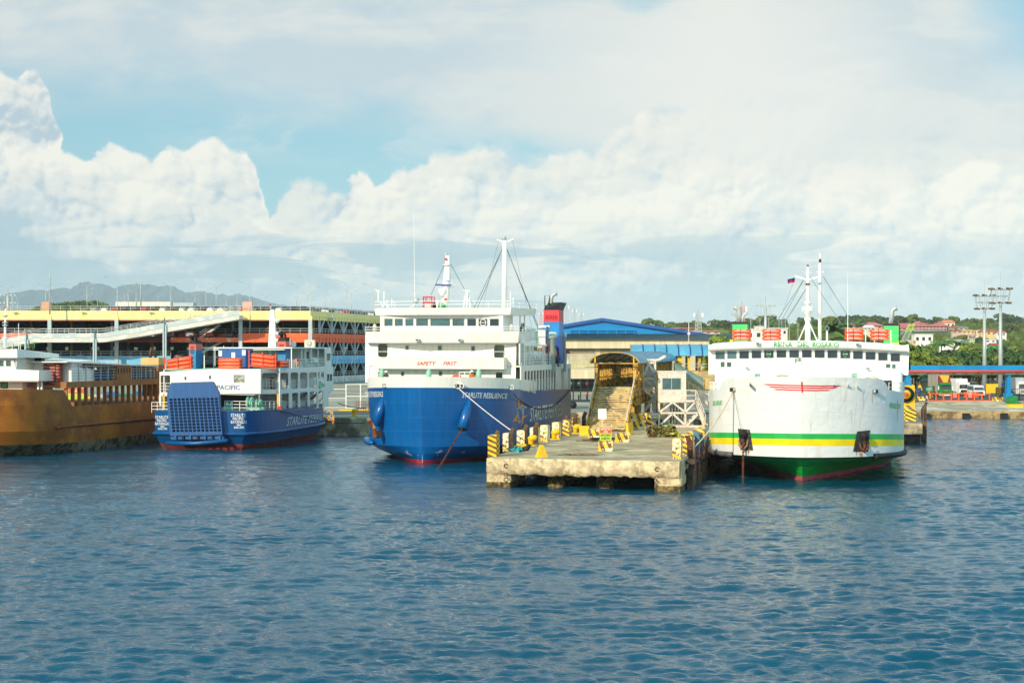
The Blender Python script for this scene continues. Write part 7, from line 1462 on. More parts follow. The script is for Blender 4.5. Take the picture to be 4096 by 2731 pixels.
# ---------------- lamp posts on the roof ----------------
LP = {}
def lamp(u, v, kind, z0, ztop, lab, Y=None, grp='lamp posts on the car park roof'):
    Y = Y or (ztop-H)*F/(VH-v); p = P(u, v, Y); h = p.z-z0; key = kind
    if key not in LP:
        t = thing('lamp_post', lab, 'lamp post', (0, 0, 0), 0, grp); hh = 8.; b = MB(); b.tube([(0, 0, 0), (0, 0, hh-1.1)], [.11, .07], m_galv, 6); b.build('pole', t)
        if kind == 'double': arms = [(-1.35, 0, 0), (1.45, -.15, 0)]
        elif kind == 'single': arms = [(-1.2, 0, 0)]
        elif kind == 'triple': arms = [(-1.35, 0, 0), (1.45, -.15, 0), (-1.5, -1.4, 0), (1.3, -1.6, 0), (-1.4, -2.7, 0), (1.1, -2.9, 0)]
        else: arms = [(-2.6, 0, 1)]
        for dx, dz, lng in arms:
            zt = hh+dz-.1; b = MB()
            b.tube([(0, 0, zt-1.1), (dx*.25, 0, zt-.65), (dx*.75, 0, zt-.1)] if not lng else [(0, 0, zt-1.1), (-.1, 0, zt-.6), (-.5, 0, zt-.2), (dx*.8, 0, zt+.25)], .045, m_galv, 5); b.build('arm', t)
            b = MB(); s = 1 if dx > 0 else -1; z = zt if not lng else zt+.3; x = dx if not lng else dx*.95; b.add([(x-.38, -.2, z-.05*s), (x+.38, -.2, z+.1*s-.05), (x+.38, .2, z+.1*s-.05), (x-.38, .2, z-.05*s), (x-.38, -.2, z+.07-.05*s), (x+.38, -.2, z+.17*s-.0), (x+.38, .2, z+.17*s), (x-.38, .2, z+.07-.05*s)], [(0, 3, 2, 1), (4, 5, 6, 7), (0, 1, 5, 4), (1, 2, 6, 5), (2, 3, 7, 6), (3, 0, 4, 7)], m_galv if s > 0 else M('lamp_head_dark', (84, 84, 80), .5)); b.build('lamp_head', t)
        KIDS[t.name] = [x for x in S.objects if x.parent == t]; LP[key] = t
    else: t = copy_tree(LP[key], None, None, None, lab)
    t.location = (p.x, p.y, z0); t.scale = (1, 1, h/8.); return t
dl = [(27, 1143), (50, 1161), (70, 1179), (183, 1132), (206, 1176), (513, 1139), (498, 1161), (487, 1178), (633, 1174), (682, 1133), (779, 1168), (824, 1147), (906, 1179), (948, 1163), (1063, 1175), (1187, 1133), (1229, 1167), (1300, 1147), (1330, 1178), (1405, 1161), (1498, 1175), (865, 1133)]
for i, (u, v) in enumerate(dl): lamp(u, v, 'double', 18.4, 25.6, 'double armed lamp post on the car park roof, %s from the left' % (ORD[sorted(dl).index((u, v))] if sorted(dl).index((u, v)) < 20 else ['second from the right', 'rightmost'][sorted(dl).index((u, v))-20]).replace(' from the left', ''))
for i, (u, v) in enumerate([(390, 1187), (794, 1187), (1202, 1187)]): lamp(u, v, 'single', 18.4, 25.6, ['small single lamp post left of the cars on the car park roof', 'small single lamp post near the middle of the car park roof', 'small single lamp post near the right corner of the car park roof'][i])
lamp(348, 1128, 'triple', 18.4, 25.6, 'lamp post with three pairs of arms left of the roof cars')
for i, (u, v, Y) in enumerate([(469, 1112, 400), (1243, 1110, 400), (1385, 1124, 436), (1492, 1139, 468), (1000, 1130, 400)]): lamp(u, v, 'tall', 15, 0, 'tall swan neck lamp on the car park edge, '+['left of the red cars', 'at the corner', 'first past the corner', 'nearest the ferry', 'above the ramp top'][i], Y)
for i, (u, v0, v1, Y, z0) in enumerate([(199, 1066, 1245, 396, 18), (563, 1110, 1210, 440, 20), (545, 1160, 1205, 440, 20), (2250, 1355, 1480, 215, 2)][:3]):
    b = MB(); p = P(u, v0, Y); b.tube([(p.x, p.y, z0), (p.x, p.y, p.z-2.5), (p.x, p.y, p.z)], [.2, .13, .04], m_galv, 6)
    for k in range(5): b.lathe([(.22, 0), (.22, .1)], (p.x, p.y, z0+k*1.7), m_galv, 6)
    tag(b.build('aerial_mast'), ['tall green grey aerial mast on the car park roof near its left end', 'thin aerial on the roof hut of the car park', 'short stubby aerial left of the roof hut dish'][i], 'aerial')
# ---------------- terrain and mountains ----------------
def hgt(x, y):
    t = min(max((y-470)/900., 0), 1); s = t**1.35; right = 1/(1+math.exp(-(x-20)/60.))
    z = 2.1+s*(6+16*right)+max(0, (y-1370)/700.)*9*right
    z += 3.5*s*math.sin(x*.011+1)*math.sin(y*.006+x*.004); z += 40*math.exp(-((x+375)/75.)**2-((y-1500)/160.)**2)*.9+18*math.exp(-((x+290)/60.)**2-((y-1500)/160.)**2)
    return z
def terrain():
    b = MB(); xs = np.linspace(-900, 1500, 80); ys = list(np.linspace(470, 2300, 50)); vs = [(x, y, hgt(x, y)-(2.5 if y < 480 else 0)) for y in ys for x in xs]; n = len(xs)
    b.add(vs, [(j*n+i, j*n+i+1, (j+1)*n+i+1, (j+1)*n+i) for j in range(len(ys)-1) for i in range(n-1)], M('hill_ground', (86, 98, 52), .95, var=.35, vs=.02, dirt=(140, 120, 84), ds=.02, damt=.5), True); tag(b.build('hills'), kind='structure')
    b = MB(); b.add([(-3000, 2300, 2), (6000, 2300, 2), (6000, 19000, 2), (-9000, 19000, 2), (-9000, 2300, 2)], [(0, 1, 2, 3, 4)], MATS['hill_ground']); tag(b.build('plain'), kind='structure')
    rp = [(-500, 1230), (-120, 1195), (0, 1186), (18, 1175), (87, 1169), (121, 1161), (173, 1160), (195, 1166), (228, 1155), (247, 1150), (275, 1155), (297, 1154), (314, 1140), (338, 1129), (353, 1125), (373, 1136), (390, 1132), (412, 1133), (425, 1140), (442, 1144), (455, 1153), (473, 1156), (497, 1145), (526, 1136),
          (596, 1138), (629, 1145), (672, 1142), (699, 1145), (721, 1159), (743, 1170), (775, 1169), (801, 1161), (828, 1170), (872, 1179), (890, 1174), (917, 1181), (948, 1174), (984, 1179), (1029, 1195), (1073, 1208), (1131, 1219), (1200, 1236), (1300, 1262), (1500, 1330), (1700, 1402)]
    us = np.linspace(-500, 1700, 330); top = np.interp(us, [p[0] for p in rp], [p[1] for p in rp]); rng = np.random.default_rng(5); top = top+np.convolve(rng.normal(0, 2.2, 330), [.25, .5, .25], 'same'); D0 = 15500.; b = MB(); rows = []
    prof = [(-2600, .0), (-2000, .22), (-1500, .42), (-1000, .6), (-550, .8), (-200, .95), (0, 1.), (500, .8), (1500, .3)]
    for dy, f in prof:
        off = rng.normal(0, 1, 330); off = np.convolve(off, np.ones(9)/9, 'same')*.16*(f if f < 1 else 0)*(1-f)*4; off2 = np.convolve(rng.normal(0, 1, 330), np.ones(5)/5, 'same')*250*(1 if 0 < f < 1 else 0)
        rows += [((u-UC)*(D0)/F*(1+dy/D0*.3), D0+dy+o2, max(2, 2+(H-(v-VH)*D0/F-2)*(f+o))) for u, v, o, o2 in zip(us, top, off, off2)]
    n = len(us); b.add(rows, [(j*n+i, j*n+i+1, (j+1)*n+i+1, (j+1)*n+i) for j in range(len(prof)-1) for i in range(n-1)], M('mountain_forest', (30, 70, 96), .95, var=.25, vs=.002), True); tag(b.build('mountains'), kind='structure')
terrain()
# ---------------- trees ----------------
def leafmat(name, c1, c2):
    global G
    m = bpy.data.materials.new(name); m.use_nodes = True; G = m.node_tree; b = G.nodes['Principled BSDF']; b.inputs['Roughness'].default_value = .65; b.inputs['Specular IOR Level'].default_value = .25
    oi = G.nodes.new('ShaderNodeObjectInfo'); tc = G.nodes.new('ShaderNodeTexCoord'); n = noise(tc.outputs['Object'], .45, 4, .6); c = mixc(sm(n, .35, .65), c1, c2); r = E(oi.outputs['Random'])
    c = mixc(r*r*.9, c, (c2[0]*1.7+.01, c2[1]*.95, c2[2]*.8)); G.links.new(c, b.inputs['Base Color']); return m
LF = [leafmat('leaf_green', (.035, .095, .018), (.105, .20, .03)), leafmat('leaf_dark', (.022, .062, .022), (.06, .12, .032)), leafmat('leaf_bright', (.08, .16, .02), (.19, .27, .035))]
m_bark = M('bark', (96, 80, 62), .95, var=.3, vs=2)
TREES = {}
def tree_proto(k, seed, R0=4.6, Ht=9., flat=.62, n=26, per=62, lf=.55, mat=0):
    rg = random.Random(seed); t = thing('broadleaf_tree', 'x', 'tree', (0, 0, 0)); b = MB()
    b.tube([(0, 0, -.5), (.1, 0, Ht*.25), (-.1, .1, Ht*.5), (.1, 0, Ht*.7)], [.34, .27, .2, .1], m_bark, 7)
    for i in range(6): a = i*1.05+rg.random(); b.tube([(0, 0, Ht*.35+i*.15), (math.cos(a)*R0*.35, math.sin(a)*R0*.35, Ht*.55), (math.cos(a)*R0*.65, math.sin(a)*R0*.65, Ht*.72)], [.14, .09, .04], m_bark, 5)
    b.build('trunk', t); b = MB(); vs = []; fs = []
    for i in range(n):
        a = rg.uniform(0, 6.283); rr_ = R0*math.sqrt(rg.random())*.85; h = Ht*.62+rg.uniform(-.25, 1)*Ht*.36*(1-.55*(rr_/R0)**2)*flat*1.5; cr = rg.uniform(1., 1.9)*R0/4.6; cx, cy = rr_*math.cos(a), rr_*math.sin(a)
        for j in range(per):
            z = rg.uniform(-.55, 1); ph = rg.uniform(0, 6.283); s = math.sqrt(1-z*z); nrm = Vector((s*math.cos(ph), s*math.sin(ph), z)); q = Vector((cx, cy, h))+Vector((nrm.x*cr, nrm.y*cr, nrm.z*cr*.72))*rg.uniform(.75, 1.08)
            nn = (nrm+Vector((rg.uniform(-.6, .6), rg.uniform(-.6, .6), rg.uniform(-.3, .6)))).normalized(); u = nn.orthogonal().normalized(); w = nn.cross(u); f = lf*rg.uniform(.6, 1.25); o = len(vs); a2 = rg.uniform(0, 6.28); u, w = u*math.cos(a2)+w*math.sin(a2), w*math.cos(a2)-u*math.sin(a2)
            vs += [q-u*f, q-w*f*.6+nn*.1, q+u*f, q+w*f*.6+nn*.1]; fs.append((o, o+1, o+2, o+3))
    b.add(vs, fs, LF[mat]); b.build('crown', t); KIDS[t.name] = [x for x in S.objects if x.parent == t]; TREES[k] = [t, False]
def tree(k, p, s, lab, grp, rz=0., sz=1.):
    T = TREES[k]
    if not T[1]: t = T[0]; T[1] = True; t['label'] = lab
    else: t = copy_tree(T[0], None, None, None, lab)
    t.location = p; t.rotation_euler[2] = rz; t.scale = (s, s, s*sz); t['group'] = grp; return t
tree_proto('a', 1); tree_proto('b', 2, R0=5.2, Ht=8.5, flat=.5, n=30, mat=1); tree_proto('c', 3, R0=4.2, Ht=9.5, flat=.8, n=24, mat=2); tree_proto('d', 4, R0=5., Ht=9, n=24, per=40, lf=.85, mat=1); tree_proto('e', 5, R0=4.6, Ht=9, flat=.75, n=20, per=40, lf=.85, mat=0)
def palm(p, s, lab):
    rg = random.Random(int(p[0])); t = thing('palm_tree', lab, 'palm tree', p, 0, 'palm trees'); b = MB(); b.tube([(0, 0, -.5), (.2, 0, 4*s), (0, 0, 8*s)], [.25, .18, .15], m_bark, 7); b.build('trunk', t); b = MB()
    for i in range(17):
        a = i*.78+rg.random()*.4; el = rg.uniform(-.1, 1.1); L_ = 3.6*s; N = 6; pts = [Vector((math.cos(a)*L_*k/N*math.cos(el*.7), math.sin(a)*L_*k/N*math.cos(el*.7), 8*s+math.sin(el)*L_*k/N-.55*L_*(k/N)**2)) for k in range(N+1)]
        for k in range(N):
            sd = Vector((-math.sin(a), math.cos(a), 0))*.42*s*(1-.5*k/N)
            for g in (-1, 1): d_ = Vector((0, 0, -.3*s)); b.add([pts[k], pts[k+1], pts[k+1]+sd*g+d_, pts[k]+sd*g*1.1+d_], [(0, 1, 2, 3)], LF[0])
    b.build('crown', t)
rg = random.Random(21)
# belt of trees on the far side of the harbour road, right
belt = []
for i in range(58):
    Y = rg.uniform(325, 460); u = 3600+i*9+rg.uniform(-14, 14); v = rg.uniform(1372, 1402)-(20 if i % 5 == 0 else 0)+(42 if i % 3 == 1 else 0)+(Y-400)*-.08; belt.append((Y, u, v, i))
for j, (Y, u, v, i) in enumerate(sorted(belt)):
    p = P(u, v, Y); k = 'abcab'[i % 5]; ht = 11.5 if k != 'b' else 10.; s = (p.z-1.5)/ht*1.0
    tree(k, (p.x, p.y, 1.2), s*1.05, 'dense leafy tree in the green belt behind the blue footbridge' if k != 'c' else 'yellowish green tree in the belt behind the blue footbridge', 'trees in the belt behind the blue footbridge', rg.uniform(0, 6))
for i, (u, v, Y, k, lab) in enumerate([(2905, 1318, 300, 'c', 'yellow green tree left of the left green funnel'), (3020, 1350, 300, 'c', 'small bright tree between the left raft stacks'), (3130, 1322, 310, 'a', 'leafy tree left of the white ferry mast'), (3170, 1330, 330, 'a', 'dark leafy tree just left of the white ferry mast foot'), (3265, 1325, 320, 'a', 'leafy tree between the two masts of the white ferry'),
                                       (3330, 1318, 315, 'b', 'broad tree right of the tall white mast'), (3375, 1330, 320, 'a', 'leafy tree behind the whip aerial'), (3430, 1345, 350, 'b', 'dark tree behind the right raft stacks'), (3610, 1345, 320, 'c', 'bright tree just right of the right green funnel'), (3660, 1372, 330, 'c', 'yellowish tree against the ferry bridge edge')]):
    p = P(u, v, Y); tree(k, (p.x, p.y, 1.6), (p.z-1.6)/(11.5 if k != 'b' else 10.), lab, 'trees behind the white ferry', i*1.3)
for u, v, Y, lab in ((3335, 1262, 420, 'tall palm rising behind the white ferry mast'), (3388, 1300, 400, 'shorter palm right of the tall palm'), (3840, 1345, 520, 'palm in front of the white flat roofed house'), (3683, 1362, 500, 'small dark palm below the white flat roofed house'), (3765, 1345, 500, 'ragged palm right of the white flat roofed house'), (3985, 1440, 330, 'young palm behind the yellow fence')):
    p = P(u, v, Y); palm((p.x, p.y, hgt(p.x, p.y) if Y > 470 else 2), (p.z-3)/9.5, lab)
# hillside trees
KEEP = [(3575, 3790, 1283, 1341, 1400), (3395, 3530, 1288, 1328, 1400), (3658, 3732, 1338, 1372, 850), (3785, 3868, 1357, 1380, 760), (3925, 4026, 1318, 1345, 1000), (3941, 3985, 1358, 1373, 760), (3800, 3900, 1304, 1334, 1150), (3770, 3820, 1279, 1310, 1500)]
n = m_ = 0
for i in range(1400):
    Y = rg.uniform(560, 2150); u = rg.uniform(2230, 4200) if i % 4 else rg.uniform(150, 420); Y = Y if u > 1000 else rg.uniform(1370, 1540)
    x = (u-UC)*Y/F; z = hgt(x, Y)
    if u < 420 and not (1350 < Y < 1560 and 150 < u < 420): continue
    if 3560 < u < 4100 and 640 < Y < 1400 and rg.random() < .62: continue
    tv = VH-(z+8-H)*F/Y; hw_ = 4.5*F/Y
    if any(Y < h[4] and h[0]-hw_ < u < h[1]+hw_ and tv < h[3]-6 for h in KEEP) and rg.random() < .93: continue
    s = rg.uniform(.6, 1.15)*(.8 if Y < 1250 else 1.25)*(1 if u > 1000 else .55)
    n += u > 1000
    if n > 262: continue
    if u < 1000: m_ += 1
    if m_ > 60 and u < 1000: continue
    tree('de'[i % 2], (x, Y, z-.5), s, 'distant bushy tree among many on the hillside' if u > 1000 else 'distant tree on the small hill before the mountains', 'trees on the hillside' if u > 1000 else 'trees on the small hill', rg.uniform(0, 6), rg.uniform(.8, 1.1))
for u, v, s in ((3864, 1258, 2.3), (3460, 1255, 1.6), (3500, 1248, 1.7), (3530, 1256, 1.7), (4040, 1280, 2.2), (3000, 1265, 1.5), (3130, 1268, 1.5), (3960, 1288, 1.8), (2560, 1288, 1.4), (2680, 1292, 1.6)):
    Y = 1700; p = P(u, v, Y); tree('d' if s > 1.65 else 'e', (p.x, Y, p.z-s*11), s, 'large rounded tree standing out on the skyline above the %s' % ('school' if u > 3800 else 'ferry' if u > 2900 else 'warehouse'), 'trees standing out on the skyline', u)
# scrub that covers the slopes between the trees
def scrub():
    r2 = np.random.default_rng(8); b = MB(); vs = []; fs = []
    for i in range(17000):
        Y = r2.uniform(480, 2100); u = r2.uniform(2150, 4250)
        if i > 15000: Y = r2.uniform(1360, 1500); u = r2.uniform(120, 440)
        x = (u-UC)*Y/F; z = hgt(x, Y)+r2.uniform(0, 3.2); s = r2.uniform(.9, 2.2)*(1+Y/1800.); a = r2.uniform(0, 3.1)
        if any(Y < h[4] and h[0]-12 < u < h[1]+12 and VH-(z+1-H)*F/Y < h[3]-3 for h in KEEP): continue
        nx, ny = math.cos(a), math.sin(a); t_ = r2.uniform(-.5, .8); o = len(vs)
        vs += [(x-nx*s, Y-ny*s, z), (x+ny*s*.4, Y-nx*s*.4+t_, z-s*.5), (x+nx*s, Y+ny*s, z+.2), (x-ny*s*.4, Y+nx*s*.4+t_*.5, z+s*.8)]; fs.append((o, o+1, o+2, o+3))
    b.add(vs, fs, LF[0]); tag(b.build('undergrowth'), kind='stuff')
scrub()
# ---------------- houses ----------------
def house(u0, u1, v0, v1, Y, wall, roof, lab, cat='house', flat=False, nwin=3, floors=1, depth=None, bands=None, grp='houses on the hillside', zb=None):
    a, c = P(u0, v1, Y), P(u1, v0, Y); z0, z1 = a.z, c.z; w = c.x-a.x; d = depth or w*.7; t = thing('house' if cat == 'house' else 'building', lab, cat, (a.x, Y, z0), 0, grp if cat == 'house' else None); h = z1-z0; rh = 0 if flat else h*.38; mw = M('wall_%d_%d_%d' % wall, wall, .8, var=.08, vs=.3); mr = M('roof_%d_%d_%d' % roof, roof, .7, var=.1, vs=.3)
    b = MB(); b.box(0, w, 0, d, -10, h-rh, mw); b.build('wall', t); b = MB()
    if flat: b.box(-.2, w+.2, -.2, d+.2, h, h+.3, mr)
    else: e = .06*w; b.add([(-e, -e, h-rh), (w+e, -e, h-rh), (w+e, d+e, h-rh), (-e, d+e, h-rh), (w*.15, d/2, h), (w*.85, d/2, h)], [(0, 1, 5, 4), (1, 2, 5), (2, 3, 4, 5), (3, 0, 4), (3, 2, 1, 0)], mr)
    b.build('roof', t)
    for f in range(floors):
        for k in range(nwin):
            fw = w/nwin; z = (h-rh)*(f+.35)/floors; b = MB(); b.box(fw*(k+.25), fw*(k+.7), -.06, -.01, z, z+(h-rh)*.38/floors, m_glass); b.build('window', t)
        if bands: b = MB(); b.box(-.6, w+.6, -.9, -.07, (h-rh)*(f+1)/floors-.5, (h-rh)*(f+1)/floors-.02, bands); b.build('canopy', t)
rs = M('school_red_band', (190, 84, 84), .7)
house(3660, 3788, 1283, 1341, 1400, (206, 200, 196), (196, 110, 108), 'long four storey school with red roof and red canopies on the hill', 'school', nwin=9, floors=4, bands=rs, depth=22)
house(3580, 3652, 1292, 1341, 1420, (196, 190, 190), (200, 104, 100), 'red roofed school wing left of the long school', 'school', nwin=5, floors=3, bands=rs, depth=20)
house(3395, 3530, 1288, 1328, 1400, (222, 196, 160), (204, 120, 110), 'red roofed beige building behind the whip aerial', 'building', nwin=6, floors=2, bands=rs, depth=18)
house(3455, 3500, 1300, 1328, 900, (214, 210, 196), (232, 230, 220), 'white gabled hall behind the right raft stacks', 'hall', floors=2)
for i, q in enumerate([(3770, 3820, 1279, 1310, 1500, (232, 226, 210), (222, 130, 96), 0), (3658, 3732, 1338, 1375, 850, (240, 238, 232), (236, 234, 226), 1), (3785, 3868, 1357, 1382, 760, (222, 220, 214), (170, 176, 176), 0), (3925, 3986, 1316, 1342, 1050, (236, 196, 120), (170, 84, 84), 0), (3986, 4026, 1322, 1345, 1000, (238, 236, 230), (190, 96, 90), 0),
                       (3941, 3985, 1358, 1373, 760, (236, 238, 238), (160, 196, 214), 1), (3905, 3940, 1322, 1338, 1150, (232, 226, 206), (226, 210, 170), 1), (3810, 3850, 1318, 1334, 1150, (206, 180, 160), (160, 84, 80), 0), (3850, 3900, 1318, 1335, 1150, (226, 200, 150), (214, 170, 110), 0), (3800, 3840, 1303, 1316, 1350, (200, 150, 140), (180, 96, 90), 0),
                       (3836, 3875, 1306, 1320, 1300, (190, 180, 160), (140, 140, 140), 0), (3870, 3910, 1336, 1350, 1000, (232, 224, 214), (206, 150, 130), 0), (4020, 4050, 1304, 1318, 1400, (226, 214, 206), (190, 120, 116), 0), (4030, 4055, 1302, 1316, 1450, (190, 200, 206), (170, 180, 186), 0), (3760, 3785, 1380, 1392, 700, (240, 240, 238), (238, 238, 236), 1),
                       (4010, 4066, 1405, 1435, 430, (150, 206, 140), (226, 220, 200), 1), (3955, 3998, 1372, 1398, 600, (60, 170, 84), (170, 70, 70), 0), (3635, 3665, 1362, 1378, 780, (230, 196, 150), (220, 200, 170), 1), (2990, 3080, 1320, 1362, 420, (232, 228, 214), (232, 228, 214), 1), (3078, 3150, 1315, 1345, 520, (228, 224, 210), (226, 222, 210), 1),
                       (2600, 2670, 1313, 1326, 1000, (216, 130, 120), (206, 130, 124), 0), (2790, 2880, 1322, 1335, 700, (230, 216, 180), (204, 124, 120), 0), (3020, 3062, 1308, 1330, 560, (236, 234, 226), (236, 234, 226), 1), (3878, 3900, 1345, 1358, 900, (180, 190, 150), (150, 90, 80), 0), (2640, 2790, 1310, 1323, 620, (214, 140, 134), (196, 128, 126), 0)]):
    nm = {0: 'gabled', 1: 'flat roofed'}[q[7]]; pos = 'right of the school' if q[0] > 3790 else 'below the school' if q[0] > 3600 else 'behind the left raft stacks' if q[0] > 2900 else 'beyond the warehouse roof'
    hue = lambda c: 'green' if c[1] > c[0]+20 else 'white' if min(c) > 204 else 'red' if c[0] > c[1]+50 else 'orange' if c[0] > c[2]+60 else 'tan' if c[0] > c[2]+25 else 'grey'
    house(*q[:7], '%s %s house, %s roof, %s, %s from the left' % (hue(q[5]), nm, hue(q[6]), pos, ORD[min(19, sorted([3770, 3658, 3785, 3925, 3986, 3941, 3905, 3810, 3850, 3800, 3836, 3870, 4020, 4030, 3760, 4010, 3955, 3635, 2990, 3078, 2600, 2790, 3020, 3878, 2640]).index(q[0])-(5 if q[0] > 3600 else 0))]), flat=bool(q[7]), nwin=3 if q[1]-q[0] > 45 else 2)
# ---------------- lattice towers, stadium lights ----------------
def lattice(u, v0, v1, Y, w, lab, red=False, heads=True):
    t = thing('radio_tower', lab, 'radio tower', P(u, v1, Y), 0, 'radio towers'); h = (v1-v0)*Y/F; b = MB(); m = M('tower_red', (210, 130, 120), .6) if red else m_galv; n = 12; r = max(.12, w*.07)
    for sx, sy in ((-1, -1), (1, -1), (0, 1)): b.beam((sx*w/2, sy*w/2, -3), (sx*w/4, sy*w/4, h), r, r, m)
    for k in range(n):
        z0, z1 = h*k/n, h*(k+1)/n; a, c = w/2*(1-.5*k/n), w/2*(1-.5*(k+1)/n); s = 1 if k % 2 else -1; b.beam((-a*s, -a, z0), (c*s, -c, z1), r*.7, r*.7, m); b.beam((-a, -a, z0), (a, -a, z0), r*.7, r*.7, m)
    b.build('mast', t)
    if heads: b = MB(); [b.box(x-w*.12, x+w*.12, -w*.5, -w*.3, h*.80, h*.97, m_white2) for x in (-w*.5, w*.5)]; b.tube([(0, 0, h), (0, 0, h*1.12)], r*.5, m, 4); b.build('antenna_panel', t)
lattice(2267, 1220, 1295, 1500, 3.4, 'tall lattice radio tower just right of the funnel'); lattice(2298, 1236, 1296, 1500, 3.4, 'lattice radio tower with a dish, second right of the funnel'); lattice(2325, 1252, 1298, 1500, 3.4, 'shorter lattice radio tower, third right of the funnel')
lattice(2164, 1248, 1300, 1500, 3., 'red and white lattice tower left of the funnel', True); lattice(2792, 1250, 1340, 560, 2.6, 'white lattice tower beyond the right end of the warehouse'); lattice(2968, 1222, 1345, 600, 2.6, 'red topped tower behind the left green funnel', True)
def flood(u, v0, v1, Y, lab, style):
    p0 = P(u, v1, Y); h = (v1-v0)*Y/F; t = thing('floodlight_mast', lab, 'floodlight mast', p0, 0, 'floodlight masts'); b = MB(); b.tube([(0, 0, -2), (0, 0, h*.98)], [.42, .22], m_galv, 10); b.build('pole', t); b = MB(); hd = MB()
    if style == 'crown':
        for z, r in ((h*.985, 1.35), (h+.85, 1.25), (h+1.9, 1.7)): b.tube([(r*math.cos(a), r*math.sin(a), z-.3) for a in np.linspace(0, 6.283, 13)], .05, m_galv, 4)
        for i in range(8): a = i*.785; b.beam((1.3*math.cos(a), 1.3*math.sin(a), h-.4), (1.7*math.cos(a), 1.7*math.sin(a), h+1.7), .09, .09, m_galv)
        for i in range(8):
            a = i*.785+.4; q = MB()
            for z, r in ((h-.55, 1.55), (h+1.75, 1.75)): q.box(r*math.cos(a)-.2, r*math.cos(a)+.2, r*math.sin(a)-.12, r*math.sin(a)+.12, z-.15, z+.15, m_wood)
            q.build('floodlight', t)
        b.tube([(0, 0, h), (0, 0, h+4.5)], .03, m_galv, 4)
    else:
        for z in (h*.995, h*.995-1.9): b.beam((-1.7, 0, z), (1.7, 0, z), .08, .08, m_galv)
        for x in (-.9, .9): b.beam((x, 0, h-2), (x, 0, h), .06, .06, m_galv)
        b.tube([(0, 0, h), (0, 0, h+1.8)], .05, m_galv, 4)
        for z in (h*.995, h*.995-1.9):
            for x in (-1.7, -.8, .8, 1.7): q = MB(); q.box(x-.24, x+.24, -.3, .1, z-.14, z+.16, m_galv); q.build('floodlight', t)
    b.build('head_frame', t)
flood(3938, 1222, 1520, 300, 'floodlight mast with crown shaped head, left of the two at the right', 'crown'); flood(4002, 1198, 1548, 285, 'taller floodlight mast with crown shaped head at the far right', 'crown')
flood(3062, 1222, 1375, 340, 'floodlight mast with two rows of lamps behind the left raft stacks', 'rows'); flood(32, 1180, 1245, 420, 'floodlight frame behind the lamp posts at the far left', 'rows')
for i, (u, v0, v1) in enumerate([(3003, 1270, 1302), (3040, 1270, 1305), (3116, 1272, 1303), (3127, 1280, 1312), (3142, 1272, 1312), (3157, 1273, 1320), (3192, 1290, 1325), (3075, 1270, 1288)]):
    b = MB(); p = P(u, v1, 750); h = (v1-v0)*750/F; b.tube([(0, 0, -6), (0, 0, h)], [.18, .12], m_galv, 5); b.beam((-.8, 0, h*.85), (.8, 0, h*.85), .1, .1, m_galv); b.beam((-.6, 0, h*.65), (.6, 0, h*.65), .1, .1, m_galv)
    tag(b.build('power_pole', None, p), 'slim power pole against the hillside trees, %s from the left' % ORD[i], 'power pole', 'power poles before the hillside')
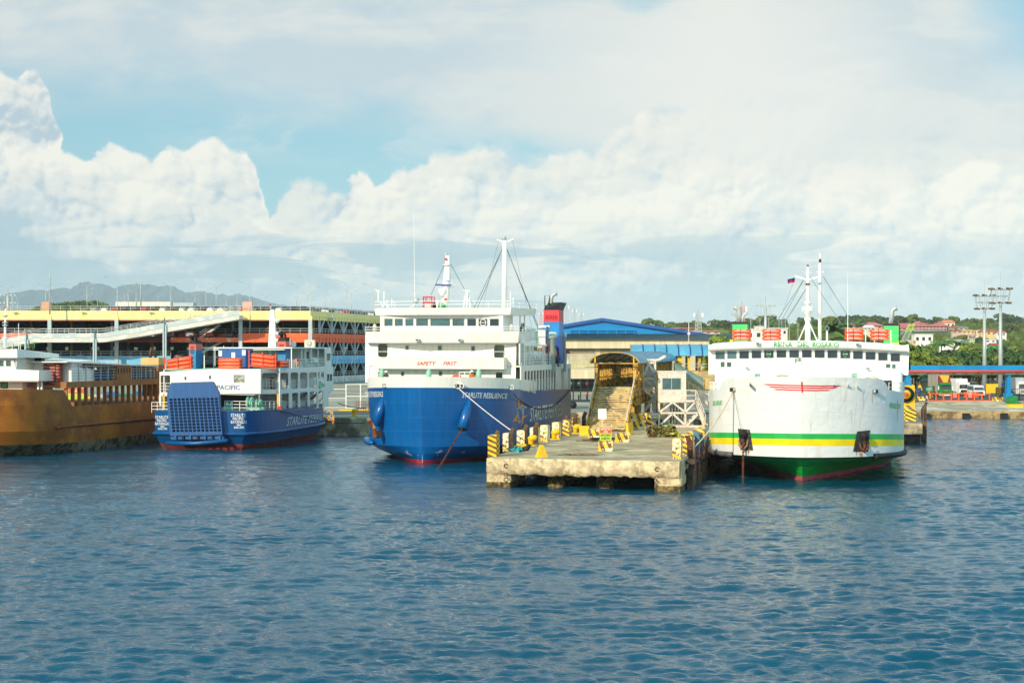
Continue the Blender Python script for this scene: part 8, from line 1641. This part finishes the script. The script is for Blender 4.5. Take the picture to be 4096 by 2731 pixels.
# ---------------- warehouse ----------------
def warehouse():
    Y = 330.; o = P(2158, 1400, Y); t = thing('warehouse', 'long beige warehouse with blue gabled roof and grey lean-to roof', 'warehouse', (0, 0, 0)); bg = M('warehouse_beige', (222, 210, 178), .85, var=.08, vs=.2, dirt=(180, 166, 134), ds=.3, damt=.4, streak=True); p = lambda u, v, y=Y: tuple(P(u, v, Y)*1.)
    def q(u, v, dy=0): a = P(u, v, Y); return (a.x, Y+dy, a.z)
    def panel(u0, u1, v0, v1, m, name, dy=0, th=.4): b = MB(); a, c = q(u0, v1), q(u1, v0); b.box(a[0], c[0], Y+dy, Y+dy+th, a[2], c[2], m); b.build(name, t)
    panel(2150, 2900, 1358, 1393, bg, 'parapet'); panel(2150, 2900, 1475, 1513, bg, 'balcony_wall', -3); panel(2150, 2900, 1393, 1575, M('warehouse_wall', (196, 186, 158), .85, var=.08, vs=.2), 'wall', 1.2)
    for u0, u1 in ((2268, 2380), (2402, 2520), (2545, 2660)):
        b = MB(); a, c = q(u0, 1500), q(u1, 1396); m = M('roller_shutter', (206, 196, 166), .6); k = 0; z = a[2]
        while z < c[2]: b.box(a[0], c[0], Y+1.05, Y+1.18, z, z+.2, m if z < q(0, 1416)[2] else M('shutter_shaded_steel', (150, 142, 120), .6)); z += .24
        b.build('roller_shutter', t); panel(u0, u1, 1513, 1575, m_dark, 'loading_bay', 1.02, .15)
    b = MB(); a = q(2262, 1340, 10); 
    N = 92; x0, x1 = q(2150, 0)[0], q(2930, 0)[0]; zt, zb = q(0, 1340)[2]+.25, q(0, 1358.5)[2]; gm = M('lean_to_grey', (140, 158, 160), .5, .2); b.add([(x0, Y-.6, zb), (x1, Y-.6, zb), (x1+3, Y+9, zt), (x0+3, Y+9, zt)], [(0, 1, 2, 3)], gm)
    for i in range(N): x = x0+(x1-x0)*i/N; b.beam((x, Y-.6, zb+.04), (x+3, Y+9, zt+.04), .12, .1, M('roof_rib_dark', (56, 66, 70), .5))
    b.build('lean_to_roof', t)
    bm = M('warehouse_blue_wall', (10, 140, 206), .5, var=.06, vs=.3); b = MB(); yy = Y+9.2; k = yy/Y
    def g(u, v, dy=0): a = P(u, v, yy); return (a.x, yy+dy, a.z)
    b.add([g(2150, 1345), g(2880, 1345), g(2850, 1340), g(2408, 1287), g(2150, 1324)], [(0, 1, 2, 3, 4)], bm)
    for i in range(110): u = 2262+i*5.2; vt = 1287+(abs(u-2408))*(.083 if u < 2408 else .14)+2; a, c = g(u, 1343), g(u, min(vt, 1342)); b.beam(a, c, .1, .08, bm)
    b.build('gable_wall', t); rm = M('warehouse_roof_blue', (40, 96, 168), .4, .1, var=.08, vs=.2); b = MB(); D = 80
    for (ua, va), (uc, vc) in (((2120, 1330), (2408, 1283)), ((2408, 1283), (2960, 1366))):
        a, c = Vector(g(ua, va, -.7)), Vector(g(uc, vc, -.7)); b.hexa([tuple(a), tuple(c), (c.x+14, c.y+D, c.z), (a.x+14, a.y+D, a.z), (a.x, a.y, a.z+.55), (c.x, c.y, c.z+.55), (c.x+14, c.y+D, c.z+.55), (a.x+14, a.y+D, a.z+.55)], rm)
    b.build('gable_roof', t); b = MB()
    for i in range(3): z = g(0, 1322+i*6)[2]; a, c = g(2280, 0), g(2540, 0); b.box(a[0], c[0], yy-.5, yy-.1, z, z+.12, bm)
    for i in range(8): x = g(2280+i*37, 0)[0]; b.beam((x, yy-.3, g(0, 1317)[2]), (x, yy-.6, g(0, 1337)[2]), .12, .12, bm)
    b.build('louvre_band', t); b = MB(); yl = M('railing_pale_yellow', (226, 216, 120), .6); a = q(2298, 1472, -3); c = q(2342, 1446, -3); b.tube([(a[0], Y-3.2, a[2]), (a[0], Y-3.2, c[2]), (c[0], Y-3.2, c[2]), (c[0], Y-3.2, a[2])], .07, yl, 5); b.beam(q(2283, 1463, -3.2), q(2380, 1464, -3.2), .06, .06, yl); b.beam(q(2337, 1467, -3.2), q(2380, 1467, -3.2), .08, .08, m_dark); b.build('balcony_railing', t)
warehouse()
b = MB(); p = P(2755, 1400, 300); b.tube([(p.x, 300, 2), (p.x, 300, P(0, 1290, 300).z)], [.12, .07], m_rustw, 6); b.box(p.x-.2, p.x+.2, 299.8, 300.2, P(0, 1338, 300).z, P(0, 1330, 300).z, m_white2); tag(b.build('aerial_pole'), 'thin rusty pole before the right half of the warehouse', 'pole')
# ---------------- ro-ro ramp area on the right ----------------
def q6(a, c): return (3620+a/4.941, 1440+c/4.941)
def pg(a, c, z=ZQ): return G0(*q6(a, c), z)
def gantry():
    Y = 268.; t = thing('footbridge', 'long bright blue elevated footbridge with red pipe across the right side', 'footbridge', (0, 0, 0)); bm = M('footbridge_blue', (0, 140, 200), .5, var=.05, vs=.2, dirt=(0, 108, 170), ds=.3, damt=.4); x0, x1 = P(3600, 0, Y).x, P(4330, 0, Y).x; z = lambda c: P(*q6(0, c), Y).z
    cb = M('girder_pale_mint', (214, 216, 190), .7, var=.1, dirt=(190, 140, 84), ds=1.5, damt=.5, mid=.55)
    b = MB(); b.box(x0, x1, Y, Y+3.2, z(210), z(108), bm); b.build('parapet', t); b = MB(); b.tube([(x0, Y-.35, z(223)), (x1, Y-.35, z(223))], .22, M('pipe_red', (190, 72, 60), .5), 8)
    b.build('red_pipe', t); b = MB(); b.box(x0, x1, Y+.25, Y+3, z(292), z(211), cb); b.build('girder', t); b = MB()
    for k in range(20): x = x0+k*1.95+.4; b.box(x, x+.16, Y-.3, Y+.24, z(285), z(236), M('bracket_rust', (150, 100, 76), .7))
    b.build('bracket', t)
    for u0, u1, ub in ((30, 122, 145), (2035, 2110, 2135)):
        a, c = P(*q6(u0, 0), Y).x, P(*q6(u1, 0), Y).x; b = MB(); b.box(a, c, Y+.4, Y+1.8, ZQ, z(292), bm); b.box(a-.2, c+.25, Y+.2, Y+2, ZQ, z(655), bm); b.build('column', t)
gantry()
def gate():
    t = thing('steel_gate', 'long orange steel pipe gate with red notice boards in front of the trucks', 'gate', (0, 0, 0)); Y = 271.2; om = M('gate_orange', (246, 100, 34), .5); p = lambda a, c: tuple(P(*q6(a, c), Y)); b = MB()
    for c in (662, 798): b.beam(p(465, c), p(1690, c), .13, .13, om)
    for a in (465, 610, 760, 910, 1060, 1220, 1370, 1520, 1670): b.beam(p(a, 662), p(a, 798), .14 if a % 4 else .2, .14, om)
    b.build('gate_frame', t)
    for a, lab in ((985, 'a'), (1285, 'b')):
        b = MB(); x0, x1 = p(a-62, 0)[0], p(a+58, 0)[0]; b.box(x0, x1, Y-.12, Y-.08, p(0, 748)[2], p(0, 682)[2], M('notice_red', (206, 40, 40), .5))
        for k, w in enumerate(('RESTRICTED', 'AREA NO', 'ENTRY BEYOND', 'THIS POINT')): 
            zz = p(0, 748)[2]+.12+(3-k)*.3; text(b, w, lambda s, q: (x0+.2+(x1-x0-.4)*s, Y-.13, zz+.18*q), m_white2)
        b.build('notice_board', t)
gate()
def truck(p, w, h, cab, nose, boxm, lab, L=9, box_h=None, writing=None, cabh=None, fair=None):
    t = thing('truck', lab, 'truck', p, 0, None); cw = w/2; ch = cabh or h*.78; b = MB()
    b.hexa([(-cw, 0, .45), (cw, 0, .45), (cw, 2.1, .45), (-cw, 2.1, .45), (-cw*.94, .12, ch), (cw*.94, .12, ch), (cw*.94, 2.1, ch), (-cw*.94, 2.1, ch)], cab); b.build('cab', t)
    b = MB(); b.add([(-cw*.9, .0, ch*.52), (cw*.9, .0, ch*.52), (cw*.86, .06, ch*.84), (-cw*.86, .06, ch*.84)], [(0, 1, 2, 3)], m_glass); b.v = [(x, y-.02, z) for x, y, z in b.v]; b.build('windscreen', t)
    b = MB(); b.box(-cw*.66, cw*.66, -.06, -.01, ch*.2, ch*.42, nose)
    for k in range(4): b.box(-cw*.6, cw*.6, -.09, -.061, ch*.22+k*ch*.05, ch*.24+k*ch*.05, m_dark)
    b.build('grille', t); b = MB(); b.box(-cw, cw, -.12, .3, .35, ch*.17, m_white2 if writing else nose); b.build('bumper', t)
    for s in (-1, 1): b = MB(); b.box(s*cw*.78-.16, s*cw*.78+.16, -.15, -.121, .45, .65, m_glass2); b.build('headlight', t); b = MB(); b.box(s*(cw+.2)-.1, s*(cw+.2)+.1, .1, .2, ch*.5, ch*.75, m_white2); b.build('mirror', t)
    if fair: 
        b = MB(); r_, y_ = fair; b.hexa([(-cw*.9, .3, ch), (cw*.9, .3, ch), (cw*.9, 2.1, ch), (-cw*.9, 2.1, ch), (-cw*.9, 1.3, h), (cw*.9, 1.3, h), (cw*.9, 2.1, h), (-cw*.9, 2.1, h)], r_); b.add([(-cw*.35, .27, ch+.02), (cw*.35, .27, ch+.02), (cw*.78, 1.25, h-.02), (-cw*.78, 1.25, h-.02)], [(0, 1, 2, 3)], y_); b.build('wind_deflector', t)
    if writing: b = MB(); text(b, writing, lambda s, q: (-.45+.9*s, -.03, ch*.44+.16*q), M('badge_gold', (226, 214, 140), .4)); b.build('badge', t)
    b = MB(); bh = box_h or h; b.box(-cw*.99, cw*.99, 2.3, L, .9, bh, boxm); b.build('cargo_box', t)
    for s in (-1, 1):
        for y in (1., L-2.6, L-1.4): b = MB(); b.lathe([(.5, -.14), (.5, .14)], (s*(cw-.18), y, .5), m_black, 14, 'x'); b.lathe([(.25, -.01), (.25, .01)], (s*(cw-.03), y, .5), m_galv, 10, 'x'); b.build('wheel', t)
    t.scale = (.76, .76, .72); return t
gm, rm_, ym = M('truck_green', (24, 140, 60), .35), M('truck_maroon', (150, 28, 40), .35), M('truck_amber', (240, 168, 30), .35)
p = pg(925, 745); truck((p.x, p.y+4, ZQ), 2.7, 5.0, gm, gm, M('cargo_grey', (176, 170, 156), .6, var=.12, vs=.6), 'green truck with amber and maroon roof deflector behind the orange gate', writing='ISUZU', fair=(rm_, ym), box_h=5.1, cabh=3.4, L=11)
p = pg(1120, 690); truck((p.x, p.y+10, ZQ), 2.5, 4.2, M('truck_navy', (40, 70, 96), .4), m_dark, M('tarpaulin_blue', (30, 96, 180), .7), 'dark blue truck with blue tarpaulin just right of the green truck', L=9)
p = pg(1290, 720); truck((p.x-.3, p.y+16, ZQ), 2.5, 4.6, M('truck_navy', (40, 70, 96), .4), m_dark, M('cargo_cream', (228, 220, 200), .6), 'dark cab truck with cream canvas load behind the blue truck', L=9)
p = pg(1385, 712); truck((p.x, p.y+7, ZQ), 2.6, 3.9, m_white2, m_dark, m_white2, 'white box truck standing behind the white van', L=8)
p = pg(1478, 700); truck((p.x+1, p.y+26, ZQ), 2.8, 5.1, m_white2, m_dark, M('cargo_white', (226, 224, 216), .6), 'tall white lorry farthest back right of centre in the queue', L=10)
p = pg(600, 690); truck((p.x-1.5, p.y+22, ZQ), 2.7, 5.2, M('truck_red_white', (214, 120, 110), .5), m_dark, M('cargo_white', (226, 224, 216), .6), 'white lorry with red marking far left in the queue', L=10)
p = pg(1462, 735); car((p.x, p.y+2, ZQ), 0, WH, 'white passenger van with dark windscreen behind the orange gate', 'vans at the ramp', van=True)
p = pg(232, 535); car((p.x-1, p.y-12, ZQ+1.3), R(70), SI, 'silver car parked at the far left end under the footbridge', 'cars by the footbridge')
p = pg(2290, 720); truck((p.x+2, p.y+5, ZQ), 2.6, 4.3, m_white2, m_galv, M('tanker_silver', (190, 196, 200), .3, .5), 'white lorry cut off by the right edge behind the wire fence', L=8)
for a, c, L, lab in ((270, 800, 2.15, 'striped kerb barrier left of the gate'), (1790, 810, 1., 'striped kerb barrier first right of the gate'), (1935, 812, .95, 'striped kerb barrier beside the blue column')):
    p = pg(a, c); jersey(P(*q6(a, c), 270.6), L, lab, s_bar, R(90) if L < 0 else 0, .62).rotation_euler[2] = R(0)
for a, c, h, lab in ((150, 560, 1.8, 'pale concrete pyramid under the footbridge left'), (292, 560, 1.8, 'pale concrete pyramid beside the silver car')): pyramid(P(*q6(a, c), 280)-Vector((0, 0, .3)), lab, .9)
def yblock(a0, a1, c0, c1, Y, m, name, lab, cat, d=1.): b = MB(); a, c = P(*q6(a0, c1), Y), P(*q6(a1, c0), Y); b.box(-(c.x-a.x)/2, (c.x-a.x)/2, 0, d, 0, c.z-a.z, m); tag(b.build(name, None, ((a.x+c.x)/2, Y, a.z)), lab, cat)
yblock(455, 548, 620, 752, 272.5, s_mid, 'striped_pillar', 'striped concrete pillar below the green exit sign', 'pillar'); yblock(1822, 1900, 535, 700, 274, s_mid, 'striped_pillar', 'striped concrete pillar beside the tall floodlight mast', 'pillar')
yblock(1912, 2005, 545, 710, 275, M('kiosk_brown', (92, 74, 64), .7), 'notice_kiosk', 'dark kiosk with white notices left of the blue column', 'kiosk'); yblock(1605, 1840, 470, 650, 283, M('fence_yellow', (246, 196, 30), .6), 'sheet_fence', 'yellow corrugated sheet fence behind the white van', 'fence', .2)
yblock(2050, 2330, 870, 985, 262.5, m_yel, 'kerb_block', 'long yellow concrete kerb block at the right of the ramp', 'kerb block', 1.2)
b = MB(); a = P(*q6(2060, 858), 266); c = P(*q6(2220, 720), 266); w = c.x-a.x; h = c.z-a.z; b.hexa([(0, 0, 0), (w, 0, 0), (w, 1.8, 0), (0, 1.8, 0), (0, 0, h*.8), (w, 0, h*1.05), (w, 1.8, h*1.1), (0, 1.8, h*.85)], M('bin_green', (10, 130, 52), .5)); tag(b.build('green_bin', None, a), 'green steel skip standing at the right end of the ramp', 'skip')
# gatehouse, signs, barriers
t = thing('guard_hut', 'small guard hut with green pyramid roof behind the exit sign', 'hut', pg(475, 640), 0); t.scale = (.5, .5, .62); b = MB(); b.box(-1.3, 1.3, 6, 8.6, 0, 3.3, M('hut_wall', (170, 146, 112), .7)); b.build('wall', t); b = MB(); b.add([(-2., 5.3, 3.3), (2., 5.3, 3.3), (2., 9.3, 3.3), (-2., 9.3, 3.3), (0, 7.3, 5.)], [(0, 1, 4), (1, 2, 4), (2, 3, 4), (3, 0, 4), (3, 2, 1, 0)], M('hut_roof_green', (96, 140, 124), .6)); b.build('roof', t)
sg_ = M('exit_green', (0, 150, 110), .5); p = P(*q6(480, 800), 271.6)
sign((p.x, p.y, ZQ), 1.1, .76, 1.45, [('EXIT', -.4, .4, .36, .62, m_white2, None), ('PALABAS', -.28, .28, .12, .24, m_white2, None)], 'green EXIT sign at the left of the orange gate', 0, sg_)
p = P(*q6(248, 800), 271.8); sb = M('sign_blue', (0, 100, 170), .5)
sign((p.x, p.y, ZQ), 1.18, .84, 1.15, [('IMPORTANT NOTICE', -.48, .48, .6, .72, m_white2, None), ('VEHICLES MUST', -.42, .42, .44, .55, m_white2, None), ('STOP HERE', -.34, .34, .28, .39, m_white2, None), ('THANK YOU', -.25, .25, .12, .22, m_white2, None)], 'blue notice board with white lettering under the footbridge', 0, sb)
def fence(p0, p1, h, m, lab, post=2.5, mesh=True, r=.05):
    t = thing('wire_fence', lab, 'fence', (0, 0, 0)); a, c = Vector(p0), Vector(p1); L = (c-a).length; n = max(1, round(L/post)); U = Vector((0, 0, h))
    for i in range(n+1): b = MB(); q = a.lerp(c, i/n); b.beam(q, q+U, r*2, r*2, m); b.build('post', t)
    b = MB()
    for s in (.02, .5, .98): b.beam(a+U*s, c+U*s, r*1.4, r*1.4, m)
    if mesh:
        k = int(L/.5); wm = M('wire_mesh', (140, 150, 140), .5, .3)
        for i in range(k): q0, q1 = a.lerp(c, i/k), a.lerp(c, min(1, (i+3)/k)); b.beam(q0, q1+U, .015, .015, wm); b.beam(q0+U, q1, .015, .015, wm)
    b.build('mesh_panel', t)
fence((P(*q6(150, 0), 272).x, 272, ZQ), (P(*q6(440, 0), 272).x, 272, ZQ), 1.75, m_dark, 'dark framed wire fence left of the orange gate', 1.1, False, .04)
fence((P(*q6(2110, 0), 273).x, 273, ZQ), (P(*q6(2700, 0), 273).x, 273, ZQ), 1.8, m_dark, 'wire fence at the far right behind the skip', 1.1, True, .05)
b = MB(); om = MATS['gate_orange']; a0 = P(*q6(553, 745), 272.6); b.hexa([(0, 0, 0), (.95, 2.6, 0), (.95, 2.7, 0), (0, .1, 0), (0, 0, 2.), (.95, 2.6, 1.7), (.95, 2.7, 1.7), (0, .1, 2.)], M('orange_mesh_panel', (232, 96, 50), .7, var=.3, vs=6)); tag(b.build('orange_gate_leaf', None, a0), 'tall orange gate leaf swung open beside the exit sign', 'gate leaf')
for i, (a, lab) in enumerate(((1170, 'orange plastic barrier left of the right notice board'), (1245, 'orange plastic barrier behind the right notice board'), (1310, 'orange crowd barrier beside the white van'))):
    b = MB(); b.rail([(0, 0, 0), (.35 if i < 2 else 1.1, 0, 0)], .9, om, .12, .04, (1., .15)); tag(b.build('crowd_barrier', None, P(*q6(a, 740), 273)), lab, 'crowd barrier', 'orange crowd barriers at the gate')
p = P(*q6(428, 798), 270.6); person((p.x, p.y, ZQ), R(80), 'walk', cloth('black_shirt', (30, 30, 32)), cloth('white_trouser', (222, 220, 214)), 'person in black shirt and white trousers walking left of the orange gate', s=.86)
p = P(*q6(598, 745), 272.2); person((p.x, p.y, ZQ), R(20), 'stand', cloth('maroon_shirt', (84, 30, 44)), cloth('black_trouser', (30, 30, 34)), 'person in dark red standing behind the gate below the exit sign', s=.86)
p = P(*q6(1925, 545), 280); person((p.x, p.y, p.z-.4), R(10), 'stand', cloth('blue_shirt2', (30, 70, 130)), cloth('dark_trouser', (40, 44, 56)), 'person in blue shirt standing left of the right blue column', s=.8)
for k, x in enumerate((1200, 1950)):
    b = MB(); a = P(*q6(x, 1100), 257); b.box(-.5, .5, -.5, .1, -.5, .75, m_black); b.box(-.3, -.15, -.55, -.5, -.1, .6, m_dark); tag(b.build('rubber_fender', None, (a.x, 257, 0)), ['black rubber fender at the middle of the right quay wall', 'black rubber fender near the right end of the quay wall'][k], 'fender', 'rubber fenders on the right quay wall')
b = MB(); b.box(-.45, .45, -.5, .1, -.5, .7, m_black); tag(b.build('rubber_fender', None, (P(*q6(430, 0), 257).x, 257, 0)), 'black rubber fender in the shadow at the left of the right quay wall', 'fender', 'rubber fenders on the right quay wall')
# ---------------- dolphin pier just right of the white ferry ----------------
DF = Fr(3560, 187.); xr = DF.fx(3690, 0)
t = thing('mooring_dolphin', 'dark concrete mooring pier end just right of the white ferry hull', 'pier', DF.o, -PHI); b = MB(); b.box(0, xr, 0, 66, 1.0, ZQ, m_conc); b.build('deck_slab', t); b = MB(); b.box(.2, xr-.2, .3, 5, -1.5, 1.0, M('dark_wet_concrete', (70, 58, 48), .9, var=.4, vs=1.5, bump=.1, bs=3)); b.build('pier_head', t)
bm_ = stripes('dolphin_stripes', 0, per=.42, c1=(250, 206, 60), c2=(48, 44, 46)); pr = None
for i, (u, v) in enumerate([(3664, 1637), (3653, 1629), (3646, 1622), (3641, 1614), (3637, 1608), (3632, 1602), (3627, 1597)]):
    Y = 6.55*F/(v-VH); q = P(u, 1400, Y)
    if pr is None: b = MB(); b.hexa([(-1.15, 0, 0), (0, 0, 0), (0, 1.4, 0), (-1.15, 1.4, 0), (-1.15, 0, 1.3), (0, 0, 1.3), (0, 1.4, 1.3), (-1.15, 1.4, 1.3)], bm_); b.add([(-1.15, 0, 1.31), (0, 0, 1.31), (0, 1.4, 1.31), (-1.15, 1.4, 1.31)], [(0, 1, 2, 3)], MATS['pale_yellow_top']); pr = o = b.build('striped_block')
    else: o = pr.copy(); S.collection.objects.link(o)
    o.location = (q.x, Y, ZQ); o.rotation_euler[2] = -PHI; tag(o, 'yellow and black block on the pier right of the white ferry, %s from its end' % ORD[i], 'concrete block', 'striped blocks right of the white ferry')
for i in range(2):
    b = post(4.4-i*.5, m_wood, m_blue2); p = P(3700-i*10, 1400, 190+i*4); tag(b.build('fender_post', None, (p.x, p.y, 0), -PHI), ['tall dark fender post at the outer corner of the right hand pier', 'fender post behind the outer one on the right hand pier'][i], 'fender post')
p = P(3624, 1577, 214); t = thing('tyre_target', 'yellow panel with black ring and orange centre right of the ferry bow', 'fender panel', (p.x, p.y, 0), -PHI*.5); b = MB(); b.box(-1.05, 1.05, 0, .5, 1, p.z+1.1, m_yel); b.build('panel', t)
b = MB(); b.lathe([(.95, -.3), (.95, -.01)], (0, 0, p.z), m_black, 20, 'y'); b.lathe([(.55, -.33), (.55, -.305)], (0, 0, p.z), m_yel, 18, 'y'); b.lathe([(.28, -.36), (.28, -.335)], (0, 0, p.z), M('ring_orange', (240, 84, 30), .6), 14, 'y'); b.build('rubber_ring', t)
# ---------------- lorry behind the stern of the blue ferry ----------------
p = P(2312, 1634, 236); t = thing('lorry', 'dark lorry loaded with a row of motorcycles behind the blue ferry stern', 'lorry', (p.x-1.6, 236, ZQ), R(90)); b = MB(); fm = M('lorry_frame_dark', (40, 56, 50), .6)
L = 5.8; b.box(-1.2, 1.2, -L, 0, .9, 1.15, fm)
for y in np.linspace(-L, 0, 7): b.beam((-1.2, y, 1), (-1.2, y, 3.8), .08, .08, fm); b.beam((1.2, y, 1), (1.2, y, 3.8), .08, .08, fm)
for z in (1.8, 2.6, 3.4): b.beam((-1.2, -L, z), (-1.2, 0, z), .06, .06, fm)
b.build('rack', t)
for k in range(5):
    for z in (1.2, 2.75): b = MB(); y = -.6-k*1.1; b.tube([(-.4+.32*math.cos(a), y, z+.32+.32*math.sin(a)) for a in np.linspace(0, 6.28, 11)], .06, m_black, 5); b.tube([(.7+.32*math.cos(a), y, z+.32+.32*math.sin(a)) for a in np.linspace(0, 6.28, 11)], .06, m_black, 5); b.box(-.3, .6, y-.12, y+.12, z+.4, z+.75, [m_white2, m_mint, m_red, m_white2, m_dark][k]); b.build('motorcycle', t)
for y in (-.9, -L+1, -L+2): b = MB(); b.lathe([(.5, -.15), (.5, .15)], (-1.1, y, .5), m_black, 14, 'x'); b.build('wheel', t)
b = MB(); b.box(-1.2, 1.2, .1, 4.2, .8, 3.4, M('lorry_grey', (130, 134, 128), .6)); b.box(-1.25, 1.25, .0, 4.3, 3.4, 3.75, M('lorry_tarp', (70, 92, 84), .8)); b.build('covered_box', t)
p = P(2655, 1640, 230); person((P(2525, 0, 215).x, 215, ZQ), 0, 'stand', cloth('red_vest', (214, 60, 40)), cloth('dark_trouser', (40, 44, 56)), 'worker in red vest under the covered walkway')
# ---------------- chain link enclosure on the quay between the ferries ----------------
fz = P(0, 1632, 232)
fence((P(1300, 0, 238).x, 238, ZQ), (P(1384, 0, 238).x, 238, ZQ), 2.6, m_white2, 'lower white framed chain link fence beside the small ferry bow', 2.8, True, .05)
fence((P(1384, 0, 236).x, 236, ZQ), (P(1500, 0, 236).x, 236, ZQ), 3.3, m_white2, 'tall white framed chain link fence left of the blue ferry bow', 2.1, True, .06)
b = MB(); b.rail([(0, 0, 0), (2.4, 0, 0)], 1.5, M('mesh_orange', (232, 120, 70), .6), .3, .03, (1., .75, .5, .25)); tag(b.build('safety_fence', None, P(1424, 1655, 212)), 'orange plastic safety fence on the quay by the blue ferry bow', 'safety fence')
b = MB(); b.box(0, 12, 0, .4, 0, .2, m_yel); tag(b.build('kerb', None, (P(1355, 0, 226.5).x, 226.5, ZQ)), 'yellow painted kerb in front of the white chain link fences', 'kerb')
# things seen through the open side of the brown ship
p = P(308, 1605, 222); sign((p.x, p.y, ZQ), 2.2, 3.4, .5, [('', 0, 0, 1.9, 3., None, m_sr), ('RESTRICTED', -.9, .9, 2.5, 2.9, m_white2, None), ('AREA', -.5, .5, 2., 2.35, m_white2, None), ('50 METRO', -.8, .8, .5, .95, m_st, None)], 'large restricted area sign seen through the open side of the brown ship', 0, m_sg)
for i, (u, m, lab) in enumerate([(345, m_yel, 'yellow steel cabinet seen through the brown ship'), (395, m_galv, 'grey steel cabinet seen through the brown ship'), (440, sb, 'blue bin seen through the brown ship'), (468, m_white2, 'white tank seen through the brown ship'), (500, M('machine_green', (30, 130, 90), .6), 'green machine seen through the brown ship'), (560, sb, 'blue stack of crates seen through the brown ship')]):
    p = P(u, 1600, 222+i); b = MB(); b.box(-.9, .9, 0, 1.2, 0, 1.9+.3*(i % 3), m); b.box(-.7, .7, -.05, -.002, .3, 1.5, m_galv if i % 2 else m_dark); tag(b.build('yard_cabinet', None, (p.x, p.y, ZQ)), lab, 'cabinet')
# crane beyond the hillside trees
t = thing('crane', 'lime green lattice crane jib beyond the right funnel', 'crane', P(3618, 1362, 500)); b = MB(); a, c = Vector((0, 0, 0)), P(3648, 1294, 500)-P(3618, 1362, 500); lm = M('crane_lime', (190, 230, 60), .5)
for k in range(10):
    q0, q1 = a.lerp(c, k/10), a.lerp(c, (k+1)/10); w = .8; m = lm if k > 4 else m_galv
    for dx in (-w, w): b.beam(q0+Vector((dx, 0, 0)), q1+Vector((dx, 0, 0)), .14, .14, m)
    b.beam(q0+Vector((-w, 0, 0)), q1+Vector((w, 0, 0)), .1, .1, m); b.beam(q0+Vector((w, 0, 0)), q1+Vector((-w, 0, 0)), .1, .1, m)
b.build('jib', t); b = MB(); b.beam(Vector((-3, 0, 0)), c, .12, .12, m_galv); b.beam((-5.5, 0, -1), (-2.5, 0, 3), .15, .15, m_galv); b.box(-2, 2, -1, 2, -4, 0, m_galv); b.build('mast_and_stay', t)
# ---------------- air ----------------
hz = MB(); hz.box(-12000, 10000, -60, 19500, -6, 640, m_dark); o = hz.build('haze'); tag(o, kind='stuff'); o.data.materials.clear()
m = bpy.data.materials.new('thin_haze'); m.use_nodes = True; nt = m.node_tree; nt.nodes.clear(); ou = nt.nodes.new('ShaderNodeOutputMaterial'); pv = nt.nodes.new('ShaderNodeVolumePrincipled'); pv.inputs['Color'].default_value = (.74, .90, .98, 1); pv.inputs['Density'].default_value = 5e-5; pv.inputs['Anisotropy'].default_value = -.35
nt.links.new(pv.outputs[0], ou.inputs['Volume']); o.data.materials.append(m); S.cycles.volume_bounces = 0
